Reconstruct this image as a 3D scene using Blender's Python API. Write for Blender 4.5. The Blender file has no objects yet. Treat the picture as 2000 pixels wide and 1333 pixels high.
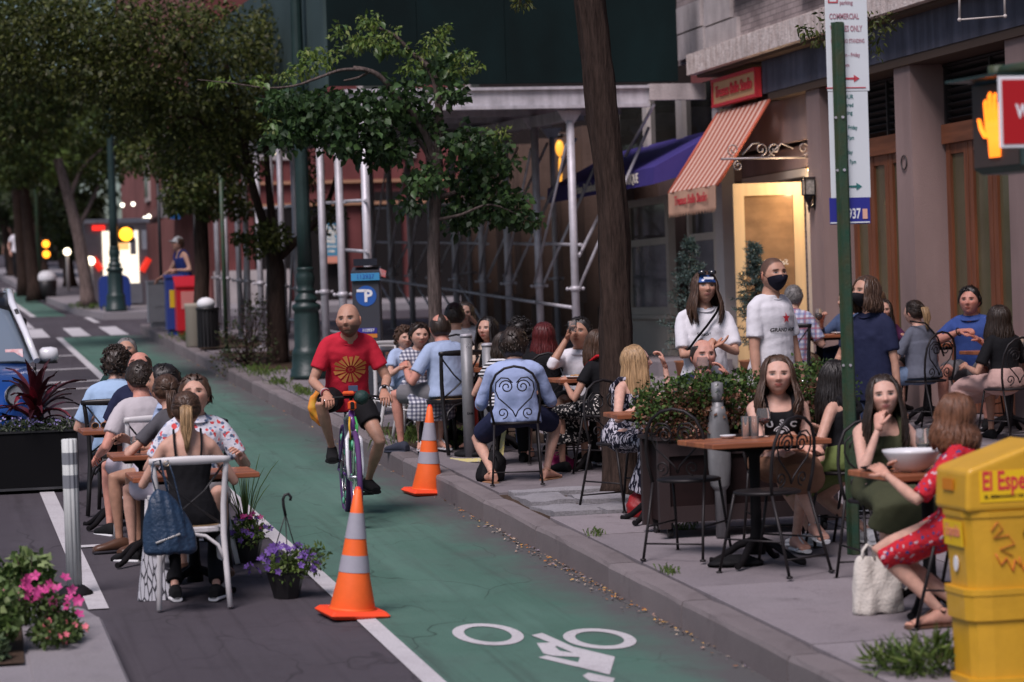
import bpy,bmesh,math,random
import numpy as np
from mathutils import Vector,Matrix,Quaternion
scene=bpy.context.scene
COL=scene.collection
rnd=random.Random(7)
PI=math.pi
def R(a): return math.radians(a)
SL=.0393          # the street climbs away from the camera
KERB=.17
FPX,PW,PH,CH=5000.,2000.,1333.,2.35
_th,_pi,_ro=R(12.85034667),R(-0.98962548),R(1.9)
_F=Vector((math.sin(_th)*math.cos(_pi),math.cos(_th)*math.cos(_pi),math.sin(_pi)))
_R0=Vector((math.cos(_th),-math.sin(_th),0)); _U0=_R0.cross(_F)
_R=math.cos(_ro)*_R0 - math.sin(_ro)*_U0
_U=math.sin(_ro)*_R0 + math.cos(_ro)*_U0
CAM=Vector((0,0,CH))
cd=bpy.data.cameras.new('camera'); cam=bpy.data.objects.new('camera',cd); COL.objects.link(cam)
cam.matrix_world=Matrix(((_R.x,_U.x,-_F.x,CAM.x),(_R.y,_U.y,-_F.y,CAM.y),(_R.z,_U.z,-_F.z,CAM.z),(0,0,0,1)))
cd.sensor_width=36; cd.lens=36*FPX/PW; cd.clip_end=1500; cd.clip_start=.1
cd.dof.use_dof=True; cd.dof.focus_distance=18.9; cd.dof.aperture_fstop=2.5
scene.camera=cam
world=bpy.data.worlds.new('World'); scene.world=world; world.use_nodes=True
wn=world.node_tree.nodes; wl=world.node_tree.links
bg=wn['Background']
sky=wn.new('ShaderNodeTexSky'); sky.sky_type='NISHITA'; sky.sun_disc=False
SUN_EL,SUN_AZ=R(54),R(218)      # azimuth from +Y clockwise: behind the camera,over its left shoulder
sky.sun_elevation=SUN_EL; sky.sun_rotation=SUN_AZ
sky.air_density=1.0; sky.dust_density=2.0; sky.ozone_density=2.5
wl.new(sky.outputs[0],bg.inputs[0]); bg.inputs[1].default_value=.055
sd=bpy.data.lights.new('sun','SUN'); sun=bpy.data.objects.new('sun',sd); COL.objects.link(sun)
sd.energy=2.3; sd.angle=R(26); sd.color=(1,.89,.93)
_sdir=Vector((math.sin(SUN_AZ)*math.cos(SUN_EL),math.cos(SUN_AZ)*math.cos(SUN_EL),math.sin(SUN_EL)))
sun.rotation_euler=(-_sdir).to_track_quat('-Z','Y').to_euler(); sun.location=(0,0,60)
vs=scene.view_settings
vs.view_transform='Standard'; vs.look='None'; vs.gamma=1; vs.use_curve_mapping=False
vs.exposure=.55
scene.cycles.use_adaptive_sampling=True
scene.cycles.max_bounces=6; scene.cycles.diffuse_bounces=3; scene.cycles.transparent_max_bounces=6
scene.cycles.use_denoising=True
scene.cycles.caustics_reflective=False; scene.cycles.caustics_refractive=False
scene.cycles.sample_clamp_indirect=4
def ray(px,py): return _F + _R*((px-PW/2)/FPX) - _U*((py-PH/2)/FPX)
def G(px,py,z=0.):
 d=ray(px,py); t=(z-CH)/(d.z-SL*d.y); return CAM + d*t
def atY(px,py,Y):
 d=ray(px,py); return CAM + d*(Y/d.y)
def atX(px,py,X):
 d=ray(px,py); return CAM + d*(X/d.x)
def gz(y,k=0.): return SL*y + k
MATS={}
def mat(name,col=(.5,.5,.5),rough=.6,metal=0.,nz=None,bump=None,spec=.5,emit=None,estr=1.,coat=0.,trans=0.,ior=1.45,streak=None,coord='Object',alpha=None,sheen=0.):
 if name in MATS: return MATS[name]
 if rough >= .7 and spec == .5: spec=.18
 m=bpy.data.materials.new(name); m.use_nodes=True; MATS[name]=m
 n=m.node_tree.nodes; l=m.node_tree.links; b=n['Principled BSDF']
 c4=(*col,1); b.inputs['Base Color'].default_value=c4
 b.inputs['Roughness'].default_value=rough; b.inputs['Metallic'].default_value=metal
 b.inputs['Specular IOR Level'].default_value=spec; b.inputs['IOR'].default_value=ior
 b.inputs['Coat Weight'].default_value=coat; b.inputs['Transmission Weight'].default_value=trans
 if sheen: b.inputs['Sheen Weight'].default_value=sheen
 if alpha is not None: b.inputs['Alpha'].default_value=alpha
 if emit: b.inputs['Emission Color'].default_value=(*emit,1); b.inputs['Emission Strength'].default_value=estr
 tc=None
 if nz or bump or streak:
  tc=n.new('ShaderNodeTexCoord')
 src=None
 if nz:                                   # (scale,amount[,second colour])
  t=n.new('ShaderNodeTexNoise'); t.inputs['Scale'].default_value=nz[0]; t.inputs['Detail'].default_value=5; t.inputs['Roughness'].default_value=.65
  l.new(tc.outputs[coord],t.inputs['Vector'])
  mr=n.new('ShaderNodeMapRange'); mr.inputs[1].default_value=.3; mr.inputs[2].default_value=.7
  l.new(t.outputs['Fac'],mr.inputs[0])
  mx=n.new('ShaderNodeMix'); mx.data_type='RGBA'
  l.new(mr.outputs[0],mx.inputs[0])
  a=nz[1]
  mx.inputs[6].default_value=c4
  mx.inputs[7].default_value=(*(nz[2] if len(nz) > 2 else tuple(min(1,c*(1-a)) for c in col)),1)
  src=mx.outputs[2]
 if streak:                               # (sx,sy,sz,amount): noise stretched along one axis
  mp=n.new('ShaderNodeMapping'); mp.inputs['Scale'].default_value=streak[:3]; l.new(tc.outputs[coord],mp.inputs[0])
  t=n.new('ShaderNodeTexNoise'); t.inputs['Scale'].default_value=1; t.inputs['Detail'].default_value=6; l.new(mp.outputs[0],t.inputs['Vector'])
  mr=n.new('ShaderNodeMapRange'); mr.inputs[1].default_value=.3; mr.inputs[2].default_value=.7; mr.inputs[3].default_value=1-streak[3]; mr.inputs[4].default_value=1+streak[3]*.6
  l.new(t.outputs['Fac'],mr.inputs[0])
  mx=n.new('ShaderNodeVectorMath'); mx.operation='SCALE'
  if src: l.new(src,mx.inputs[0])
  else: mx.inputs[0].default_value=col
  l.new(mr.outputs[0],mx.inputs['Scale']); src=mx.outputs[0]
 if src: l.new(src,b.inputs['Base Color'])
 if bump:
  t=n.new('ShaderNodeTexNoise'); t.inputs['Scale'].default_value=bump[0]; t.inputs['Detail'].default_value=4
  l.new(tc.outputs[coord],t.inputs['Vector'])
  bp=n.new('ShaderNodeBump'); bp.inputs['Strength'].default_value=bump[1]; bp.inputs['Distance'].default_value=.02
  l.new(t.outputs['Fac'],bp.inputs['Height']); l.new(bp.outputs[0],b.inputs['Normal'])
 return m
def nodes(m):
 n=m.node_tree.nodes; return n,m.node_tree.links,n['Principled BSDF']
def V3(a): return np.array(a,float)
class MB:
 def __init__(s): s.v=[]; s.f=[]; s.mi=[]; s.sm=[]; s.cur=0; s.smooth=False; s.col=None; s.vc=[]
 def add(s,vs,fs,smooth=None):
  o=len(s.v); s.v.extend([tuple(p) for p in vs])
  sm=s.smooth if smooth is None else smooth
  for f in fs: s.f.append([o+i for i in f]); s.mi.append(s.cur); s.sm.append(sm)
  if s.col is not None: s.vc.extend([s.col]*len(vs))
  return s
 def box(s,c,d,rot=None):
  hx,hy,hz=d[0]/2,d[1]/2,d[2]/2
  vs=[Vector((x,y,z)) for x in (-hx,hx) for y in (-hy,hy) for z in (-hz,hz)]
  if rot is not None: vs=[rot @ v for v in vs]
  c=Vector(c); vs=[v+c for v in vs]
  return s.add(vs,[(0,1,3,2),(4,6,7,5),(0,4,5,1),(2,3,7,6),(0,2,6,4),(1,5,7,3)],False)
 def box2(s,a,b): return s.box([(a[i]+b[i])/2 for i in range(3)],[abs(b[i]-a[i]) for i in range(3)])
 def rbox(s,c,d,r=.01,rot=None,taper=(1,1)):
  hx,hy,hz=d[0]/2,d[1]/2,d[2]/2; r=min(r,hx*.9,hy*.9,hz*.9)
  rings=[]
  for z,i in ((-hz,r),(-hz+r,0),(hz-r,0),(hz,r)):
   tx,ty=(taper if z > 0 else (1,1)); x,y=hx*tx-i,hy*ty-i; k=r*.6
   rings.append([(x-k,-y,z),(x,-y+k,z),(x,y-k,z),(x-k,y,z),(-x+k,y,z),(-x,y-k,z),(-x,-y+k,z),(-x+k,-y,z)])
  vs=[Vector(p) for rg in rings for p in rg]
  if rot is not None: vs=[rot @ v for v in vs]
  c=Vector(c); vs=[v+c for v in vs]
  fs=[tuple(range(7,-1,-1)),tuple(range(24,32))]
  for k in range(3):
   for i in range(8): fs.append((k*8+i,k*8+(i+1) % 8,k*8+8+(i+1) % 8,k*8+8+i))
  return s.add(vs,fs,False)
 def ring_loft(s,rings,cap=True,smooth=True,closed=False):
  n=len(rings[0]); vs=[p for r in rings for p in r]; fs=[]
  m=len(rings)
  for k in range(m-1 if not closed else m):
   k2=(k+1) % m
   for i in range(n): fs.append((k*n+i,k*n+(i+1) % n,k2*n+(i+1) % n,k2*n+i))
  s.add(vs,fs,smooth)
  if cap and not closed:
   o=len(s.v)-len(vs)
   s.f.append([o+i for i in range(n-1,-1,-1)]); s.mi.append(s.cur); s.sm.append(False)
   s.f.append([o+(m-1)*n+i for i in range(n)]); s.mi.append(s.cur); s.sm.append(False)
  return s
 def tube(s,pts,rad,n=8,cap=True,smooth=True,closed=False,flat=1.):
  pts=[Vector(p) for p in pts]; m=len(pts)
  if not hasattr(rad,'__len__'): rad=[rad]*m
  if closed: t=[(pts[(i+1) % m]-pts[i-1]).normalized() for i in range(m)]
  else: t=[(pts[min(i+1,m-1)]-pts[max(i-1,0)]).normalized() for i in range(m)]
  a=Vector((0,0,1)) if abs(t[0].z) < .9 else Vector((1,0,0))
  u=t[0].cross(a).normalized(); rings=[]
  for i in range(m):
   if i: u=(u - t[i]*u.dot(t[i]));  u=u.normalized() if u.length > 1e-6 else t[i].orthogonal().normalized()
   w=t[i].cross(u)
   rings.append([pts[i]+(u*math.cos(2*PI*k/n)+w*math.sin(2*PI*k/n)*flat)*rad[i] for k in range(n)])
  return s.ring_loft(rings,cap,smooth,closed)
 def cyl(s,a,b,r,r2=None,n=12,smooth=True): return s.tube([a,b],[r,r if r2 is None else r2],n,True,smooth)
 def lathe(s,prof,c=(0,0,0),n=16,smooth=True,cap=True):
  rings=[[(c[0]+r*math.cos(2*PI*k/n),c[1]+r*math.sin(2*PI*k/n),c[2]+z) for k in range(n)] for r,z in prof]
  return s.ring_loft(rings,cap,smooth)
 def ell(s,c,r,n=10,m=7,rot=None):
  rings=[]
  for j in range(m+1):
   t=PI*(j+.001)/(m+.002); rr=math.sin(t); z=-math.cos(t)
   rings.append([Vector((r[0]*rr*math.cos(2*PI*k/n),r[1]*rr*math.sin(2*PI*k/n),r[2]*z)) for k in range(n)])
  c=Vector(c)
  rings=[[((rot @ p) if rot is not None else p)+c for p in g] for g in rings]
  return s.ring_loft(rings,True,True)
 def prism(s,poly,z0,z1,axis='z',M=None):
  n=len(poly)
  def P(p,h):
   q={'z': (p[0],p[1],h),'y': (p[0],h,p[1]),'x': (h,p[0],p[1])}[axis]
   return M @ Vector(q) if M is not None else q
  vs=[P(p,z0) for p in poly]+[P(p,z1) for p in poly]
  fs=[tuple(range(n-1,-1,-1)),tuple(range(n,2*n))]+[(i,(i+1) % n,n+(i+1) % n,n+i) for i in range(n)]
  return s.add(vs,fs,False)
 def quad(s,a,b,c,d,smooth=False): return s.add([a,b,c,d],[(0,1,2,3)],smooth)
 def merge(s,o):
  k=len(s.v); s.v += o.v; s.f += [[k+i for i in f] for f in o.f]; s.mi += o.mi; s.sm += o.sm; s.vc += o.vc; return s
 def mesh(s,name,mats):
  me=bpy.data.meshes.new(name); me.from_pydata([tuple(v) for v in s.v],[],s.f)
  if not isinstance(mats,(list,tuple)): mats=[mats]
  for m in mats: me.materials.append(m)
  if len(mats) > 1: me.polygons.foreach_set('material_index',s.mi)
  me.polygons.foreach_set('use_smooth',s.sm)
  if s.vc and len(s.vc) == len(s.v):
   at=me.color_attributes.new('Col','FLOAT_COLOR','POINT')
   at.data.foreach_set('color',np.array([(*c[:3],1) for c in s.vc],'f').ravel())
  me.update(); return me
 def build(s,name,mats,parent=None,loc=None,rz=0,fixn=True):
  me=s.mesh(name,mats)
  if fixn:
   bm=bmesh.new(); bm.from_mesh(me); bmesh.ops.recalc_face_normals(bm,faces=bm.faces); bm.to_mesh(me); bm.free()
  return link(name,me,parent,loc,rz)
def link(name,me,parent=None,loc=None,rz=0):
 o=bpy.data.objects.new(name,me); COL.objects.link(o)
 if parent is not None: o.parent=parent
 if loc is not None: o.location=loc
 o.rotation_euler.z=rz
 return o
def tag(o,label=None,cat=None,group=None,kind=None):
 if label: o['label']=label
 if cat: o['category']=cat
 if group: o['group']=group
 if kind: o['kind']=kind
 return o
def thing(name,label,cat,loc=(0,0,0),rz=0,group=None):
 o=bpy.data.objects.new(name,None); COL.objects.link(o); o.location=loc; o.rotation_euler.z=rz; o.empty_display_size=.1
 return tag(o,label,cat,group)
def struct(name,mb,m,parent=None,label=None,cat=None):
 o=mb.build(name,m,parent) if isinstance(mb,MB) else link(name,mb,parent)
 if parent is None: o['kind']='structure'
 return tag(o,label,cat)
def copy_tree(o,parent=None,label=None):
 c=o.copy(); COL.objects.link(c); c.parent=parent
 if label: c['label']=label
 for ch in [k for k in o.children]: copy_tree(ch,c)
 return c
def text_mb(txt,size,depth=.002,bold=0.,shear=0.,align='CENTER',extr=True):
 cu=bpy.data.curves.new('t','FONT'); cu.body=txt; cu.size=size; cu.align_x=align; cu.align_y='CENTER'
 cu.extrude=depth/2; cu.resolution_u=2; cu.offset=bold; cu.shear=shear
 o=bpy.data.objects.new('t',cu); COL.objects.link(o)
 dg=bpy.context.evaluated_depsgraph_get(); me=bpy.data.meshes.new_from_object(o.evaluated_get(dg))
 bpy.data.objects.remove(o); bpy.data.curves.remove(cu)
 mb=MB(); mb.add([v.co[:] for v in me.vertices],[tuple(p.vertices) for p in me.polygons],False)
 bpy.data.meshes.remove(me); return mb
def xform(mb,M): mb.v=[tuple(M @ Vector(v)) for v in mb.v]; return mb
def frame(o,x,n):
 x=Vector(x).normalized(); n=Vector(n).normalized(); y=n.cross(x).normalized(); x=y.cross(n)
 return Matrix(((x.x,y.x,n.x,o[0]),(x.y,y.y,n.y,o[1]),(x.z,y.z,n.z,o[2]),(0,0,0,1)))
def vnoise(p,sc,seed=0):
 r=np.random.RandomState(seed); out=np.zeros(len(p))
 for k in range(6):
  d=r.normal(size=3); d /= np.linalg.norm(d); out += np.sin(p @ d*sc*(1+.45*k)+r.uniform(0,6.28))/(1+.3*k)
 return out/3
# PEOPLE
def skinmat():
 m=mat('skin',(.5,.3,.22),.5,spec=.35); n,l,b=nodes(m)
 at=n.new('ShaderNodeVertexColor'); at.layer_name='Col'
 tc=n.new('ShaderNodeTexCoord'); no=n.new('ShaderNodeTexNoise'); no.inputs['Scale'].default_value=30; no.inputs['Detail'].default_value=3; l.new(tc.outputs['Object'],no.inputs['Vector'])
 mr=n.new('ShaderNodeMapRange'); mr.inputs[1].default_value=.3; mr.inputs[2].default_value=.7; mr.inputs[3].default_value=.88; mr.inputs[4].default_value=1.08; l.new(no.outputs['Fac'],mr.inputs[0])
 vm=n.new('ShaderNodeVectorMath'); vm.operation='SCALE'; l.new(at.outputs[0],vm.inputs[0]); l.new(mr.outputs[0],vm.inputs['Scale']); l.new(vm.outputs[0],b.inputs['Base Color'])
 b.inputs['Subsurface Weight'].default_value=.08; b.inputs['Subsurface Radius'].default_value=(.012,.005,.003)
 return m
M_skin=skinmat()
def hairmat(name,c):
 m=mat('hair_'+name,c,.42,spec=.45); n,l,b=nodes(m)
 tc=n.new('ShaderNodeTexCoord'); mp=n.new('ShaderNodeMapping'); mp.inputs['Scale'].default_value=(90,90,9); l.new(tc.outputs['Object'],mp.inputs[0])
 no=n.new('ShaderNodeTexNoise'); no.inputs['Scale'].default_value=1; no.inputs['Detail'].default_value=4; l.new(mp.outputs[0],no.inputs['Vector'])
 cr=n.new('ShaderNodeMapRange'); cr.inputs[1].default_value=.3; cr.inputs[2].default_value=.7; cr.inputs[3].default_value=.55; cr.inputs[4].default_value=1.45; l.new(no.outputs['Fac'],cr.inputs[0])
 vm=n.new('ShaderNodeVectorMath'); vm.operation='SCALE'; vm.inputs[0].default_value=c; l.new(cr.outputs[0],vm.inputs['Scale']); l.new(vm.outputs[0],b.inputs['Base Color'])
 bp=n.new('ShaderNodeBump'); bp.inputs['Strength'].default_value=.5; bp.inputs['Distance'].default_value=.006; l.new(no.outputs['Fac'],bp.inputs['Height']); l.new(bp.outputs[0],b.inputs['Normal'])
 return m
HC={'black': (.012,.009,.008),'dark': (.026,.016,.011),'brown': (.062,.033,.02),'light': (.14,.08,.045),'blonde': (.34,.215,.11),'red': (.085,.012,.012),'grey': (.17,.16,.155),'copper': (.13,.055,.028)}
HM={k: hairmat(k,v) for k,v in HC.items()}
def cloth(name,col,**kw):
 kw.setdefault('nz',(6,.12)); kw.setdefault('bump',(26,.22)); kw.setdefault('rough',.85); kw.setdefault('spec',.2)
 return mat('cloth_'+name,col,**kw)
def face_xyz(T,Ph,fem=0.,jaw=1.,nose=1.,child=False,feat=1.):
 a,b,c=.080,.098,.118
 dx,dy=np.sin(Ph),np.cos(Ph); p=2.25
 r=1/(np.abs(dx)**p+np.abs(dy)**p)**(1/p)
 st=np.sin(T); z=c*np.cos(T)
 sq=st**np.where(z > 0,.80,.92); x=a*sq*dx*r; y=b*sq*dy*r
 t=np.clip(-z/c,0,1); top=np.clip(z/c,0,1)
 x=x*(1-(.27+.05*fem)*jaw*t**1.7); x=x*(1-.04*np.clip(z/.05,0,1))
 back=dy < 0
 y=np.where(back,y*(1-.42*np.clip((-z-.0)/.1,0,1)**1.2),y*(1-.14*t**2.2)-.010*top)
 y=y+np.where(back,0,.0)
 if feat:
  f=np.clip(dy*3,0,1); ax=np.abs(x); g=lambda u,v: np.exp(-u*u-v*v)
  s=.9 if fem else 1.
  pr=np.where(z > -.020,np.clip((.026-z)/.046,0,1)**1.3,np.clip((z+.038)/.018,0,1)**.7)
  wd=.0085+.006*np.clip((.01-z)/.03,0,1)
  d=.023*nose*s*pr*np.exp(-(x/wd)**2)
  d -= .010*g((ax-.032)/.017,(z-.012)/.013)
  d += .0035*g((ax-.032)/.011,(z-.009)/.007)
  d += (.0045 if not fem else .002)*g((ax-.028)/.024,(z-.031)/.008)
  d += .004*g((ax-.043)/.02,(z+.015)/.018)
  d -= .003*g((ax-.045)/.012,(z+.055)/.02)
  d += .0055*np.exp(-(x/.021)**2)*(np.exp(-((z+.0505)/.0045)**2)+1.1*np.exp(-((z+.0615)/.006)**2))
  d -= .003*np.exp(-(x/.022)**2-((z+.0555)/.002)**2)
  d -= .003*np.exp(-(x/.02)**2-((z+.073)/.006)**2)
  d += (.009 if not fem else .006)*g(x/.022,(z+.09)/.016)
  y=y+d*f
 return x,y,z
def sstep(a,b,v):
 t=np.clip((v-a)/(b-a),0,1); return t*t*(3-2*t)
def head_mesh(mb,M,skin,fem,brow,q=1,beard=0.,buzz=None,lips=None,jaw=1.,nose=1.,eyes=(.02,.012,.008),smile=0.):
 NP,NT=(72,60) if q else (28,26)
 u=np.linspace(-1,1,NP,endpoint=False)+1/NP; Ph1=PI*(.36*u+.64*u**3)
 v=(np.arange(NT)+.5)/NT; T1=PI*(v+.095*np.sin(2*PI*v))
 T,Ph=np.meshgrid(T1,Ph1,indexing='ij')
 x,y,z=face_xyz(T,Ph,fem,jaw,nose)
 ax=np.abs(x); front=np.cos(Ph) > .25
 C=np.ones(T.shape+(3,))*np.array(skin)
 def blend(w,c):
  nonlocal C
  w=np.clip(w,0,1)[...,None]; C=C*(1-w)+np.array(c)*w
 blend(.35*np.exp(-((ax-.043)/.018)**2-((z+.018)/.016)**2)*front,tuple(np.array(skin)*np.array((1.12,.72,.68))))
 blend(.3*np.exp(-(x/.014)**2-((z+.018)/.012)**2)*front,tuple(np.array(skin)*np.array((1.08,.75,.7))))
 if beard:
  bz=sstep(-.028,-.045,z)*sstep(.02,.03,ax+np.where(z < -.066,.05,0))+np.exp(-(x/.026)**2-((z+.042)/.006)**2)
  blend(beard*np.clip(bz,0,1)*(np.cos(Ph) > -.1)*(1-.8*np.exp(-(x/.02)**2-((z+.056)/.008)**2)),tuple(np.array(brow)*1.3+.01))
 lc=lips or tuple(np.array(skin)*(np.array((.74,.36,.38)) if fem else np.array((.72,.50,.48))))
 zm=z-smile*.0035*(ax/.024)**2
 blend(.85*(1-sstep(.7,1.1,(x/.024)**2+((zm+.056)/.0105)**2))*front,lc)
 blend(.9*np.exp(-((zm+.0555)/.0016)**2)*(ax < .024)*front,tuple(np.array(lc)*.3))
 blend(.95*front*np.exp(-((z-.0275+.12*np.clip(ax-.032,0,1)-.06*np.clip(.032-ax,0,1))/.0058)**2)*sstep(.012,.017,ax)*sstep(.054,.046,ax),brow)
 if buzz:
  ap=np.abs(Ph); zh=np.interp(ap,[0,.45,.95,1.15,1.35,1.62,1.9,2.2,PI],[.080,.078,.058,.03,-.01,-.005,-.04,-.055,-.055]); blend(.88*sstep(-.006,.008,z-zh),buzz)
 e=((ax-.032)/.0135)**2+((z-.0095)/.0052)**2
 blend(.66*np.exp(-((ax-.032)/.020)**2-((z-.0145)/.010)**2)*front,tuple(np.array(skin)*np.array((.36,.30,.28))))  # eye-socket shade painted into the skin colour
 blend((1-sstep(.8,1.15,e))*front,(.27,.245,.23))
 blend((1-sstep(.7,1.2,((ax-.032)**2+(z-.0097)**2)/.0066**2))*(e < 1.25)*front,eyes)
 blend(.95*np.exp(-((z-.0148+14*(ax-.032)**2)/.0028)**2)*(np.abs(ax-.032) < .017)*front,tuple(np.array(brow)*.6))
 blend(.5*np.exp(-((z-.0035-10*(ax-.032)**2)/.0016)**2)*(np.abs(ax-.032) < .013)*front,tuple(np.array(brow)))
 blend(.6*np.exp(-((ax-.0065)/.004)**2-((z+.034)/.003)**2)*front,tuple(np.array(skin)*.3))
 P=np.stack([x,y,z],-1).reshape(-1,3); Cf=C.reshape(-1,3)
 o=len(mb.v); Mx=np.array(M)
 Pw=P @ Mx[:3,:3].T+Mx[:3,3]
 mb.v.extend(map(tuple,Pw)); mb.vc.extend(map(tuple,Cf))
 for i in range(NT-1):
  for j in range(NP):
   mb.f.append([o+i*NP+j,o+(i+1)*NP+j,o+(i+1)*NP+(j+1) % NP,o+i*NP+(j+1) % NP])
 mb.f.append([o+j for j in range(NP)]); mb.f.append([o+(NT-1)*NP+j for j in range(NP-1,-1,-1)])
 k=(NT-1)*NP+2; mb.mi += [0]*k; mb.sm += [True]*k
 mb.col=tuple(np.array(skin)*np.array((1.,.82,.78)))
 for s in (-1,1):
  em=MB(); em.col=mb.col
  em.ell((0,0,0),(.008,.019,.031),10,8,Matrix.Rotation(s*R(-18),3,'Z') @ Matrix.Rotation(R(-12),3,'X'))
  em.ell((s*.006,.004,.002),(.004,.010,.020),8,6)
  xform(em,M @ Matrix.Translation((s*.078,-.010,-.004))); mb.merge(em)
 return mb
def hair_cap(mb,M,style,thick=.014,fem=0.,hl=.078,nape=-.055,rough=.004,seed=0,temple=.045):
 NP,NT=64,40
 Ph1=np.linspace(-PI,PI,NP,endpoint=False); T1=PI*(np.arange(NT)+.35)/NT*.86
 T,Ph=np.meshgrid(T1,Ph1,indexing='ij'); x,y,z=face_xyz(T,Ph,fem,feat=0)
 ap=np.abs(Ph)
 zh=np.interp(ap,[0,.45,.95,1.15,1.35,1.62,1.9,2.2,PI],[hl,hl-.004,temple,.02,-.022,-.012,nape+.015,nape,nape])
 s=z-zh
 off=thick*sstep(-.004,.03,s)-.006*(1-sstep(-.012,.0,s))
 if style == 'balding':
  topk=sstep(.062,.085,z)*(ap < 2.6)+sstep(.9,.5,ap)*sstep(.03,.05,z)
  off=off*(1-np.clip(topk,0,1))-.005*np.clip(topk,0,1)
 rs=np.random.RandomState(seed)
 nrm=np.stack([x/.080**2,y/.098**2,z/.118**2],-1); nrm /= np.linalg.norm(nrm,axis=-1,keepdims=True)
 pn=np.stack([x,y,z],-1)
 ns=vnoise(np.stack([Ph*9,z*60,x*20],-1).reshape(-1,3),1.6,seed).reshape(T.shape)
 off=off+rough*ns*sstep(0,.02,s)
 P=(pn+nrm*off[...,None]).reshape(-1,3); Mx=np.array(M); Pw=P @ Mx[:3,:3].T+Mx[:3,3]
 o=len(mb.v); mb.v.extend(map(tuple,Pw))
 for i in range(NT-1):
  for j in range(NP): mb.f.append([o+i*NP+j,o+(i+1)*NP+j,o+(i+1)*NP+(j+1) % NP,o+i*NP+(j+1) % NP])
 mb.f.append([o+j for j in range(NP)]); k=(NT-1)*NP+1; mb.mi += [0]*k; mb.sm += [True]*k
 return mb
def lock(mb,pts,r,n=5,flat=.45): return mb.tube(pts,[r*.55]+[r]*(len(pts)-2)+[r*.25],n,True,True,False,flat)
def tufts(mb,M,thick,fem,seed):
 rr=random.Random(seed)
 for i in range(190):
  ph,t=rr.uniform(-PI,PI),math.acos(rr.uniform(-.1,1))
  if abs(ph) < 1.25 and t > .72+.12*rr.random(): continue
  if t > 1.2 and abs(ph) < 1.6: continue
  x,y,z=[float(v) for v in face_xyz(np.array(t),np.array(ph),fem,feat=0)]; q=Vector((x,y,z)); nn=Vector((x/.080**2,y/.098**2,z/.118**2)).normalized(); fl=Vector((rr.gauss(.25,.4),-.25+rr.gauss(0,.5) if t > .5 else .5+rr.gauss(0,.4),rr.gauss(0,.3)-(.8 if t > 1 else 0))); fl=(fl-nn*fl.dot(nn)*.8).normalized(); L=thick*rr.uniform(1.2,2.2)
  b=q+nn*thick*.55; mb.tube([M @ b,M @ (b+nn*thick*.45+fl*L*.5),M @ (b+nn*thick*.40+fl*L)],[.007,.0065,.002],4,True,True,False,.5)
def hair_long(mb,M,Lb=.30,thick=.014,fem=1.,seed=0,part=0.,wave=.008,face=.95,spread=1.,n=110,inv=None,fwd=.0):
 rr=random.Random(seed); dn=Vector((0,0,-1))
 Mi=M.to_3x3().inverted(); down=(Mi @ dn).normalized()
 for i in range(int(n*2.1)):
  ph=rr.uniform(-PI,PI)
  if abs(ph) < face*(.7+.6*rr.random()): ph=math.copysign(face*(.75+.6*rr.random()),ph)
  pts=[]; t0=rr.uniform(.04,.5)
  for t in (t0,.55,.9,1.2,1.5,1.75):
   if t < t0: continue
   x,y,z=[float(q) for q in face_xyz(np.array(t),np.array(ph if t > .35 else ph*.8+part),fem,feat=0)]
   q=Vector((x,y,z)); nn=Vector((x/.080**2,y/.098**2,z/.118**2)).normalized()
   pts.append(q+nn*(thick*(.7+.5*rr.random())))
  L=Lb*rr.uniform(.8,1.05); out=Vector((pts[-1].x,pts[-1].y,0)).normalized(); ph0=rr.uniform(0,6.28); d0=rr.uniform(-.2,.2)
  base=pts[-1]
  for k in range(1,6):
   u=k/5
   q=base+down*L*u+out*(.022*spread*math.sin(u*2.4)-.012*u)+Vector((wave*math.sin(ph0+u*7),wave*math.cos(ph0+u*6),0))*u+Vector((0,fwd*u,0))
   pts.append(q)
  lock(mb,[M @ p for p in pts],rr.uniform(.0055,.010))
 return mb
def sect(c,ax,ay,rx,ry,n=20,p=2.3):
 out=[]
 for k in range(n):
  a=2*PI*k/n; ca,sa=math.cos(a),math.sin(a)
  q=1/(abs(ca)**p+abs(sa)**p)**(1/p)
  out.append(Vector(c)+ax*(rx*ca*q)+ay*(ry*sa*q))
 return out
def fuse(mb,voxel=.010,smooth=4):
 me=mb.mesh('tmp',M_skin); bm=bmesh.new(); bm.from_mesh(me); bmesh.ops.recalc_face_normals(bm,faces=bm.faces); bm.to_mesh(me); bm.free()
 o=bpy.data.objects.new('tmp',me); COL.objects.link(o)
 rm=o.modifiers.new('r','REMESH'); rm.mode='VOXEL'; rm.voxel_size=voxel
 if smooth: sm=o.modifiers.new('s','SMOOTH'); sm.iterations=smooth; sm.factor=.5
 dg=bpy.context.evaluated_depsgraph_get(); m2=bpy.data.meshes.new_from_object(o.evaluated_get(dg))
 n=len(m2.vertices); co=np.zeros(n*3,'f'); m2.vertices.foreach_get('co',co); no=np.zeros(n*3,'f'); m2.vertices.foreach_get('normal',no)
 fs=[tuple(p.vertices) for p in m2.polygons]
 bpy.data.objects.remove(o); bpy.data.meshes.remove(me); bpy.data.meshes.remove(m2)
 return co.reshape(-1,3).astype(float),no.reshape(-1,3).astype(float),fs
def garment(name,mb,m,parent,voxel=.0105,smooth=5,wr=.0035,wsc=34,seed=0):
 co,no,fs=fuse(mb,voxel,smooth)
 a=vnoise(co*np.array([1,1,.55]),wsc,seed); b=vnoise(co,wsc*2.3,seed+5)
 co=co+no*((a*wr+b*wr*.45)[:,None])
 o=MB(); o.v=list(map(tuple,co)); o.f=fs; o.mi=[0]*len(fs); o.sm=[True]*len(fs)
 return o.build(name,m,parent,fixn=False)
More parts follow.
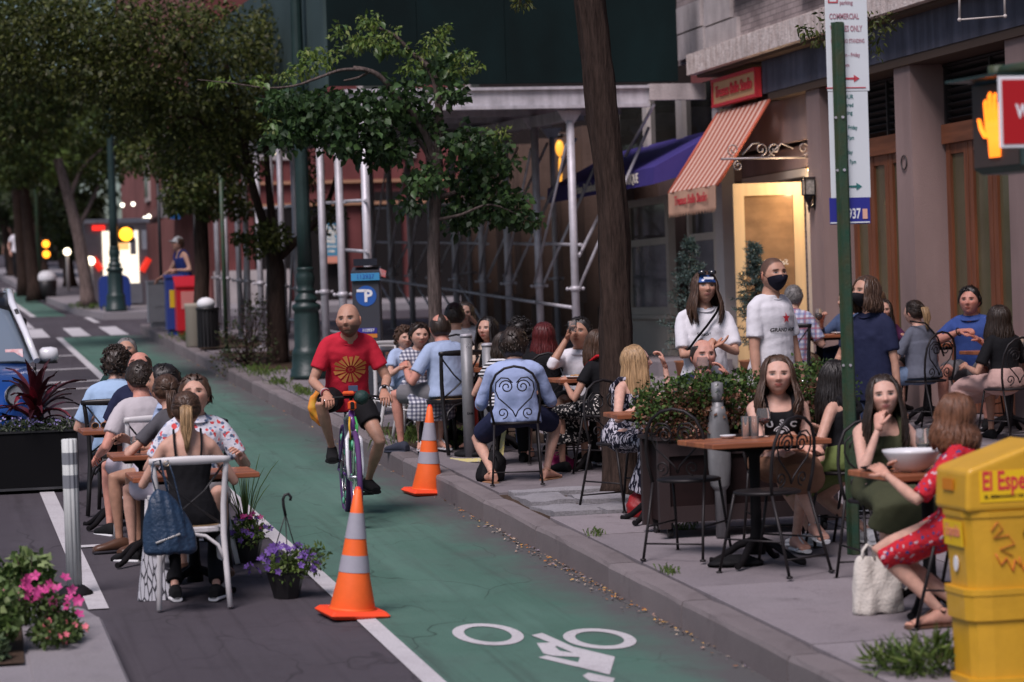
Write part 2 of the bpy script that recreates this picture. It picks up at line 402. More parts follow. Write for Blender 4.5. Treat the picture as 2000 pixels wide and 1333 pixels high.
def ik(a,t,l1,l2,pole):
 d=t-a; L=d.length
 if L > (l1+l2)*.999: t=a+d*((l1+l2)*.999/L); d=t-a; L=d.length
 x=(l1*l1-l2*l2+L*L)/(2*L); h=math.sqrt(max(l1*l1-x*x,0)); dn=d/L
 p=pole-dn*pole.dot(dn); p=p.normalized() if p.length > 1e-5 else dn.orthogonal().normalized()
 return a+dn*x+p*h,t
def hand(mb,W,d,palm,side,k=1.,curl=.5,spread=.12,thumb=1.,point=False):
 d=d.normalized(); palm=(palm-d*palm.dot(d)).normalized(); s=d.cross(palm)*side   # s points to the thumb side
 if True: s=-s
 k=k*.98
 rg=[sect(W+d*(t*k)+palm*(o_*k),s,palm,w*k,h*k,10,2.4) for t,w,h,o_ in ((-.02,.026,.020,0),(.01,.030,.018,0),(.045,.039,.016,.002),(.075,.041,.014,.003),(.092,.036,.010,.003))]
 mb.ring_loft(rg,True,True)
 for i,(o_,L,r) in enumerate(((.030,.072,.0085),(.011,.082,.009),(-.009,.076,.0085),(-.028,.060,.0075))):
  c=curl*(1+.10*i) if not (point and i == 0) else .08
  b=W+d*(.082*k)+s*(o_*k); dr=(d+s*(o_*spread*20*.3)).normalized(); pts=[b-d*.012*k]; q=b
  ang=c*.55
  pts.append(q)
  for sg in (.42,.32,.26):
   dd=dr*math.cos(ang)+palm*math.sin(ang); q=q+dd*(L*k*sg); pts.append(q); ang += c*.75
  mb.tube(pts,[r*k,r*k*1.05,r*k,r*k*.92,r*k*.72],6)
 b=W+d*(.022*k)+s*(.022*k); td=(d*.75+s*.75*thumb+palm*.35).normalized(); t2=(d*.95+s*.25*thumb+palm*(.25+.4*curl)).normalized()
 mb.tube([b-td*.01*k,b+td*.03*k,b+td*.03*k+t2*.030*k,b+td*.03*k+t2*.054*k],[.014*k,.0125*k,.0105*k,.0075*k],6)
def shoe(name,A,d,m,parent,k=1.,kind='sneaker',sole=None):
 up=Vector((0,0,1)); d=d.normalized(); s=d.cross(up).normalized(); up=s.cross(d)
 mb=MB(); base=A-up*(.085*k)
 prof=((-.075,.030,.055,.030),(-.055,.036,.085,.045),(-.01,.038,.095,.048),(.05,.042,.075,.038),(.10,.047,.058,.029),(.15,.045,.048,.024),(.18,.030,.036,.018))
 for t,w,h,zc in prof: pass
 mb.ring_loft([sect(base+d*(t*k)+up*(.012+h*.5)*k,s,up,w*k,h*.5*k,12,2.6) for t,w,h,zc in prof],True,True)
 if sole is None: return mb.build(name,m,parent)
 o=mb.build(name,m,parent)
 sm_=MB(); sm_.ring_loft([sect(base+d*(t*k)+up*.012*k,s,up,(w+.004)*k,.014*k,12,3) for t,w,h,zc in prof],True,True)
 sm_.build('sole',sole,o)
 return o
def foot_skin(mb,A,d,k=1.,up=Vector((0,0,1))):
 d=d.normalized(); s=d.cross(up).normalized(); base=A-up*(.085*k)
 prof=((-.060,.024,.05),(-.04,.030,.08),(.0,.032,.095),(.05,.036,.066),(.10,.041,.045),(.135,.042,.032),(.155,.036,.024))
 mb.ring_loft([sect(base+d*(t*k)+up*(.014+h*.5)*k,s,up,w*k,h*.5*k,12,2.4) for t,w,h in prof],True,True)
 for i in range(5):
  o_=.03-.0155*i; L=(.034,.03,.028,.025,.02)[i]; b=base+d*(.148-.006*i)*k+s*o_*k+up*.02*k
  mb.tube([b,b+d*L*k*.6+up*.002,b+d*L*k-up*.004],[(.011 if i == 0 else .008)*k,(.0105 if i == 0 else .0075)*k,.006*k],6)
def sandal(name,A,d,m,parent,k=1.,up=Vector((0,0,1)),solem=None):
 d=d.normalized(); s=d.cross(up).normalized(); base=A-up*(.085*k); mb=MB()
 prof=((-.07,.028),(-.04,.035),(.03,.036),(.10,.045),(.15,.046),(.19,.026))
 mb.ring_loft([sect(base+d*(t*k)+up*.004*k,s,up,w*k,.011*k,12,3) for t,w in prof],True,True)
 o=mb.build(name,solem or m,parent)
 for pts in (([base+d*.125*k-s*.044*k+up*.012*k,base+d*.12*k-s*.022*k+up*.043*k,base+d*.12*k+s*.022*k+up*.043*k,base+d*.125*k+s*.044*k+up*.012*k]),
    ([base-d*.01*k-s*.034*k+up*.08*k,base+d*.03*k+up*.10*k,base-d*.01*k+s*.034*k+up*.08*k,base-d*.05*k+up*.085*k,base-d*.01*k-s*.034*k+up*.08*k]),
    ([base+d*.03*k+up*.10*k,base+d*.08*k+up*.066*k,base+d*.125*k+up*.045*k])):
  MB().tube(pts,.0065*k,6).build('strap',m,o)
 return o
SK={'fair': (.62,.37,.29),'light': (.56,.325,.245),'tan': (.46,.255,.18),'olive': (.40,.22,.15),'brown': (.26,.13,.085),'ruddy': (.58,.27,.205),'dark': (.12,.065,.045)}
def person(label,X,Y,head,gk=KERB,k=1.,fem=0,hz=.52,lean=6,slx=0,twist=0,hd=(0,0,0),sp=1.,shw=None,build=1.,
           aL=None,aR=None,eL=None,eR=None,hL={},hR={},fL=None,fR=None,kL=None,kR=None,tL=None,tR=None,
           top=('tee',None,{}),bottom=('shorts',None,{}),shoes=('sneaker',None,None),skin='light',hair=('short','dark',{}),
           face={},q=1,seed=0,extras=(),group=None,z0=None,vox=.0105):
 """head: heading in degrees (0 looks up the street, 90 to the right, 180 to the camera). Local frame: x right, y forward, z up."""
 zg=gz(Y,gk) if z0 is None else z0
 root=thing('person',label,'person',(X,Y,zg),-R(head),group)
 sk=SK[skin] if isinstance(skin,str) else skin
 male=0 if fem else 1
 H=Vector((0,0,hz)); N=27; fr=[]; P_=H.copy()
 def frm(s):
  w=max(-.2,s/.52); a=R(lean)*(.45+.75*w) if lean else 0
  b=R(slx)*(.4+.8*w); tw=R(twist)*max(0,w)
  Mx=Matrix.Rotation(-tw,3,'Z') @ Matrix.Rotation(b,3,'Y') @ Matrix.Rotation(-a,3,'X')
  return Mx
 def spine(s):
  n=max(2,int(abs(s)/.02)); p=H.copy(); ds=s/n
  for i in range(n):
   p += (frm((i+.5)*ds) @ Vector((0,0,1)))*ds*k*sp
  return p,frm(s)
 W=build*k*.93
 if fem: SEC=((-.12,.10,.085,-.01),(-.06,.168,.118,-.012),(.0,.172,.118,-.012),(.06,.158,.105,-.008),(.14,.124,.088,0),(.20,.122,.088,.002),(.28,.138,.098,.004),(.35,.150,.102,.002),(.41,.148,.092,-.006),(.445,.128,.074,-.012),(.475,.090,.060,-.012),(.50,.060,.054,-.010),(.53,.050,.052,-.004))
 else: SEC=((-.12,.10,.09,-.01),(-.06,.160,.118,-.01),(.0,.162,.116,-.008),(.06,.155,.108,-.002),(.14,.146,.104,.004),(.20,.148,.106,.004),(.28,.162,.114,.004),(.35,.174,.118,0),(.41,.174,.106,-.006),(.445,.152,.084,-.014),(.475,.112,.068,-.014),(.50,.074,.062,-.010),(.53,.060,.060,-.004))
 sh=(shw or (.148 if fem else .168))*W
 def ring(s,rx,ry,yo,inf=0.,n=20):
  c,Mx=spine(s); ax,ay=Mx @ Vector((1,0,0)),Mx @ Vector((0,1,0))
  return sect(c+ay*yo*k,ax,ay,rx*W+inf,ry*W+inf,n)
 def torso(mb,s0,s1,inf,neckopen=0.):
  ss=[x for x in SEC if s0 < x[0] < s1]
  if callable(inf): ss=[x if x[0] > -.061 else (x[0],SEC[1][1],SEC[1][2],SEC[1][3]) for x in ss]
  def itp(s): return tuple(np.interp(s,[x[0] for x in SEC],[x[j] for x in SEC]) for j in (1,2,3)) if not (callable(inf) and s < -.06) else SEC[1][1:]
  prof=[(s0,*itp(s0))]+ss+[(s1,*itp(s1))]
  mb.ring_loft([ring(s,rx,ry,yo,inf(s) if callable(inf) else inf) for s,rx,ry,yo in prof])
 cS,MS=spine(.408); rS,fS,uS=[MS @ Vector(v) for v in ((1,0,0),(0,1,0),(0,0,1))]
 S={1: cS+rS*sh-fS*.012*k,-1: cS-rS*sh-fS*.012*k}
 nb,Mn=spine(.50); hy,hp,hr=hd
 Mh=Matrix.Rotation(-R(hy)-R(twist)*.0,4,'Z') @ Matrix.Rotation(R(hr),4,'Y') @ Matrix.Rotation(-R(hp),4,'X')
 hc=nb+(Mn @ Vector((0,.014,.048)))*k+(Mh.to_3x3() @ Vector((0,.018,.078)))*k
 HS=k*(.97 if fem else 1.02)*face.get('hs',1.0)
 MH=Matrix.Translation(hc) @ Mh @ Matrix.Scale(HS,4) @ Matrix.Diagonal((face.get('w',1.05 if fem else 1.02),1,.95 if fem else .98,1))
 if q:
  pass
 l1,l2=.285*k,.252*k; arms={}
 for s,t,e,hh in ((1,aR,eR,hR),(-1,aL,eL,hL)):
  t=Vector(t) if t is not None else Vector((s*.20,.28,hz+.16))
  pole=Vector(e) if e is not None else Vector((s*.6,-.35,-1))
  E,Wt=ik(S[s],t,l1,l2,pole); arms[s]=(S[s],E,Wt,hh)
 t1,t2=.425*k,.42*k; legs={}
 for s,t,kp in ((1,fR,kR),(-1,fL,kL)):
  hj=H+Vector((s*.088*W,0,-.01))
  t=Vector(t) if t is not None else Vector((s*.12,.40*k,.085*k))
  pole=Vector(kp) if kp is not None else Vector((s*.12,1,.7))
  K,A=ik(hj,t,t1,t2,pole); legs[s]=(hj,K,A)
 ar=(.80 if fem else 1.)*W
 def armtube(mb,s,f0,f1,inf,n=12):
  a,e,w,_=arms[s]; pts,rad=[],[]
  key=[(0,.052),(.12,.051),(.3,.045),(.5,.0385),(.62,.040),(.75,.035),(.9,.028),(1.,.0255)]
  for i in range(13):
   f=f0+(f1-f0)*i/12
   q_=a.lerp(e,f*2) if f <= .5 else e.lerp(w,f*2-1)
   pts.append(q_); rad.append(float(np.interp(f,[x[0] for x in key],[x[1] for x in key]))*ar+(inf if not callable(inf) else inf(f)))
  mb.tube(pts,rad,n)
 def legtube(mb,s,f0,f1,inf,n=14):
  a,e,w=legs[s]; pts,rad=[],[]
  key=[(0,.080),(.15,.081),(.35,.066),(.5,.052),(.56,.050),(.66,.055),(.8,.043),(.94,.033),(1.,.034)]
  for i in range(15):
   f=f0+(f1-f0)*i/14
   q_=a.lerp(e,f*2) if f <= .5 else e.lerp(w,f*2-1)
   if f > .5:
    bk=math.sin((f-.5)*2*PI)*.012; dd=(w-e).normalized(); fw=(a-e).normalized(); bb=(fw-dd*fw.dot(dd)); q_=q_+(bb.normalized()*bk*-0 if bb.length < 1e-4 else bb.normalized()*bk*.4)
   pts.append(q_); rad.append(float(np.interp(f,[x[0] for x in key],[x[1] for x in key]))*W*(.97 if fem else 1.)+(inf if not callable(inf) else inf(f)))
  mb.tube(pts,rad,n)
 def clav(mb,s,inf=0):
  c,Mx=spine(.455); a0=c+Mx @ Vector((s*.055*W,-.012*k,0)); mb.tube([a0,a0.lerp(S[s],.5)+Vector((0,0,.010*k)),S[s]+Vector((0,0,.004*k))],[.046*W+inf,.050*ar+inf,.050*ar+inf],10)
 b=MB()
 torso(b,-.12,.53,-.004 if fem or top[0] in ('tank','strap','none') else -.016)
 if fem:
  for s in (-1,1):
   c,Mx=spine(.325); b.ell(c+Mx @ Vector((s*.068*W,.070*W,0)),(.044*W,.038*W,.046*W),10,8)
 hb=hc+(Mh.to_3x3() @ Vector((0,-.022,-.055)))*k
 nr=(.050 if fem else .061)*W
 b.tube([nb-(Mn @ Vector((0,0,.05)))*k,nb+(Mn @ Vector((0,-.004,.02)))*k,nb.lerp(hb,.6),hb],[nr*1.25,nr*1.05,nr*.98,nr*.95],14)
 for s in (-1,1):
  b.ell(S[s]+Vector((0,0,-.005*k)),(.054*ar,.056*ar,.054*ar),10,8); clav(b,s); armtube(b,s,0,1,0); legtube(b,s,0,1,-.004)
 co,no,fs=fuse(b,vox,3)
 body=MB(); body.v=list(map(tuple,co)); body.f=fs; body.mi=[0]*len(fs); body.sm=[True]*len(fs); body.vc=[sk]*len(co)
 hk=dict(q=q,buzz=tuple(np.array(sk)*.08+np.array(HC[hair[1]])*.9) if hair[0] == 'buzz' else None,beard=face.get('beard',0),jaw=face.get('jaw',1),nose=face.get('nose',1),lips=face.get('lips'),smile=face.get('smile',0),eyes=face.get('eyes',(.02,.012,.008)))
 brow=face.get('brow',HC[hair[1]])
 head_mesh(body,MH,sk,fem,tuple(min(.12,c) for c in brow),**hk)
 body.col=tuple(np.array(sk)*np.array((1.02,.93,.9)))
 for s in (-1,1):
  a,e,w,hh=arms[s]; fa=(w-e).normalized()
  d=Vector(hh['d']) if 'd' in hh else fa
  pm=Vector(hh['p']) if 'p' in hh else Vector((-s*.6,0,-.8))
  hand(body,w+fa*.004,d,pm,s,k*(.90 if fem else 1.),hh.get('curl',.45),thumb=hh.get('thumb',1.))
 toe={}
 for s,tv in ((1,tR),(-1,tL)):
  toe[s]=Vector(tv) if tv is not None else Vector((s*.22,1,0))
  if shoes[0] in ('sandal','bare'):
   up=Vector((0,0,1)) if abs(toe[s].z) < .05 else toe[s].normalized().cross(Vector((1,0,0))).normalized()*-1
   if up.z < 0: up=-up
   foot_skin(body,legs[s][2],toe[s],k*.95,up)
 body.build('body',M_skin,root,fixn=True)
 kind,tm,to=top
 if kind in ('tee','shirt','polo','dress','long'):
  g_=MB(); hem=to.get('hem',-.10 if hz > .8*k else -.055); torso(g_,hem,to.get('neck',.494),(lambda s_: .012+.022*np.clip((.10-s_)/.16,0,1)*(1 if not to.get('tuck') else -.3)))
  if fem:
   for s in (-1,1):
    c,Mx=spine(.325); g_.ell(c+Mx @ Vector((s*.068*W,.072*W,0)),(.060*W,.055*W,.062*W),10,8)
  if to.get('loose'):
   c,Mx=spine(.06); g_.ring_loft([ring(s_,rx,ry,0,.010) for s_,rx,ry in ((hem,.166,.132),(.06,.160,.128),(.2,.154,.122),(.32,.158,.116))])
  sl=to.get('sl',.30)
  for s in (-1,1):
   g_.ell(S[s]+Vector((0,0,-.004*k)),(.060*ar,.062*ar,.060*ar),10,8)
   clav(g_,s,.010); armtube(g_,s,0,sl,(lambda f: .008+.013*f/max(sl,.01)*(1 if sl < .5 else .3)))
  sh_o=garment('shirt' if kind != 'dress' else 'dress_top',g_,tm,root,vox,4,to.get('wr',.0045),19,seed)
  cl=MB()
  c,Mx=spine(.492); ax,ay=Mx @ Vector((1,0,0)),Mx @ Vector((0,1,0))
  rx,ry=(.066,.062) if not fem else (.066,.062)
  if to.get('collar','rib') == 'rib':
   cl.tube([Vector(p)+(Mx @ Vector((0,0,-.028-.0*i)))*max(0,(Vector(p)-c).dot(ay)/(ry*W))*1.0 for i,p in enumerate(sect(c,ax,ay,(rx+.012)*W,(ry+.012)*W,18))],.0065*k,6,closed=True)
   if to.get('rib',True): cl.build('neckband',to.get('cm',tm),sh_o)
  elif to['collar'] == 'fold':
   r0=sect(c-Mx @ Vector((0,0,.012*k)),ax,ay,(rx+.010)*W,(ry+.010)*W,18); r1=sect(c+Mx @ Vector((0,0,.022*k)),ax,ay,(rx+.008)*W,(ry+.006)*W,18); r2=sect(c-Mx @ Vector((0,-.006*k,.016*k)),ax,ay,(rx+.030)*W,(ry+.024)*W,18)
   cl.ring_loft([r0,r1,r2],False,True); cl.build('collar',tm,sh_o)
 elif kind in ('tank','strap'):
  g_=MB(); torso(g_,to.get('hem',-.10),.395 if kind == 'tank' else .345,.010)
  for s in (-1,1):
   c,Mx=spine(.325); g_.ell(c+Mx @ Vector((s*.068*W,.072*W,0)),(.060*W,.055*W,.062*W),10,8)
   if kind == 'tank':
    pts=[]
    for (xx,yy,ss) in ((.082,.112,.36),(.084,.098,.42),(.086,.055,.478),(.088,-.005,.506),(.088,-.058,.490),(.086,-.100,.42),(.082,-.112,.36)):
     c,Mx=spine(ss); pts.append(c+Mx @ Vector((s*xx*W,yy*W,.002)))
    g_.tube(pts,.024*k,8,True,True,False,.8)
  sh_o=garment('top',g_,tm,root,.009,3,.003,30,seed)
  if kind == 'strap':
   for s in (-1,1):
    pts=[]
    for (xx,yy,ss) in ((.085,.108,.33),(.088,.100,.40),(.088,.05,.474),(.088,-.005,.500),(.088,-.058,.484),(.088,-.096,.42),(.085,-.107,.37),(.08,-.110,.33)):
     c,Mx=spine(ss); pts.append(c+Mx @ Vector((s*xx*W,yy*W,.008)))
    MB().tube(pts,.0075*k,6).build('strap',tm,sh_o)
 bk,bmx,bo=bottom
 seated=hz < .8*k
 if bk in ('shorts','trousers'):
  g_=MB(); torso(g_,-.12,.09,.008); L=bo.get('len',.40 if bk == 'shorts' else .97)
  for s in (-1,1): legtube(g_,s,0,L,(lambda f: .012+(.016*f/.5 if bk == 'shorts' else .006)))
  if seated: g_.ell(H+Vector((0,.02,-.03*k)),(.18*W,.15*W,.085*W),12,8)
  garment(bk,g_,bmx,root,vox,4,.0035,20,seed+1)
 elif bk == 'skirt':
  g_=MB(); hemz=bo.get('hem',.30); Km=(legs[1][1]+legs[-1][1])/2; Am=(legs[1][2]+legs[-1][2])/2; wk=abs(legs[1][1].x-legs[-1][1].x)/2+.085
  torso(g_,-.10,bo.get('waist',.13),.020)
  if seated:
   X_=Vector((1,0,0)); fl=bo.get('flare',1.)
   path=[(Vector((0,-.03,hz+.02)),.178*W,.125*W),(H+Vector((0,.04,-.03)),.185*W,.105*W),(H.lerp(Km,.5)+Vector((0,0,-.005)),(.185*W+wk)/2,.088*W),(Km+Vector((0,.0,-.004)),wk,.078*W)]
   if hemz < Km.z-.06:
    dv=(Am-Km); z1=hemz
    for f in (.35,.7,1.):
     zz=Km.z-(Km.z-z1)*f; tt=(Km.z-zz)/max(1e-3,Km.z-Am.z); q_=Km+dv*tt+Vector((0,.055*(1-f)+.03,0)); q_.z=zz
     path.append((q_,wk*(1+.12*f*fl),(.085+.045*f*fl)*W))
   rg=[]
   for i,(c,rx,ry) in enumerate(path):
    tg=(path[min(i+1,len(path)-1)][0]-path[max(i-1,0)][0]).normalized(); ay=X_.cross(tg).normalized()
    rg.append(sect(c,X_,ay,rx,ry,20,2.3))
   g_.ring_loft(rg)
  else:
   rg=[sect(Vector((0,0,z_)),Vector((1,0,0)),Vector((0,1,0)),rx*W,ry*W,20) for z_,rx,ry in ((hz+.1,.15,.11),(hz,.185,.135),(hz-.2,.21,.16),(hemz,.25,.2))]; g_.ring_loft(rg)
  garment('skirt',g_,bmx,root,vox,4,.006,24,seed+1)
 sk_,sm_,so_=shoes
 for s in (-1,1):
  A=legs[s][2]
  if sk_ == 'sandal':
   up=Vector((0,0,1)) if abs(toe[s].z) < .05 else toe[s].normalized().cross(Vector((1,0,0))).normalized()*-1
   if up.z < 0: up=-up
   sandal('sandal',A,toe[s],sm_,root,k*.95,up,so_)
  elif sk_ != 'bare': shoe('shoe',A,toe[s],sm_,root,k*(.93 if fem else 1.),sk_,so_)
 hs,hcn,ho=hair; hm=HM[hcn]; hb_=MB(); MHh=MH
 if hs == 'short': hair_cap(hb_,MHh,'short',ho.get('t',.016),fem,ho.get('hl',.086),ho.get('nape',-.058),.004,seed); tufts(hb_,MHh,ho.get('t',.016),fem,seed)
 elif hs == 'balding': hair_cap(hb_,MHh,'balding',.009,fem,.09,-.055,.003,seed)
 elif hs == 'curly':
  hair_cap(hb_,MHh,'short',.022,fem,.07,-.06,.010,seed); rr=random.Random(seed)
  for i in range(170):
   ph,t=rr.uniform(-PI,PI),rr.uniform(.05,2.0)
   if abs(ph) < 1.2 and t > .85: continue
   if t > 1.5 and abs(ph) < 1.6: continue
   x,y,z=[float(v) for v in face_xyz(np.array(t),np.array(ph),fem,feat=0)]; q_=Vector((x,y,z)); nn=Vector((x/.080**2,y/.098**2,z/.118**2)).normalized()
   c=q_+nn*rr.uniform(.014,.034); a0=rr.uniform(0,6.28); uu=nn.orthogonal().normalized(); vv=nn.cross(uu); rad=rr.uniform(.008,.014)
   hb_.tube([MHh @ (c+uu*rad*math.cos(a0+j*1.2)+vv*rad*math.sin(a0+j*1.2)+nn*.003*j) for j in range(5)],[.005,.007,.007,.006,.003],5)
 elif hs in ('long','bob'):
  hair_cap(hb_,MHh,'short',.013,fem,ho.get('hl',.094),-.05,.004,seed,temple=.072)
  hair_long(hb_,MHh,ho.get('L',.30 if hs == 'long' else .14),.015,fem,seed,ho.get('part',0),ho.get('wave',.010),ho.get('face',.95),ho.get('spread',1.),ho.get('n',120),fwd=ho.get('fwd',0.))
 elif hs in ('pony','bun'):
  hair_cap(hb_,MHh,'short',.011,fem,.086,-.05,.004,seed,temple=.06)
  tie=Vector(ho.get('tie',(0,-.118,.03))); rr=random.Random(seed)
  for i in range(70):
   ph=rr.uniform(-PI,PI); t=rr.uniform(.7,1.45) if abs(ph) > 1.2 else rr.uniform(.55,.8); pts=[]
   for u in (0,.33,.66):
    tt=t*(1-u*.0)+(1.25-t)*u; pp=ph+(math.copysign(PI,ph)-ph)*u
    x,y,z=[float(v) for v in face_xyz(np.array(tt),np.array(pp),fem,feat=0)]; q_=Vector((x,y,z)); pts.append(q_*1.11)
   pts.append(tie); lock(hb_,[MHh @ p for p in pts],.010)
  if hs == 'pony':
   L=ho.get('L',.26); dn=MHh.to_3x3().inverted() @ Vector((0,0,-1)); dn.normalize(); hm2=HM[ho['tail']] if 'tail' in ho else hm; tb=MB()
   for i in range(90):
    a0=rr.uniform(0,6.28); r0=rr.uniform(.0,.024); l_=L*rr.uniform(.7,1.05); o2=Vector((math.cos(a0)*r0,math.sin(a0)*r0,0)); pts=[tie]
    for u in (.12,.3,.55,.8,1.): pts.append(tie+Vector((0,-.045*math.sin(min(1,u*1.6)*PI*.6),.0))+dn*(l_*u)*1.0+o2*(1.5 if u < .6 else 1.2-u*.6)+Vector((0,0,.02 if u < .2 else 0)))
    lock(tb,[MHh @ p for p in pts],.0055)
   tb.build('ponytail',hm2,root)
  else:
   for i in range(16):
    a0=i*2.4; c=tie+Vector((0,-.02,.01)); hb_.tube([MHh @ (c+Vector((.03*math.cos(a0+j*.8),.018*math.sin(j*.9+i),.03*math.sin(a0+j*.8)))) for j in range(6)],[.006,.012,.013,.013,.012,.006],6)
 if hb_.v: hb_.build('hair',hm,root,fixn=False)
 inf=dict(root=root,MH=MH,arms=arms,legs=legs,spine=spine,H=H,S=S,k=k,W=W,HS=HS,SEC=SEC)
 for ex in extras: ex(inf)
 return inf
def chest_point(I,x,s,out=.014,back=False):
 c,Mx=I['spine'](s); rx,ry,yo=[np.interp(s,[q[0] for q in I['SEC']],[q[j] for q in I['SEC']]) for j in (1,2,3)]
 xx=min(abs(x)/(rx*I['W']),.98); yy=ry*I['W']*(1-xx**2.3)**(1/2.3)
 return c+Mx @ Vector((x,(yy+out)*(-1 if back else 1)+yo*I['k'],0)),Mx
def chest_text(txt,size,s,m,x=0.,name='lettering',bold=.001,sx=1.,bust=0.,mbin=None):
 def f(I):
  t=mbin() if mbin else text_mb(txt,size,.001,bold); out=[]
  for vx,vy,vz in t.v:
   p,Mx=chest_point(I,(vx*sx+x),s+vy/I['k'],.021+bust); out.append(tuple(p))
  t.v=out
  t.build(name,m,I['root'],fixn=True)
 return f
def flipx(mbf):
 def g_():
  t=mbf(); t.v=[(-x,y,z) for x,y,z in t.v]; return t
 return g_
def ex_mask(m,strap=True):
 def f(I):
  NP,NT=22,12; rows_=[]
  for i in range(NT):
   r_=[]
   for j in range(NP):
    u=-1+2*j/(NP-1); w_=i/(NT-1); ph=u*1.22; zt=(-.006+.0*abs(u))*(1-abs(u)**2)+(-.022)*abs(u)**2; zb=-.112*(1-abs(u)**3*.40); z=zt+(zb-zt)*w_
    T=math.acos(max(-1,min(1,z/.118))); x,y,zz=[float(q) for q in face_xyz(np.array(T),np.array(ph),0,feat=0)]
    o=.010+.020*max(0,1-abs(u)*1.6)*math.sin(PI*min(1,w_*1.1+.08))
    r_.append(I['MH'] @ Vector((x*(1+.05),y+o,z)))
   rows_.append(r_)
  mb=MB(); vs=[p for r_ in rows_ for p in r_]; mb.add(vs,[(i*NP+j,i*NP+j+1,(i+1)*NP+j+1,(i+1)*NP+j) for i in range(NT-1) for j in range(NP-1)],True)
  mk=mb.build('face_mask',m,I['root'])
  for s in (-1,1):
   MB().tube([I['MH'] @ Vector(p) for p in ((s*.072,.035,-.022),(s*.084,.0,.012),(s*.088,-.022,.012),(s*.080,-.03,-.01))],.003,5).build('ear_loop',m,mk)
 return f
def ex_tube(name,pts,r,m,space='head',closed=False,flat=1.):
 def f(I):
  P2=[(I['MH'] @ Vector(p)) if space == 'head' else Vector(p) for p in pts]
  MB().tube(P2,r,8,closed=closed,flat=flat).build(name,m,I['root'])
 return f
def ex_bracelet(side,m,t=.94,r=.031,name='bracelet',w=.010,face=None):
 def f(I):
  a,e,w_,_=I['arms'][side]; d=(w_-e).normalized(); c=e.lerp(w_,t); u=d.orthogonal().normalized(); v=d.cross(u); rr=r*I['W']
  o=MB().tube([c+u*rr*math.cos(q*PI/8)+v*rr*math.sin(q*PI/8) for q in range(16)],w*.5,6,closed=True).build(name,m,I['root'])
  if face:
   up=(Vector((0,0,1))-d*d.z).normalized(); q=c+up*rr
   MB().cyl(q-up*.004,q+up*.008,.019).build('dial',face,o)
 return f
def ex_cap(m,brim=True,back=False,h=.10):
 def f(I):
  mb=MB(); rings=[]
  for t in (.08,.4,.75,1.05,1.22,1.32):
   x=[face_xyz(np.array(t),np.array(-PI+2*PI*j/28),0,feat=0) for j in range(28)]
   rings.append([I['MH'] @ Vector((float(a)*1.13,float(b)*1.12,float(c)*1.12+.008)) for a,b,c in x])
  mb.ring_loft(rings,True,True); o=mb.build('cap',m,I['root'])
  if brim:
   br=MB(); n=15; sgn=-1 if back else 1
   for z in (0,-.004):
    for j in range(n):
     u=-1+2*j/(n-1); x0=.086*math.sin(u*1.15); y0=.100*math.cos(u*1.15)
     br.v.append(tuple(I['MH'] @ Vector((x0,sgn*y0*1.0,.042+z)))); br.v.append(tuple(I['MH'] @ Vector((x0*1.02,sgn*(y0+.075*(1-u*u)),.030-.012*u*u+z))))
   for j in range(n-1):
    br.f += [[2*j,2*j+2,2*j+3,2*j+1],[2*n+2*j,2*n+2*j+1,2*n+2*j+3,2*n+2*j+2],[2*j+1,2*j+3,2*n+2*j+3,2*n+2*j+1]]; br.mi += [0]*3; br.sm += [True]*3
   br.build('brim',m,o)
  else: pass
 return f
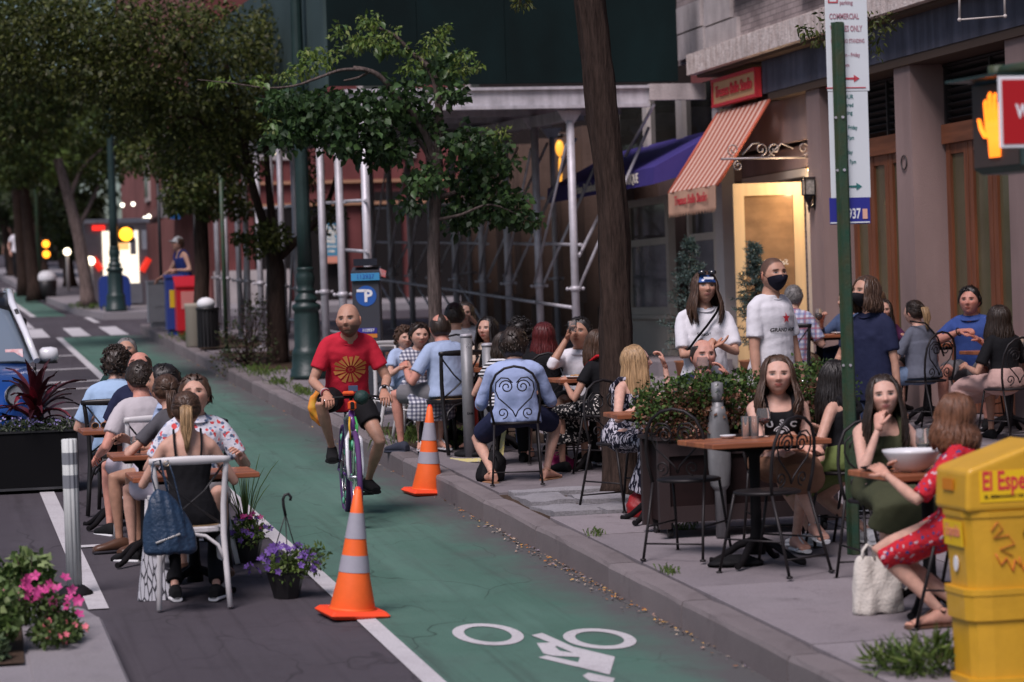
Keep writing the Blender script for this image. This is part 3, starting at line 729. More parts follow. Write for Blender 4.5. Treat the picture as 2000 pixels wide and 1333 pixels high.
# GROUND
def ground_mat(name,base,dark,light,grain=260,stains=.55,crack=0.,bumps=.25,gum=0.,tyre=0.,rand=0.):
 m=mat(name,base,.85); n,l,b=nodes(m)
 tc=n.new('ShaderNodeTexCoord')
 def noise(s,d=6,r=.6,vec=None):
  t=n.new('ShaderNodeTexNoise'); t.inputs['Scale'].default_value=s; t.inputs['Detail'].default_value=d; t.inputs['Roughness'].default_value=r
  l.new(vec or tc.outputs['Object'],t.inputs['Vector']); return t.outputs['Fac']
 def rng(v,a,c,o0=0.,o1=1.):
  t=n.new('ShaderNodeMapRange'); t.inputs[1].default_value=a; t.inputs[2].default_value=c; t.inputs[3].default_value=o0; t.inputs[4].default_value=o1; l.new(v,t.inputs[0]); return t.outputs[0]
 def mix(f,a,c):
  t=n.new('ShaderNodeMix'); t.data_type='RGBA'
  if hasattr(f,'links'): l.new(f,t.inputs[0])
  else: t.inputs[0].default_value=f
  for v,k in ((a,6),(c,7)):
   if hasattr(v,'links'): l.new(v,t.inputs[k])
   else: t.inputs[k].default_value=(*v,1)
  return t.outputs[2]
 c=mix(rng(noise(1.1),.35,.68),base,light)
 c=mix(rng(noise(.55,8,.7),.48,.72,0,stains),c,dark)
 c=mix(rng(noise(5,5,.7),.55,.75,0,stains*.8),c,dark)
 c=mix(rng(noise(grain,2),.38,.66,.0,.55),c,tuple(x*.55 for x in base))
 c=mix(rng(noise(grain*1.7,2),.62,.75,.0,.35),c,tuple(min(1,x*1.9) for x in light))
 if crack:
  mp=n.new('ShaderNodeMapping'); mp.inputs['Scale'].default_value=(1.0,.45,1); mp.inputs['Rotation'].default_value=(0,0,.35); l.new(tc.outputs['Object'],mp.inputs[0])
  dn=n.new('ShaderNodeTexNoise'); dn.inputs['Scale'].default_value=3; l.new(mp.outputs[0],dn.inputs['Vector'])
  ad=n.new('ShaderNodeMixRGB'); ad.blend_type='ADD'; ad.inputs[0].default_value=.35; l.new(mp.outputs[0],ad.inputs[1]); l.new(dn.outputs['Color'],ad.inputs[2])
  vo=n.new('ShaderNodeTexVoronoi'); vo.feature='DISTANCE_TO_EDGE'; vo.inputs['Scale'].default_value=1.3; l.new(ad.outputs[0],vo.inputs['Vector'])
  ck=rng(vo.outputs['Distance'],.002,.010,crack,0)
  mul=n.new('ShaderNodeMath'); mul.operation='MULTIPLY'; l.new(ck,mul.inputs[0]); l.new(rng(noise(.9),.42,.6),mul.inputs[1])
  c=mix(mul.outputs[0],c,tuple(x*.35 for x in dark))
 if tyre:
  mp=n.new('ShaderNodeMapping'); mp.inputs['Scale'].default_value=(9,.22,1); l.new(tc.outputs['Object'],mp.inputs[0])
  c=mix(rng(noise(1,6,.7,mp.outputs[0]),.52,.74,0,tyre),c,tuple(x*.8 for x in dark)); mp=n.new('ShaderNodeMapping'); mp.inputs['Scale'].default_value=(1.2,.12,1); l.new(tc.outputs['Object'],mp.inputs[0])
  c=mix(rng(noise(1,5,.6,mp.outputs[0]),.50,.70,0,tyre*.9),c,tuple(min(1,x*1.25) for x in light))
 if gum:
  v=n.new('ShaderNodeTexVoronoi'); v.inputs['Scale'].default_value=3.2; l.new(tc.outputs['Object'],v.inputs['Vector'])
  c=mix(rng(v.outputs['Distance'],.07,.045,0,gum),c,tuple(x*.6 for x in dark))
 if rand:
  oi=n.new('ShaderNodeObjectInfo'); vm=n.new('ShaderNodeVectorMath'); vm.operation='SCALE'; l.new(c,vm.inputs[0]); l.new(rng(oi.outputs['Random'],0,1,1-rand,1+rand*.5),vm.inputs['Scale']); c=vm.outputs[0]
 l.new(c,b.inputs['Base Color'])
 bp=n.new('ShaderNodeBump'); bp.inputs['Strength'].default_value=bumps; bp.inputs['Distance'].default_value=.01
 l.new(noise(grain*.8,3),bp.inputs['Height']); l.new(bp.outputs[0],b.inputs['Normal'])
 return m,mix,noise,rng,c,tc
M_asph=ground_mat('asphalt',(.074,.064,.074),(.04,.034,.038),(.10,.09,.102),stains=.6,crack=.6,tyre=.5)[0]
M_conc=ground_mat('sidewalk_concrete',(.245,.215,.228),(.115,.098,.104),(.31,.28,.295),grain=180,stains=.8,bumps=.15,gum=.6,rand=.2)[0]
M_granite=ground_mat('kerb_granite',(.20,.172,.175),(.09,.074,.074),(.27,.238,.24),grain=220,stains=.7,rand=.16)[0]
M_island=ground_mat('island_concrete',(.26,.24,.255),(.15,.135,.14),(.31,.29,.30),grain=180,stains=.5)[0]
M_cobble=ground_mat('cobble_granite',(.27,.26,.275),(.13,.12,.12),(.36,.35,.37),grain=90,stains=.6,bumps=.6)[0]
M_soil=ground_mat('soil',(.05,.034,.024),(.02,.014,.01),(.10,.065,.045),grain=60,bumps=.9)[0]
m,mix,noise,rng,c,tc=ground_mat('bike_lane_paint',(.080,.160,.124),(.062,.082,.074),(.112,.205,.165),stains=.72,crack=.75,tyre=.55,gum=.25)
n,l,b=nodes(m)
sx=n.new('ShaderNodeSeparateXYZ'); l.new(tc.outputs['Object'],sx.inputs[0])
nn=n.new('ShaderNodeMath'); nn.operation='MULTIPLY_ADD'; l.new(noise(1.7,7,.7),nn.inputs[0]); nn.inputs[1].default_value=.9; l.new(sx.outputs[0],nn.inputs[2])
c2=mix(rng(nn.outputs[0],3.86,4.26,0,.9),c,(.098,.088,.092))
l.new(c2,b.inputs['Base Color'])
M_lane=m
M_white,mix,noise,rng,c,tc=ground_mat('road_paint',(.55,.53,.54),(.30,.27,.28),(.62,.60,.62),stains=.7,grain=150)
n,l,b=nodes(M_white)
c2=mix(rng(noise(38,6,.75),.60,.68,0,.75),c,(.09,.085,.09)); l.new(c2,b.inputs['Base Color'])
def sheet(name,poly,k,m,label,cat,step=None):
 mb=MB(); mb.add([(x,y,gz(y,k)) for x,y in poly],[tuple(range(len(poly)))],False)
 return struct(name,mb,m,None,label,cat)
sheet('ground',[(-140,-40),(140,-40),(140,420),(-140,420)],-.02,M_asph,'wide dark ground under the whole street scene','ground')
sheet('road',[(-14,-20),(3.95,-20),(3.95,200),(-14,200)],0,M_asph,'dark grey asphalt roadway left of the kerb','road')
sheet('cross_street',[(3.95,48.2),(40,48.2),(40,55.6),(3.95,55.6)],0,M_asph,'asphalt side street crossing beyond the red newspaper box','road')
sheet('bike_lane',[(2.40,-6),(3.91,-6),(3.91,47.6),(2.40,47.6)],.004,M_lane,'green painted bicycle lane along the kerb','bike lane')
sheet('bike_lane',[(2.35,57.2),(3.0,57.2),(2.65,74.5),(2.1,74.5)],.004,M_lane,'far stretch of green bicycle lane beyond the crossing','bike lane')
sheet('lane_line',[(2.29,-6),(2.40,-6),(2.40,47.6),(2.29,47.6)],.008,M_white,'long white edge line beside the green lane','road marking')
sheet('lane_line',[(2.22,57.2),(2.35,57.2),(2.1,74.5),(1.95,74.5)],.008,M_white,'far white edge line beyond the crossing','road marking')
sheet('parking_line',[(.86,15.15),(.98,15.15),(.98,22.2),(.86,22.2)],.008,M_white,'white parking line running past the delineator post','road marking')
sheet('parking_line',[(.98,17.95),(2.29,17.95),(2.29,18.07),(.98,18.07)],.008,M_white,'white cross line under the roadside diners','road marking')
for i,y in enumerate((30.5,33.8,35.2,38.0,41.5)):
 lab=['nearest white buffer stripe beside the blue car','second white buffer stripe beside the blue car','third white buffer stripe beside the blue car','fourth white buffer stripe, near the car mirror','farthest white buffer stripe before the crossing'][i]
 o=sheet('buffer_stripe',[(.4,y-.25),(2.29,y+.05),(2.29,y+.25),(.4,y-.05)],.008,M_white,lab,'road marking'); o['group']='buffer stripes beside the lane'
for i,x in enumerate((-.36,.38,1.12,1.86,2.60,3.30)):
 lab='crossing stripe, %s from the kerb' % ('sixth','fifth','fourth','third','second','first')[i]
 o=sheet('crossing_stripe',[(x,47.75),(x+.34,47.75),(x+.34,51.3),(x,51.3)],.008,M_white,'white '+lab,'road marking'); o['group']='crosswalk stripes'
for i,(x,y0,y1) in enumerate(((1.95,51.6,56.2),(3.35,53.2,56.0))):
 o=sheet('lane_dash',[(x,y0),(x+.13,y0),(x+.08,y1),(x-.05,y1)],.008,M_white,('white dash across the side street, nearer the car','white dash across the side street, nearer the far lamp')[i],'road marking'); o['group']='lane dashes across the side street'
for i,x in enumerate((1.55,2.25,2.8)):
 o=sheet('crossing_stripe',[(x,75.2),(x+.3,75.2),(x+.25,78.5),(x-.05,78.5)],.008,M_white,'far crossing stripe up the street, %s from the kerb' % ('third','second','first')[i],'road marking'); o['group']='far crosswalk stripes'
mb=MB()
def gp(px,py): q=G(px,py); return (q.x,q.y,gz(q.y,.008))
def ringmark(cx,cy,ax,ay,w,rot=0):
 n_=28; o=len(mb.v)
 for k in range(n_):
  a=2*PI*k/n_
  for s in (1,0):
   x,y=(ax-w*(1-s))*math.cos(a),(ay-w*1.6*(1-s))*math.sin(a)
   x,y=x*math.cos(rot)-y*math.sin(rot),x*math.sin(rot)+y*math.cos(rot)
   mb.v.append((cx+x,cy+y,gz(cy+y,.008)))
 for k in range(n_):
  k2=(k+1) % n_; mb.f.append([o+2*k,o+2*k2,o+2*k2+1,o+2*k+1]); mb.mi.append(0); mb.sm.append(False)
ringmark(2.885,13.47,.182,.36,.062); ringmark(3.415,13.12,.182,.33,.062)
def zp(x,y): return gp(600+x/3.077,900+y/3.077)
zpoly=lambda pts: mb.add([zp(*p) for p in pts],[tuple(range(len(pts)))],False)
zpoly([(1348,1058),(1412,1044),(1600,1128),(1500,1122),(1460,1102)])
zpoly([(1380,1106),(1460,1102),(1500,1122),(1490,1128),(1518,1152),(1420,1168)])
zpoly([(1500,1122),(1600,1128),(1850,1188),(1800,1200),(1640,1190),(1600,1165)])
zpoly([(1420,1168),(1518,1152),(1600,1165),(1640,1190),(1480,1182)])
zpoly([(1640,1190),(1800,1200),(1850,1188),(1818,1296),(1620,1246)])
zpoly([(1388,1192),(1440,1180),(1630,1222),(1620,1248)])
zpoly([(1655,1302),(1690,1284),(1850,1318),(1835,1350),(1700,1335)])
struct('bicycle_marking',mb,M_white,None,'white painted bicycle symbol on the green lane','road marking')
kerb=MB(); kerb.box2((3.93,-6,-.5),(4.05,-5.9,-.4))
kb=MB()
for (y0,y1) in ((-6,47.4),): kb.add([(3.92,y0,gz(y0,-.05)),(4.07,y0,gz(y0,-.05)),(4.07,y1,gz(y1,-.05)),(3.92,y1,gz(y1,-.05)),(3.92,y0,gz(y0,.13)),(4.07,y0,gz(y0,.13)),(4.07,y1,gz(y1,.13)),(3.92,y1,gz(y1,.13))],
     [(0,1,2,3),(4,7,6,5),(0,4,5,1),(2,6,7,3),(0,3,7,4),(1,5,6,2)],False)
kerb=struct('kerb',kb,M_soil,None,'grey granite kerb between the green lane and the sidewalk','kerb')
stone=None; y=-2.0; i=0
meshes=[]
for v in range(4):
 L_=(1.72,1.5,1.86,1.62)[v]; s=MB()
 n_=7; prof=[(-.085,-.2),(-.085,.145),(-.072,.168),(-.03,.172),(.083,.170),(.083,-.2)]
 rings=[]
 for k in range(n_):
  yy=-L_/2+L_*k/(n_-1); e=.004 if k in (0,n_-1) else 0
  rings.append([(x+rnd.uniform(-.004,.004)*(1 if j in (1,2) else .3)+(e if x < 0 else -e),yy,z-e*2*(z > 0)+rnd.uniform(-.003,.003)*(j in (2,3))) for j,(x,z) in enumerate(prof)])
 s.ring_loft(rings,True,False); meshes.append((L_,s.mesh('kerb_stone',M_granite)))
while y < 47.2:
 L_,me=meshes[i % 4]; o=link('kerb_stone',me,kerb,(3.985+rnd.uniform(-.004,.004),y+L_/2,gz(y+L_/2)),0); o.rotation_euler.x=math.atan(SL)
 y += L_+.012; i += 1
sb=MB(); sb.add([(4.06,-6,gz(-6,.125)),(14,-6,gz(-6,.125)),(14,48,gz(48,.125)),(4.06,48,gz(48,.125))],[(0,1,2,3)],False)
walk=struct('sidewalk',sb,M_soil,None,'grey concrete sidewalk with diners, along the restaurant front','sidewalk')
cols=((4.10,5.73),(5.75,7.50),(7.52,9.30),(9.32,11.2),(11.22,13.6))
rows=[0,2.0,4.0,6.0,7.95,9.85,11.7,13.62,15.98,17.0,18.55,20.2,22.0]
while rows[-1] < 46.5: rows.append(rows[-1]+1.9)
slabs={}
for ci,(x0,x1) in enumerate(cols):
 for ri in range(len(rows)-1):
  y0,y1=rows[ri],rows[ri+1]
  if ci == 0 and abs(y0-17.0) < .01: continue          # tree pit
  if ci == 0 and y0 > 22.1 and y0 < 24: pass
  key=(ci,round(y1-y0,2))
  if key not in slabs:
   s=MB(); s.rbox((0,0,0),(x1-x0,y1-y0-.022,.06),.003); slabs[key]=s.mesh('slab',M_conc)
  o=link('slab',slabs[key],walk,((x0+x1)/2,(y0+y1)/2,gz((y0+y1)/2,.14+rnd.uniform(-.002,.002)))); o.rotation_euler.x=math.atan(SL)+rnd.uniform(-.0015,.0015)
pit=struct('tree_pit',MB().add([(4.09,16.99,gz(17,.150)),(5.74,16.99,gz(17,.150)),(5.74,18.56,gz(18.56,.150)),(4.09,18.56,gz(18.56,.150))],[(0,1,2,3)]),M_soil,None,'soil filled tree pit with loose granite blocks','tree pit')
for (x,y,sx_,sy_,rz) in ((4.30,17.32,.34,.60,.04),(4.30,17.98,.33,.64,-.03),(4.67,17.28,.36,.52,.05),(4.69,17.88,.36,.60,-.04),(5.05,17.22,.34,.40,.1),(4.50,18.42,.70,.2,.03),(5.2,18.42,.6,.2,-.02)):
 s=MB(); nx,ny=4,5; top=[[(-sx_/2+sx_*a/(nx-1)+rnd.uniform(-.012,.012),-sy_/2+sy_*c_/(ny-1)+rnd.uniform(-.012,.012),.045+rnd.uniform(-.008,.008)-(.012 if a in (0,nx-1) or c_ in (0,ny-1) else 0)) for a in range(nx)] for c_ in range(ny)]
 vs=[p for r_ in top for p in r_]; fs=[(c_*nx+a,c_*nx+a+1,(c_+1)*nx+a+1,(c_+1)*nx+a) for c_ in range(ny-1) for a in range(nx-1)]
 per=[a for a in range(nx)]+[c_*nx+nx-1 for c_ in range(1,ny)]+[(ny-1)*nx+a for a in range(nx-2,-1,-1)]+[c_*nx for c_ in range(ny-2,0,-1)]
 o_=len(vs); vs += [(vs[p][0],vs[p][1],-.06) for p in per]
 fs += [(per[k],per[(k+1) % len(per)],o_+(k+1) % len(per),o_+k) for k in range(len(per))]
 s.add(vs,fs,False); o=s.build('granite_block',M_cobble,pit,(x,y,gz(y,.155)),rz)
sheet('tree_pit',[(4.15,22.1),(5.5,22.1),(5.5,24.4),(4.15,24.4)],.176,M_soil,'grassy tree pit of the young tree by the bollards','tree pit')
sheet('tree_pit',[(4.15,33.6),(5.6,33.6),(5.6,37.8),(4.15,37.8)],.176,M_soil,'tree pit with shrubs beyond the tall green lamp','tree pit')
sheet('tree_pit',[(4.05,39.0),(5.2,39.0),(5.2,42.5),(4.05,42.5)],.176,M_soil,'narrow weedy tree pit beside the grey bin','tree pit')
fs_=MB(); P_=[(3.62,54.6),(3.25,57.5),(2.95,66),(2.72,74),(2.4,100),(14,100),(14,54.6)]
fs_.add([(x,y,gz(y,-.05)) for x,y in P_]+[(x,y,gz(y,.15)) for x,y in P_],[tuple(range(7,14)),(0,1,8,7),(1,2,9,8),(2,3,10,9),(3,4,11,10),(6,0,7,13),(4,5,12,11),(5,6,13,12)],False)
struct('far_sidewalk',fs_,M_island,None,'pale far sidewalk beyond the side street','sidewalk')
isl=MB(); P_=[(-6,8.0),(.86,8.0),(.86,13.9),(.80,14.25),(.66,14.45),(-6,14.45)]
isl.add([(x,y,gz(y,-.05)) for x,y in P_]+[(x,y,gz(y,.14)) for x,y in P_]+[(x-(.02 if x > 0 else 0),y-(.02 if y > 14 else 0),gz(y,.155)) for x,y in P_],
  [(12,13,14,15,16,17)]+[(a,(a+1) % 6,6+(a+1) % 6,6+a) for a in range(6)]+[(6+a,6+(a+1) % 6,12+(a+1) % 6,12+a) for a in range(6)],False)
island=struct('traffic_island',isl,M_island,None,'concrete traffic island with flowers at the road edge','traffic island')
for y0,y1 in ((8.0,9.9),(9.92,11.85),(11.87,13.85)):
 s=MB(); s.rbox((0,0,0),(.42,y1-y0-.012,.05),.006); o=s.build('edge_stone',M_island,island,(.635,(y0+y1)/2,gz((y0+y1)/2,.142))); o.rotation_euler.x=math.atan(SL)
sheet('flower_bed',[(-3,12.55),(.40,12.55),(.44,14.3),(-3,14.3)],.17,M_soil,'soil bed on the traffic island','flower bed')
lt=MB(); rl=random.Random(3)
LC=[(.42,.16,.04),(.5,.3,.1),(.3,.2,.16),(.45,.36,.28),(.2,.17,.2),(.16,.13,.12)]
for k in range(520):
 y=rl.triangular(11.5,19.5,15.6) if k < 380 else rl.uniform(9,40); x=3.895-abs(rl.gauss(0,.05)); a=rl.uniform(0,PI); s_=rl.uniform(.006,.018)
 lt.col=rl.choice(LC); z=gz(y,.012)
 lt.add([(x+s_*math.cos(a+q)*(1 if j % 2 else .55),y+s_*math.sin(a+q)*(1 if j % 2 else .55),z+rl.uniform(0,.012)) for j,q in enumerate((0,PI/2,PI,3*PI/2))],[(0,1,2,3)],False)
mlit=mat('leaf_litter',(.3,.2,.1),.8); n,l,b=nodes(mlit); at=n.new('ShaderNodeVertexColor'); at.layer_name='Col'; l.new(at.outputs[0],b.inputs['Base Color'])
tag(lt.build('gutter_litter',mlit,fixn=False),'dry leaf scraps and grit lying along the gutter','litter',kind='stuff')
# BUILDINGS
def wp(name,mb,m,parent,label=None,up=None,kind=None):
 o=mb.build(name,m,parent)
 p=parent; off=Vector((0,0,0))
 while p is not None: off += Vector(p.location); p=p.parent
 o.location=-off
 if label: o['label']=label
 if kind: o['kind']=kind
 return o
def B2(*ab):
 mb=MB()
 for a,b in ab: mb.box2(a,b)
 return mb
M_stucco=mat('stucco_taupe',(.30,.215,.20),.9,nz=(1.2,.12),bump=(90,.25),streak=(3,3,.5,.18))
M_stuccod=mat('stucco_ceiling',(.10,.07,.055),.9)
M_band=mat('slate_band',(.135,.135,.175),.7,nz=(2.5,.35),streak=(6,6,.6,.4),bump=(30,.15))
M_cornice=mat('peeling_paint',(.74,.66,.62),.85,nz=(9,.3,(.48,.38,.34)),streak=(14,14,2.5,.28),bump=(30,.5))
M_ltstone=mat('pale_stone',(.48,.43,.42),.85,nz=(3,.25),streak=(5,5,1,.25),bump=(40,.3))
M_wood=mat('varnished_wood',(.20,.068,.032),.4,streak=(18,18,1.5,.35),bump=(40,.1))
M_wood2=mat('lintel_wood',(.24,.085,.04),.5,streak=(18,1.5,18,.35))
M_dark=mat('painted_dark',(.012,.010,.010),.8)  # near-black paint stands in for the shade inside openings
M_louvre=mat('louvre_metal',(.03,.026,.026),.5)
M_glassd=mat('window_glass_dark',(.035,.035,.03),.06,spec=.8,nz=(1.5,.5))
M_glassg=mat('greenish_glass',(.13,.115,.062),.12,spec=.7,nz=(1.0,.35))  # greenish reflection painted into the pane colour
M_cream=mat('cream_paint',(.55,.49,.42),.55,nz=(4,.12),bump=(50,.1))
M_white=MATS['road_paint']
M_offw=mat('off_white_paint',(.58,.53,.50),.6,nz=(3,.15))
def brickmat(name,c1,c2,mortar,sc=1.,bw=.2,bh=.065,axis='yz'):
 m=mat(name,c1,.9); n,l,b=nodes(m)
 tc=n.new('ShaderNodeTexCoord'); sx=n.new('ShaderNodeSeparateXYZ'); cb=n.new('ShaderNodeCombineXYZ'); l.new(tc.outputs['Object'],sx.inputs[0])
 l.new(sx.outputs[1 if axis == 'yz' else 0],cb.inputs[0]); l.new(sx.outputs[2],cb.inputs[1])
 t=n.new('ShaderNodeTexBrick'); l.new(cb.outputs[0],t.inputs['Vector']); t.inputs['Scale'].default_value=1
 t.inputs['Brick Width'].default_value=bw; t.inputs['Row Height'].default_value=bh; t.inputs['Mortar Size'].default_value=.006
 t.inputs['Color1'].default_value=(*c1,1); t.inputs['Color2'].default_value=(*c2,1); t.inputs['Mortar'].default_value=(*mortar,1)
 no=n.new('ShaderNodeTexNoise'); no.inputs['Scale'].default_value=2.2; no.inputs['Detail'].default_value=6; l.new(tc.outputs['Object'],no.inputs['Vector'])
 mr=n.new('ShaderNodeMapRange'); mr.inputs[1].default_value=.3; mr.inputs[2].default_value=.7; mr.inputs[3].default_value=.7; mr.inputs[4].default_value=1.15; l.new(no.outputs['Fac'],mr.inputs[0])
 vm=n.new('ShaderNodeVectorMath'); vm.operation='SCALE'; l.new(t.outputs['Color'],vm.inputs[0]); l.new(mr.outputs[0],vm.inputs['Scale']); l.new(vm.outputs[0],b.inputs['Base Color'])
 bp=n.new('ShaderNodeBump'); bp.inputs['Strength'].default_value=.6; bp.inputs['Distance'].default_value=.008; bp.invert=True; l.new(t.outputs['Fac'],bp.inputs['Height']); l.new(bp.outputs[0],b.inputs['Normal'])
 return m
M_brickg=brickmat('grey_painted_brick',(.36,.30,.29),(.27,.22,.215),(.19,.16,.155))
M_brickr=brickmat('red_brick',(.27,.085,.075),(.22,.065,.06),(.20,.13,.12),axis='xz')
M_brickry=brickmat('red_brick_street',(.25,.10,.09),(.21,.08,.07),(.20,.13,.12),axis='yz')
bld=thing('restaurant_building','grey brick restaurant building with taupe pillars and dark slate band','building',(9.9,23,gz(23,.17)))
wp('wall',B2(((9.95,12.0,.3),(10.25,31.6,5.0)),((9.52,12.0,5.24),(10.25,31.6,9.5))),M_brickg,bld)
wp('cornice',B2(((9.2,12,4.995),(9.95,30.2,5.245)),((9.27,12,5.245),(9.52,29.0,5.275))),M_cornice,bld,'cornice with peeling cream paint')
wp('band',B2(((9.45,12,4.585),(9.94,28.06,4.955))),M_band,bld,'slate blue band under the cornice')
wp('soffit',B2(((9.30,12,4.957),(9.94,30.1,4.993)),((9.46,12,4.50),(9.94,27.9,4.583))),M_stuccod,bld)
for y0 in (26.3,23.68,20.98,18.3,15.65):
 pl=wp('pillar',B2(((9.5,y0,gz(y0,.1)),(9.945,y0+.43,4.498))),M_stucco,bld)
 ring=MB(); ring.tube([(9.488,y0+.2+.07*math.cos(a),3.55+.07*math.sin(a)) for a in [k*PI/8 for k in range(16)]],.007,5,closed=True)
 if y0 < 24: wp('iron_ring',ring,M_louvre,pl)
slat_me=None
for bi,(ya,yb) in enumerate(((24.13,26.28),(21.43,23.66),(18.75,20.96),(16.1,18.28))):
 wp('lintel',B2(((9.80,ya,3.71),(9.94,yb,3.90))),M_wood2,bld)
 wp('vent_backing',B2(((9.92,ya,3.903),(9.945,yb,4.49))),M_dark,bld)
 fr=B2(*[((9.84,y,3.903),(9.90,y+.03,4.49)) for y in (ya,(ya+yb)/2-.015,yb-.03)])
 fr.box2((9.83,ya,4.47),(9.89,yb,4.489))
 vf=wp('vent_frame',fr,M_louvre,bld)
 for k in range(8):
  for h in (0,1):
   y0,y1=(ya+.032,(ya+yb)/2-.017) if h == 0 else ((ya+yb)/2+.017,yb-.032)
   if slat_me is None:
    s=MB(); s.box((0,0,0),(.07,(y1-y0),.012),Matrix.Rotation(R(35),3,'Y')); slat_me=s.mesh('slat',M_louvre)
   o=link('slat',slat_me,vf,None); off=Vector(bld.location)+Vector(vf.location); o.location=Vector((9.885,(y0+y1)/2,3.94+k*.072))-off
 nl=4; wleaf=(yb-ya)/nl; z0=gz((ya+yb)/2,.18); z1=3.708
 for k in range(nl):
  a,b_=ya+k*wleaf+.008,ya+(k+1)*wleaf-.008
  dm=B2(((9.84,a,z0),(9.9,a+.10,z1)),((9.84,b_-.10,z0),(9.9,b_,z1)),((9.845,a+.1,z1-.10),(9.895,b_-.1,z1)),((9.845,a+.1,z0),(9.895,b_-.1,z0+.55)))
  d=wp('folding_door',dm,M_wood,bld)
  wp('pane',B2(((9.868,a+.1,z0+.55),(9.876,b_-.1,z1-.1))),M_glassg,d)
for (y,w,h,z) in ((29.0,1.25,.3,5.62),(29.25,1.05,.34,5.93),(29.0,1.35,.3,6.28),(29.2,1.2,.4,6.6),(30.35,1.1,.33,5.62),(30.45,1.1,.34,5.96)):
 wp('stone_block',B2(((9.47,y,z-.33),(9.519,y+w,z-.33+h-.012))),M_ltstone,bld)
for (y0,y1,z0) in ((28.1,29.0,6.0),(25.4,26.6,5.72),(22.7,23.9,5.72),(20.0,21.2,5.72)):
 wfr=wp('window',B2(((9.49,y0-.02,z0),(9.54,y0+.07,z0+1.6)),((9.49,y1-.07,z0),(9.54,y1+.02,z0+1.6)),((9.49,y0+.07,z0),(9.54,y1-.07,z0+.07)),((9.49,y0+.07,z0+.75),(9.54,y1-.07,z0+.81))),M_ltstone,bld)
 wp('pane',B2(((9.515,y0+.07,z0+.07),(9.518,y1-.07,z0+1.6))),M_glassd,wfr)
 wp('sill',B2(((9.40,y0-.1,z0-.13),(9.515,y1+.1,z0-.003))),M_ltstone,wfr)
shop=thing('shop_building','white wooden shopfront with bay windows between shed and restaurant','building',(9.6,31,gz(31,.17)))
zf=gz(31,.17)
wp('wall',B2(((10.1,26.75,zf-.2),(10.4,36,4.99)),((9.62,29.72,zf+2.27),(10.09,30.15,4.9)),((9.62,26.735,4.0),(9.7,29.7,4.5))),M_stucco,shop)
wp('pilaster',B2(((9.45,29.72,zf),(9.615,30.02,4.54))),M_offw,shop)
M_wallglow=mat('glowing_wall',(.75,.55,.30),.7,emit=(1,.62,.25),estr=.75,nz=(3,.2))  # the wall emits its own warm glow in place of lamplight
wp('entrance_wall',B2(((10.06,27.4,zf),(10.09,29.7,3.6)),),M_wallglow,shop,'wall inside the open entrance with an added warm glow')
wp('entrance_soffit',B2(((9.71,26.75,3.7),(10.09,29.7,3.95))),M_stucco,shop)
jm=wp('door_frame',B2(((9.70,26.76,zf),(9.80,27.40,3.68)),((9.70,27.4,3.60),(9.80,29.7,3.69))),M_cream,shop)
ang=R(172)
def dbox(x0,x1,y0,y1,z0,z1): return ((x0,y0,z0),(x1,y1,z1))
dW,dH=.80,2.12
dmb=B2(dbox(0,.12,-.022,.022,0,dH),dbox(dW-.12,dW,-.022,.022,0,dH),dbox(.12,dW-.12,-.021,.021,dH-.14,dH),dbox(.12,dW-.12,-.021,.021,0,.24))
M_doorp=mat('honey_door_paint',(.66,.46,.24),.45,streak=(12,12,1,.15))
wood_leaf=dmb.build('door_leaf',M_doorp,shop,Vector((9.69,27.46,zf+.03))-Vector(shop.location),ang)
M_glassdoor=mat('door_glass',(.34,.20,.10),.12,spec=.6,nz=(2.2,.45),streak=(1,1,7,.25))  # brown reflection of the interior painted into the glass colour
B2(dbox(.12,dW-.12,-.004,.004,.24,dH-.14)).build('pane',M_glassdoor,wood_leaf)
kn=MB(); M_brass=mat('brass',(.55,.36,.14),.3,1.)
for z in (1.08,.84):
 kn.lathe([(.0,0),(.028,.002),(.026,.012),(.012,.02),(.012,.04),(.028,.05),(.024,.075),(0,.08)],(0,0,0),10)
 kn.v=[(v if i < len(kn.v)-80 else v) for i,v in enumerate(kn.v)]
k1=MB()
for z in (1.10,.86):
 for s in (1,-1):
  t=MB(); t.lathe([(.0,0),(.03,.002),(.028,.01),(.012,.016),(.012,.035),(.028,.045),(.022,.07),(0,.074)],(0,0,0),10)
  xform(t,Matrix.Translation((dW-.06,s*.022,z)) @ Matrix.Rotation(-s*PI/2,4,'X')); k1.merge(t)
el_=thing('entrance_lamp','small warm ceiling lamp in the shop entrance by the glass door','lamp',(9.66,27.0,3.66)); MB().lathe([(.09,0),(.09,.03),(.05,.035)],n=14).build('fixture',M_brass,el_); MB().ell((0,0,-.01),(.07,.07,.035),10,6).build('bulb',mat('entrance_bulb',(1,.8,.5),.4,emit=(1,.62,.28),estr=6),el_)
ld_=bpy.data.lights.new('entrance_light','POINT'); lo_=bpy.data.objects.new('entrance_light',ld_); COL.objects.link(lo_); lo_.location=(9.55,26.98,3.52); ld_.energy=20; ld_.color=(1,.74,.46); ld_.shadow_soft_size=.12
k1.build('door_knob',M_brass,wood_leaf)
M_gold=mat('white_lettering',(.85,.78,.65),.5)
for txt,sz,z in (('Salon Hours',.085,1.22),('Tue - Fri  10 - 7',.035,1.13),('Saturday  9 - 6',.035,1.07),('Sunday Closed',.035,1.01)):
 t=text_mb(txt,sz,.001,shear=.25 if sz > .05 else 0); xform(t,frame((dW/2,.007,z),(-1,0,0),(0,1,0)))
 t.v=[(2*dW/2-x,y,z_) for x,y,z_ in t.v]          # painted to be read from the other side
 t.build('lettering',M_gold,wood_leaf)
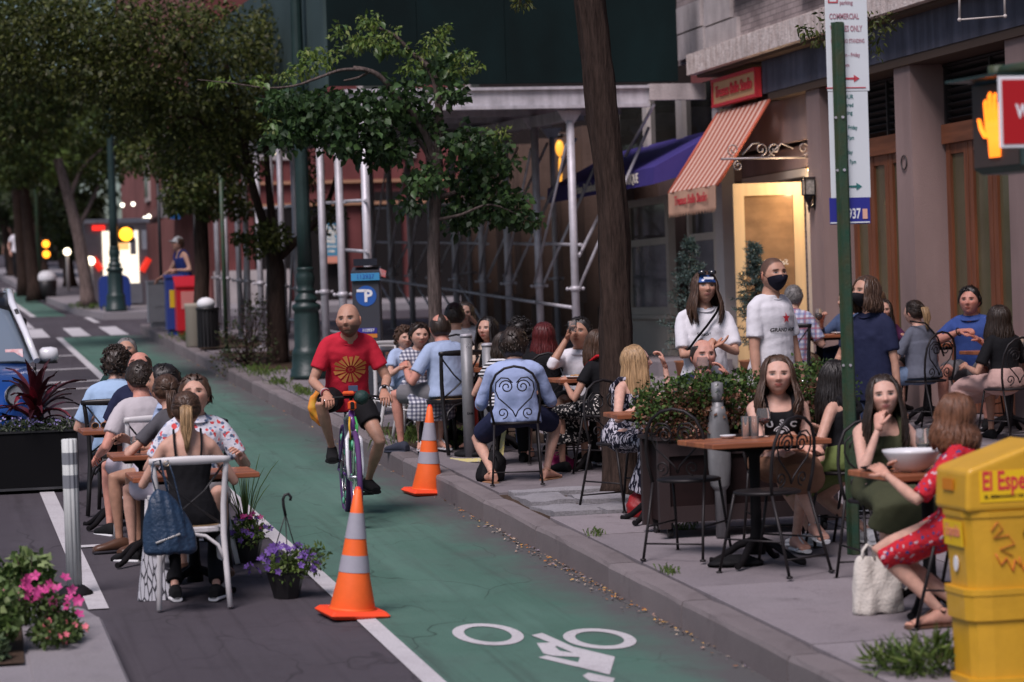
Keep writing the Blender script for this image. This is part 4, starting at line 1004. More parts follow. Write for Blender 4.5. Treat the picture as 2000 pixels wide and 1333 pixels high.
def shop_window(y0,y1,z0,z1,bar,x=9.5):
 f=B2(((x,y0,z0),(x+.10,y0+.13,z1)),((x,y1-.10,z0),(x+.10,y1,z1)),((x+.01,y0+.13,z1-.10),(x+.09,y1-.10,z1)),((x+.01,y0+.13,z0),(x+.09,y1-.10,z0+.10)),((x+.01,y0+.13,bar),(x+.09,y1-.1,bar+.09)))
 w=wp('window',f,M_cream,shop)
 wp('pane',B2(((x+.045,y0+.13,bar+.09),(x+.055,y1-.1,z1-.1))),M_glassd,w)
 wp('pane',B2(((x+.045,y0+.13,z0+.1),(x+.055,y1-.1,bar))),mat('shop_glass_pale',(.16,.165,.18),.08,spec=.8,nz=(2,.5)),w)
 wp('bulkhead',B2(((x+.005,y0+.05,zf),(x+.11,y1-.05,z0-.06)),((x-.012,y0+.12,zf+.12),(x+.003,y1-.12,z0-.2))),M_cream,w)
 wp('sill',B2(((x-.06,y0-.03,z0-.058),(x+.10,y1+.03,z0-.002))),M_cream,w)
 return w
shop_window(32.25,34.3,zf+.66,3.62,2.98)
shop_window(30.15,31.4,zf+.66,3.62,2.98)
wp('entrance_recess',B2(((9.75,31.4,zf),(9.8,32.25,3.62))),M_dark,shop,'entrance recess backed in painted dark')
wp('panel',B2(((9.49,32.6,zf+.3),(9.493,32.72,zf+.42))),mat('blue_tag',(.05,.08,.3),.5),shop,'small blue tag')
uw=MB()
ups=wp('upper_frame',B2(*[((9.5,y,4.25),(9.6,y+w,4.95)) for y,w in ((30.05,.12),(31.45,.28),(33.1,.2),(34.9,.2))]),M_offw,shop)
wp('upper_pane',B2(((9.56,30.1,4.25),(9.58,35,4.95))),M_glassd,shop)
wp('step',B2(((8.55,29.6,zf-.1),(9.48,34.4,zf+.12))),M_conc,shop)
sg=thing('shop_sign','cream signboard with red frame and red script above the striped awning','sign',(9.4,28.9,4.7))
wp('board',B2(((9.38,28.1,4.585),(9.44,29.72,4.86))),mat('sign_cream',(.62,.36,.18),.6,nz=(4,.12)),sg)
M_signred=mat('sign_red',(.52,.03,.045),.5)
wp('frame',B2(((9.36,28.07,4.855),(9.445,29.75,4.895)),((9.36,28.07,4.555),(9.445,29.75,4.59)),((9.365,29.71,4.59),(9.444,29.75,4.855)),((9.365,28.07,4.59),(9.444,28.105,4.855))),M_signred,sg)
t=text_mb('Tresses Belle Studio',.20,.010,.0,.1); w_=max(v[0] for v in t.v)-min(v[0] for v in t.v); t.v=[(x*1.40/w_,y*1.0,z) for x,y,z in t.v]
xform(t,frame((9.365,28.9,4.725),(0,-1,0),(-1,0,0))); wp('lettering',t,M_signred,sg)
def stripemat():
 m=mat('awning_stripes',(.5,.2,.12),.75); n,l,b=nodes(m); tc=n.new('ShaderNodeTexCoord'); sx=n.new('ShaderNodeSeparateXYZ'); l.new(tc.outputs['Object'],sx.inputs[0])
 mo=n.new('ShaderNodeMath'); mo.operation='MULTIPLY'; mo.inputs[1].default_value=1/.19; l.new(sx.outputs[1],mo.inputs[0])
 fr_=n.new('ShaderNodeMath'); fr_.operation='FRACT'; l.new(mo.outputs[0],fr_.inputs[0])
 cr=n.new('ShaderNodeValToRGB'); cr.color_ramp.interpolation='LINEAR'
 e=cr.color_ramp.elements; e[0].position=0; e[0].color=(.36,.105,.065,1); e[1].position=.42; e[1].color=(.36,.105,.065,1)
 for p_,c_ in ((.5,(.66,.44,.36,1)),(.92,(.66,.44,.36,1)),(1,(.36,.105,.065,1))): q=e.new(p_); q.color=c_
 l.new(fr_.outputs[0],cr.inputs[0]); l.new(cr.outputs[0],b.inputs['Base Color']); return m
M_stripe=stripemat()
aw=thing('striped_awning','terracotta and cream striped awning with scalloped valance over the shop door','awning',(9.4,28.4,4.5))
ya,yb=27.73,29.66
a_=MB(); ny=28; rows_=[]
for k in range(7):
 u=k/6; x=9.42-u*.66; z=4.5-u*.96-.03*math.sin(PI*u)
 rows_.append([(x,ya+(yb-ya)*j/ny,z+.004*math.sin(j*2*PI/2)) for j in range(ny+1)])
vs_=[p for r_ in rows_ for p in r_]; fs_=[(k*(ny+1)+j,k*(ny+1)+j+1,(k+1)*(ny+1)+j+1,(k+1)*(ny+1)+j) for k in range(6) for j in range(ny)]
o_=len(vs_); vs_ += [(x,y,z-.012) for x,y,z in vs_]; fs_ += [tuple(o_+i for i in reversed(f)) for f in fs_]
a_.add(vs_,fs_,True); wp('canopy',a_,M_stripe,aw)
v_=MB(); nv=42
for j in range(nv):
 y0,y1=ya+(yb-ya)*j/nv,ya+(yb-ya)*(j+1)/nv
 dz=.035*(1 if j % 2 else .35); wob=lambda y: .012*math.sin(y*9)
 v_.add([(8.755+wob(y0),y0,3.535),(8.755+wob(y1),y1,3.535),(8.752+wob(y1),y1,3.30-dz*.2),(8.752+wob((y0+y1)/2),(y0+y1)/2,3.27-dz),(8.752+wob(y0),y0,3.30-dz*.2),
   (8.763+wob(y0),y0,3.535),(8.763+wob(y1),y1,3.535),(8.760+wob(y1),y1,3.30-dz*.2),(8.760+wob((y0+y1)/2),(y0+y1)/2,3.27-dz),(8.760+wob(y0),y0,3.30-dz*.2)],[(0,1,2,3,4),(9,8,7,6,5),(2,7,8,3),(3,8,9,4)],False)
wp('valance',v_,mat('valance_canvas',(.56,.34,.24),.8,nz=(8,.15)),aw)
t=text_mb('Tresses Belle Studio',.12,.004,.001,.15); w_=max(v[0] for v in t.v)-min(v[0] for v in t.v); t.v=[(x*1.3/w_,y*1.3,z) for x,y,z in t.v]
xform(t,frame((8.735,28.7,3.42),(0,-1,0),(-1,0,0))); wp('lettering',t,M_signred,aw)
wp('edge_rail',MB().tube([(9.42,ya,4.49),(8.76,ya,3.53)],.02,6).tube([(9.42,yb,4.49),(8.76,yb,3.53)],.02,6),mat('awning_edge',(.42,.10,.06),.6),aw)
pa=thing('purple_awning','deep purple awning with white lettering beside the shed','awning',(9.5,32,4.2))
pm=MB(); pm.add([(9.55,29.75,4.33),(9.55,35.2,4.33),(8.62,35.2,3.86),(8.62,29.75,3.86),(9.55,29.75,4.31),(9.55,35.2,4.31),(8.63,35.2,3.84),(8.63,29.75,3.84)],[(0,1,2,3),(7,6,5,4)],False)
pm.add([(8.62,29.75,3.86),(8.62,35.2,3.86),(8.60,35.2,3.65),(8.60,29.75,3.65),(8.63,29.75,3.86),(8.63,35.2,3.86),(8.61,35.2,3.65),(8.61,29.75,3.65)],[(0,1,2,3),(7,6,5,4),(2,6,7,3)],False)
pm.add([(9.55,29.75,4.33),(8.62,29.75,3.86),(8.60,29.75,3.65),(9.55,29.75,3.9)],[(0,1,2,3)],False)
wp('canopy',pm,mat('purple_canvas',(.058,.045,.21),.7,nz=(2,.25)),pa)
for txt,yc,wd in (('& Urban Rosebud',33.1,1.3),('FRAME & EDGE',31.75,1.0),('BOUTIQUE',30.8,.8)):
 t=text_mb(txt,.17,.004,.002); w_=max(v[0] for v in t.v)-min(v[0] for v in t.v); t.v=[(x*wd/w_,y,z) for x,y,z in t.v]
 xform(t,frame((8.592,yc,3.755),(0,-1,0),(-1,0,0))); wp('lettering',t,M_gold,pa)
sc=thing('scroll_bracket','wrought iron scroll bracket over the glass door','bracket',(9.6,27.3,3.9))
def spiral(c,r,turns,a0,dirn=1,n_=18,y=27.2):
 return [(c[0]+(r*(1-.75*k/n_))*math.cos(a0+dirn*turns*2*PI*k/n_),y,c[1]+(r*(1-.75*k/n_))*math.sin(a0+dirn*turns*2*PI*k/n_)) for k in range(n_+1)]
smb=MB(); smb.tube([(8.65,27.2,3.80),(9.7,27.2,3.80)],.014,6)
for cx,d in ((9.62,1),(9.28,-1),(9.12,1),(8.80,-1)):
 smb.tube(spiral((cx,3.90),.075,1.3,-PI/2,d),.008,5)
smb.tube([(9.20,27.2,3.82),(9.36,27.2,3.96),(9.5,27.2,3.9)],.008,5); smb.tube([(8.9,27.2,3.84),(9.02,27.2,3.96),(9.1,27.2,3.97)],.008,5)
smb.tube(spiral((8.85,3.72),.06,1.3,PI/2,1),.008,5)
wp('scrolls',smb,mat('grey_iron',(.30,.27,.27),.5,.6),sc)
ln=thing('wall_lantern','black wall lantern with seeded glass on the pillar by the door','lamp',(9.42,26.55,3.2))
L0=Vector((9.42,26.52,3.36))
M_blk=mat('black_iron',(.012,.011,.012),.45)
fm=MB()
for a in (-.055,.055):
 for c in (-.055,.055): fm.box2((L0.x+a-.005,L0.y+c-.005,L0.z),(L0.x+a+.005,L0.y+c+.005,L0.z+.17))
fm.box2((L0.x-.062,L0.y-.062,L0.z+.17),(L0.x+.062,L0.y+.062,L0.z+.185)); fm.box2((L0.x-.062,L0.y-.062,L0.z-.01),(L0.x+.062,L0.y+.062,L0.z))
fm.lathe([(.06,-.01),(.045,-.05),(.02,-.1),(.012,-.13),(.018,-.15),(.004,-.2)],L0,10)
fm.tube([L0+Vector((0,0,-.1)),L0+Vector((.04,.02,-.14)),L0+Vector((.08,.03,-.10))],.014,6); fm.ell(L0+Vector((.08,.03,-.09)),(.02,.04,.09))
wp('frame',fm,M_blk,ln)
wp('glass',B2((L0-Vector((.05,.05,0)),L0+Vector((.05,.05,.168)))),mat('lantern_glass',(.5,.46,.40),.15,nz=(30,.7),spec=.8),ln)
hf=thing('hanging_sign_frame','white pipe frame hanging from the restaurant wall, without a board','sign frame',(8.9,21,5))
q0,q1,q2,q3=[atY(x,y,20.2) for x,y in ((1874,-60),(1874,39),(1963,32),(1960,-60))]
wp('pipe',MB().tube([q0,q1],.011,6).tube([q1,q2],.008,6).tube([q2,q3],.011,6).ell(q1,(.018,.018,.018)).ell(q2,(.018,.018,.018)),M_offw,hf)
sb_=thing('stone_building','brown stone building with tall pilasters behind the scaffold posts','building',(9.8,42,gz(42,.17)))
M_brown=mat('brown_stone',(.155,.105,.085),.85,nz=(1.5,.3),streak=(5,5,.5,.25),bump=(20,.3))
wp('wall',B2(((10.3,34.6,0),(10.6,47.2,9))),mat('shaded_stone',(.028,.02,.018),.85,nz=(1,.4)),sb_)  # dark brown stone, deepened to carry the deck's shade
for k in range(9):
 y=34.7+k*1.42
 p_=wp('pilaster',B2(((9.75,y,gz(y,.1)),(10.3,y+.5,4.9)),((9.68,y-.05,gz(y,.1)),(10.29,y+.55,gz(y,.75)))),M_brown,sb_)
 if k < 8:
  lit=k in (0,)
  wp('window',B2(((10.24,y+.55,gz(y,.9)),(10.28,y+1.37,4.4))),M_glassd if not lit else mat('warm_tinted_pane',(.2,.12,.04),.4,nz=(1.2,.6)),sb_)  # the first pane is tinted warm to paint in window light
wl_=thing('wall_lamp','amber glass lamp glowing between the stone pilasters','lamp',(9.55,35.5,3.5))
c0=atX(1093,290,9.55);
wp('glow',MB().ell(c0,(.07,.07,.13),10,7).ell(c0-Vector((0,0,.34)),(.03,.03,.22),8,6),mat('amber_glow',(.8,.4,.05),.4,emit=(1,.42,.05),estr=.8),wl_)
wp('bracket',MB().cyl(c0+Vector((0,0,.16)),c0+Vector((0,0,.22)),.06).cyl(c0+Vector((0,0,.2)),c0+Vector((.35,0,.2)),.015),M_blk,wl_)
rb=thing('red_brick_building','red brick corner building beyond the side street, seen through the posts','building',(10,57.5,gz(57,.15)))
z57=gz(57,.1)
wp('wall',B2(((6.35,57.5,z57-.5),(20,58.5,14))),mat('red_render',(.185,.060,.058),.85,nz=(1.2,.3),streak=(2,2,.7,.2)),rb)
wp('street_wall',B2(((6.30,58.51,z57-.5),(6.8,84,13))),mat('pink_render',(.27,.115,.105),.85,nz=(.6,.35),streak=(2,2,.7,.2)),rb)
for x in (7.2,9.7,12.2):
 wf=wp('window',B2(((x,57.42,5.6),(x+1.3,57.5,7.6))),M_ltstone,rb)
 wp('pane',B2(((x+.12,57.40,5.75),(x+1.18,57.419,7.45))),M_glassd,wf)
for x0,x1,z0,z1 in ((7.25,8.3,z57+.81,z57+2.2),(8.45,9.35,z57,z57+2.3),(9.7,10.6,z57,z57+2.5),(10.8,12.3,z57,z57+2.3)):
 wp('dark_panel',B2(((x0,57.40,z0),(x1,57.499,z1))),M_dark,rb)  # panels laid on the wall, with the openings' shade as black paint
wp('cornice',B2(((6.3,57.38,5.05),(16,57.499,5.12)),((6.3,57.36,4.55),(16,57.499,4.62))),mat('salmon_trim',(.38,.20,.12),.7),rb)
wp('stone_base',B2(((6.3,57.3,z57),(8.0,57.499,z57+.8))),M_ltstone,rb)
for k in range(3):
 y=62+k*5.5; wf=wp('window',B2(((6.24,y,5.4),(6.3,y+1.3,7.4))),M_ltstone,rb); wp('pane',B2(((6.23,y+.15,5.55),(6.239,y+1.15,7.25))),M_glassd,wf)
bn=thing('banner','teal poster with pale writing and salmon base on the red brick wall','banner',(9.2,57.2,4))
c_,d_=atY(625,438,57.2),atY(664,500,57.2)
wp('sheet',B2(((c_.x,57.18,d_.z),(d_.x,57.22,c_.z))),mat('teal_print',(.05,.23,.36),.6),bn)
wp('base_strip',B2(((c_.x-.02,57.17,d_.z-.16),(d_.x+.02,57.22,d_.z-.003))),mat('salmon_print',(.62,.25,.17),.6),bn)
for k,(tx,sz) in enumerate((('METRO',.15),('OPEN',.15),('DAILY',.15),('FREE',.10),('call now',.07),('today',.07))):
 t=text_mb(tx,sz,.004,.004); xform(t,frame(((c_.x+d_.x)/2+.02,57.175,c_.z-.09-k*.105),(1,0,0),(0,-1,0))); wp('lettering',t,M_gold,bn)
ca=thing('corner_awning','dark cafe awning with small white lamps on the pink corner building','awning',(5.9,60,4.3))
a0,a1=atY(222,425,64),atY(390,425,59)
wp('canopy',MB().add([(6.25,59,a1.z+.55),(6.25,66,a1.z+.75),(5.2,66,a1.z+.15),(5.2,59,a1.z),(6.25,59,a1.z+.5),(6.25,66,a1.z+.7),(5.2,66,a1.z+.05),(5.2,59,a1.z-.1)],[(0,1,2,3),(7,6,5,4),(2,6,7,3),(0,3,7,4)],False),mat('maroon_canvas',(.09,.045,.04),.8),ca)
lm=MB()
for px,py in ((239,401),(260,399),(283,427),(291,423)): lm.ell(atY(px,py,58.8),(.05,.05,.05),8,6)
wp('lamp',lm,mat('bulb_white',(1,.95,.85),.4,emit=(1,.92,.78),estr=2.5),ca)
bl=thing('blue_banner','bright blue upright banner on the pink corner building','banner',(6,58.6,4.5))
c_,d_=atY(331,368,58.4),atY(352,428,58.4); wp('sheet',B2(((c_.x,58.38,d_.z),(d_.x,58.42,c_.z))),mat('banner_blue',(.03,.20,.55),.6),bl)
c_,d_=atY(312,372,58.45),atY(331,425,58.45); wp('side_sheet',B2(((c_.x,58.43,d_.z),(d_.x,58.46,c_.z))),M_offw,bl)
sh=thing('sidewalk_shed','scaffold sidewalk shed with dark green hoarding on silver posts','scaffold',(7,36,gz(36,.17)))
M_hoard=mat('green_hoarding',(.004,.015,.016),.8,nz=(.9,.4),streak=(1.5,1.5,.4,.3),bump=(12,.1))
M_galv=mat('galvanised_steel',(.60,.58,.62),.5,.25,nz=(6,.3),streak=(9,9,1.2,.25))
M_deck=mat('deck_underside',(.05,.042,.04),.8,nz=(2,.4))
def zs(y): return (y-30.3)*.030         # the shed climbs with the street
for k in range(4):
 x0,x1=4.78+k*1.085,4.78+(k+1)*1.085-.006
 wp('hoarding_panel',B2(((x0,30.28,4.935),(x1,30.34,6.6))),M_hoard,sh)
for k in range(8):
 y0=30.345+k*2.0; wp('hoarding_panel',MB().prism([(y0,4.935+zs(y0)),(y0+1.99,4.935+zs(y0+2)),(y0+1.99,6.6+zs(y0+2)),(y0,6.6+zs(y0))],4.74,4.80,'x'),mat('green_hoarding_pale',(.055,.085,.085),.7,nz=(1,.3)),sh)  # paler green on the street-side panels
wp('deck',MB().prism([(30.4,4.80),(46.3,4.80+zs(46.3)),(46.3,4.9+zs(46.3)),(30.4,4.9)],4.85,9.1,'x'),M_deck,sh)
wp('beam',B2(((4.95,30.2,4.62),(8.72,30.30,4.66)),((4.95,30.245,4.66),(8.72,30.258,4.85)),((4.95,30.2,4.85),(8.72,30.30,4.885))),M_galv,sh)
for y in (32.2,34.1,36.0,38,40,42,44):
 wp('beam',B2(((4.9,y,4.62+zs(y)),(8.9,y+.08,4.79+zs(y)))),M_galv,sh)
for x in (5.0,7.75):
 wp('beam',MB().prism([(30.4,4.48),(46,4.48+zs(46)),(46,4.615+zs(46)),(30.4,4.615)],x-.05,x+.05,'x'),M_galv,sh)
outer=[29.75,31.2,32.66,35.1,36.5,37.6,39.1,40.7,41.8,43.6,44.9]
inner=[30.39,32.27,34.06,35.71,37.6,39.4,41.2,43.0,44.8]
post_me={}
def post(x,y,r,parent=sh):
 z0,z1=gz(y,.17),4.6+zs(y) if y > 30.35 else 4.62
 p_=MB().cyl((x,y,z0),(x,y,z1-.13 if x > 6 or True else z1),r,n=12); p_.cyl((x,y,z0),(x,y,z0+.012),r*2.2,n=10)
 p_.prism([(x-.05,z1-.16),(x+.05,z1-.16),(x+.16,z1+.0),(x-.16,z1+.0)],y-.012,y+.012,'y')
 o=wp('post',p_,M_galv,sh)
 cl=MB(); zc=2.42+zs(y); cl.cyl((x,y,zc-.03),(x,y,zc+.03),r+.014,n=10); cl.cyl((x-.10,y,zc),(x+.10,y,zc),.016,n=6); cl.ell((x-.10,y,zc),(.024,.02,.024),6,5); cl.ell((x+.10,y,zc),(.024,.02,.024),6,5)
 wp('clamp',cl,M_galv,o)
for y in outer: post(5.0 if y > 30 else 5.08,y,.050 if y < 33 else .046)
for y in inner: post(7.75,y,.050)
for y in (33.0,36.0,39.0,42.0,45): post(8.9,y,.04)
def bar(a,b,r=.021,name='rail'): wp(name,MB().cyl(a,b,r,n=8),M_galv,sh)
for z in (3.55,2.95):
 for x,ys in ((5.06,outer),(7.81,inner)):
  for k in range(len(ys)-1):
   if (x < 6 and z < 3 and k not in (0,3,5)) or rnd.random() < .12: continue
   bar((x,ys[k]-.15,z+zs(ys[k])),(x,ys[k+1]+.12,z+zs(ys[k+1])+.02))
for k in range(len(inner)-1):
 y0,y1=inner[k],inner[k+1]
 bar((7.80,y0,2.44+zs(y0)),(8.85,y0+.35,4.4+zs(y0)),.02,'brace')
 bar((7.70,y1+.05,2.46+zs(y1)),(7.72,y0+.1,4.2+zs(y0)),.018,'brace')
 if k > 2: bar((7.79,y0,gz(y0,.5)),(7.79,y1,2.35+zs(y1)),.018,'brace')
for k in (3,5,7): bar((5.05,outer[k],4.2+zs(outer[k])),(5.05,outer[k+1],gz(outer[k+1],.5)),.02,'brace')
for z in (.9,):
 for k in range(0,len(inner)-1): bar((7.70,inner[k],gz(inner[k],1.0)),(7.70,inner[k+1],gz(inner[k+1],1.0)))
 for k in (1,3,5,6): bar((5.06,outer[k],gz(outer[k],.72)),(5.06,outer[k+1],gz(outer[k+1],.70)))
q0,q1=atY(1277,205,30.25),atY(1222,305,31.3); bar(q0,q1,.02,'brace')
q0,q1=atX(1171,420,8.3),atX(1131,500,7.8); bar(q0,q1,.022,'brace')
wp('work_light',MB().ell(atY(717,301,36),(.055,.05,.035),8,6).ell(atY(733,300,36),(.055,.05,.035),8,6).ell(atY(545,300,42),(.06,.05,.04),8,6),mat('work_lamp',(1,.9,.7),.4,emit=(1,.85,.55),estr=4),sh)
wp('wall_cap',B2(((8.72,30.2,4.7),(9.44,30.3,4.9))),M_ltstone,sh)
# TREES AND PLANTS
def leafmat(name='leaves'):
 m=mat(name,(.05,.08,.02),.5,spec=.35); n,l,b=nodes(m)
 at=n.new('ShaderNodeVertexColor'); at.layer_name='Col'; l.new(at.outputs[0],b.inputs['Base Color'])
 tr=n.new('ShaderNodeBsdfTranslucent'); l.new(at.outputs[0],tr.inputs['Color'])
 mx=n.new('ShaderNodeMixShader'); mx.inputs[0].default_value=.28
 out=n['Material Output']; l.new(b.outputs[0],mx.inputs[1]); l.new(tr.outputs[0],mx.inputs[2]); l.new(mx.outputs[0],out.inputs[0]); return m
M_leaf=leafmat()
def barkmat(name,c,sc=14):
 m=mat(name,c,.9); n,l,b=nodes(m); tc=n.new('ShaderNodeTexCoord'); mp=n.new('ShaderNodeMapping'); mp.inputs['Scale'].default_value=(sc*2.2,sc*2.2,sc*.35); l.new(tc.outputs['Object'],mp.inputs[0])
 no=n.new('ShaderNodeTexNoise'); no.inputs['Scale'].default_value=1; no.inputs['Detail'].default_value=6; no.inputs['Roughness'].default_value=.7; l.new(mp.outputs[0],no.inputs['Vector'])
 cr=n.new('ShaderNodeMapRange'); cr.inputs[1].default_value=.3; cr.inputs[2].default_value=.7; cr.inputs[3].default_value=.4; cr.inputs[4].default_value=1.5; l.new(no.outputs['Fac'],cr.inputs[0])
 vm=n.new('ShaderNodeVectorMath'); vm.operation='SCALE'; vm.inputs[0].default_value=c; l.new(cr.outputs[0],vm.inputs['Scale']); l.new(vm.outputs[0],b.inputs['Base Color'])
 bp=n.new('ShaderNodeBump'); bp.inputs['Strength'].default_value=.9; bp.inputs['Distance'].default_value=.03; l.new(no.outputs['Fac'],bp.inputs['Height']); l.new(bp.outputs[0],b.inputs['Normal']); return m
M_bark=barkmat('bark',(.046,.030,.024)); M_bark2=barkmat('bark_grey',(.135,.105,.095),20)
def leaf_cloud(name,cen,nrm,size,cols,parent,rs,droop=.3,aspect=.55,fold=True,kind=None,m=None,loc=True):
 N=len(cen); a=rs.normal(size=(N,3)); d=nrm*.7+a*.75; d[:,2] -= droop; d /= np.linalg.norm(d,axis=1,keepdims=True)+1e-9
 b=rs.normal(size=(N,3)); w=np.cross(d,b); w /= np.linalg.norm(w,axis=1,keepdims=True)+1e-9; u=np.cross(w,d)
 sz=(size*rs.uniform(.6,1.25,N))[:,None]
 pts=np.stack([cen,cen+d*sz*.38+w*sz*aspect*.5+u*sz*.10,cen+d*sz*1.,cen+d*sz*.38-w*sz*aspect*.5+u*sz*.10],1)
 V=pts.reshape(-1,3); me=bpy.data.meshes.new(name); me.vertices.add(4*N); me.vertices.foreach_set('co',V.ravel().astype('f'))
 if fold:
  idx=np.arange(N)[:,None]*4+np.array([0,1,2,0,2,3])[None]; idx=idx.reshape(-1); nf=2*N; ls=3
 else: idx=np.arange(4*N); nf=N; ls=4
 me.loops.add(len(idx)); me.loops.foreach_set('vertex_index',idx.astype('i')); me.polygons.add(nf); me.polygons.foreach_set('loop_start',np.arange(nf)*ls)
 me.update(calc_edges=True); me.validate()
 ci=rs.randint(0,len(cols),N); C=np.array(cols)[ci]*rs.uniform(.75,1.3,(N,1)); C=np.repeat(np.concatenate([C,np.ones((N,1))],1),4,0)
 at=me.color_attributes.new('Col','FLOAT_COLOR','POINT'); at.data.foreach_set('color',C.astype('f').ravel())
 me.materials.append(m or M_leaf); o=link(name,me,parent)
 if parent is not None and loc:
  off=Vector((0,0,0)); p=parent
  while p is not None: off += Vector(p.location); p=p.parent
  o.location=-off
 if kind: o['kind']=kind
 return o
def clump_points(clumps,n,rs,shell=.55):
 w=np.array([c[2] for c in clumps],float); w /= w.sum(); k=rs.choice(len(clumps),n,p=w)
 C=np.array([tuple(c[0]) for c in clumps]); Rr=np.array([c[1] for c in clumps])
 d=rs.normal(size=(n,3)); d /= np.linalg.norm(d,axis=1,keepdims=True); r=rs.uniform(0,1,n)**(1/(1+2*shell*1.5))
 sub=rs.normal(size=(n,3))*.06
 return C[k]+d*r[:,None]*Rr[k]+sub*Rr[k],d
def limb_tube(mb,pts,r0,r1,n=9,jit=.0,rr=None):
 pts=[Vector(p) for p in pts]; out=[]
 for i in range(len(pts)-1):
  p0,p1,p2,p3=pts[max(i-1,0)],pts[i],pts[i+1],pts[min(i+2,len(pts)-1)]
  for j in range(4):
   t=j/4; out.append(.5*((2*p1)+(p2-p0)*t+(2*p0-5*p1+4*p2-p3)*t*t+(3*p1-p0-3*p2+p3)*t**3))
 out.append(pts[-1]); m=len(out)
 if jit: out=[q+Vector((rnd.uniform(-jit,jit),rnd.uniform(-jit,jit),0)) for q in out]
 return mb.tube(out,[(r0+(r1-r0)*i/(m-1))*(1+rnd.uniform(-.04,.04)) for i in range(m)],n)
def trunk_mesh(name,pts,r0,r1,m,parent,flare=1.5,n=20,bump=.012,seed=1):
 mb=MB(); limb_tube(mb,pts,r0,r1,n); co=np.array(mb.v); ctr=np.repeat(co.reshape(-1,n,3).mean(1),n,0); d=co-ctr; dl=np.linalg.norm(d,axis=1,keepdims=True)+1e-9
 ang=np.arctan2(d[:,1],d[:,0]); s=np.sin(ang*7+co[:,2]*3+seed)+.6*np.sin(ang*13-co[:,2]*5)+.8*vnoise(co,9,seed)
 z0=co[:,2].min(); fl=1+(flare-1)*np.exp(-(co[:,2]-z0)/.12); co=ctr+d*fl[:,None]+d/dl*(bump*s)[:,None]; mb.v=list(map(tuple,co)); return wp(name,mb,m,parent)
DARKG=[(.030,.040,.009),(.050,.064,.012),(.078,.092,.018),(.040,.056,.014),(.064,.066,.022),(.105,.118,.028)]
MIDG=[(.042,.068,.018),(.060,.092,.022),(.080,.115,.026),(.034,.058,.018)]
rs=np.random.RandomState(11)
def onY(px,py,Y): return atY(px,py,Y)
Yb=18.35
t0=thing('street_tree','tall thick dark trunk rising between the diners and the shop front','tree',(onY(1213,950,Yb).x,Yb,gz(Yb,.15)))
trunk_mesh('trunk',[(t0.location.x,Yb,gz(Yb,.1)),onY(1207,800,Yb),onY(1203,640,Yb),onY(1197,420,Yb),onY(1180,240,Yb),onY(1166,120,Yb),onY(1151,0,Yb),onY(1135,-140,Yb),onY(1120,-300,Yb)],.125,.10,M_bark,t0,1.5,26,.010)
tb=MB(); topp=onY(1120,-300,Yb)
for dx,dy,dz in ((-1.4,.6,1.2),(1.3,.8,1.5),(.3,-1.2,1.6),(-.4,1.6,1.8),(2.0,.5,-.1)):
 limb_tube(tb,[topp-Vector((0,0,.3)),topp+Vector((dx*.4,dy*.4,dz*.5)),topp+Vector((dx,dy,dz)),topp+Vector((dx*1.5,dy*1.5,dz*1.2))],.06,.02,7)
hang1=[topp+Vector((0,0,.1)),onY(1350,-250,18.0),onY(1500,-120,17.6),onY(1640,-10,17.3),onY(1700,40,17.2)]
limb_tube(tb,hang1,.04,.008,6); limb_tube(tb,[topp,onY(1060,-160,18),onY(1022,-40,17.8),onY(1015,15,17.8)],.03,.005,6)
wp('branch',tb,M_bark,t0,kind='stuff')
cl=[(topp+Vector((dx,dy,dz)),(1.1,1.1,.6),1) for dx,dy,dz in ((-1.4,.8,1.7),(1.5,1.,2.0),(.4,-1.2,2.2),(-.4,1.8,2.4),(.2,.3,2.9))]
c_,d_=clump_points(cl,2200,rs); leaf_cloud('crown',c_,d_,.13,MIDG,t0,rs,kind='stuff')
cl=[(onY(1640,35,17.3),(.14,.2,.13),1),(onY(1600,65,17.35),(.10,.2,.10),.8),(onY(1715,45,17.2),(.16,.2,.10),1),(onY(1712,90,17.2),(.05,.1,.10),.4),(onY(1570,60,17.4),(.05,.1,.05),.3),(onY(1018,2,17.8),(.07,.1,.07),.6)]
c_,d_=clump_points(cl,420,rs); leaf_cloud('hanging_leaves',c_,d_,.05,DARKG,t0,rs,droop=.8,aspect=.4,kind='stuff')
Yt=23.2
yt=thing('young_tree','slender street tree with bent bare branches and leaf tips coloured as if lit','tree',(onY(850,858,Yt).x,Yt,gz(Yt,.17)))
def T(px,py,dy=0): return onY(px,py,Yt+dy)
trunk_mesh('trunk',[(yt.location.x,Yt,gz(Yt,.12)),T(850,760),T(850,640),T(847,500),T(851,380),T(854,300)],.070,.046,M_bark2,yt,1.5,16,.005,3)
for nm,pts,r0,r1 in (('branch',[T(853,310),T(858,240),T(854,180),T(848,152),T(838,134),T(822,118)],.040,.030),('branch',[T(824,119),T(805,105),T(796,96),T(780,78),T(757,62),T(724,52,.1)],.024,.012),
      ('branch',[T(850,318),T(830,262,-.05),T(800,215,-.1),T(768,180,-.15),T(740,148,-.2),T(712,136,-.2),T(690,133,-.2)],.034,.018),('branch',[T(718,137,-.2),T(668,137,-.25),T(620,153,-.3),T(575,168,-.3),T(520,172,-.35),T(460,164,-.35),T(386,156,-.4)],.016,.004),
      ('branch',[T(722,140,-.2),T(700,152,-.1),T(672,158,0)],.016,.008),('branch',[T(848,330),T(828,290,.1),T(808,268,.2),T(770,250,.3)],.026,.01),('branch',[T(856,385),T(880,380,.1),T(902,368,.15),T(930,342,.3),T(970,320,.4)],.03,.01),('branch',[T(852,430),T(900,420,-.2),T(960,400,-.3),T(1030,430,-.35)],.018,.005)):
 mb=MB(); limb_tube(mb,pts,r0,r1,8); wp(nm,mb,M_bark2,yt)
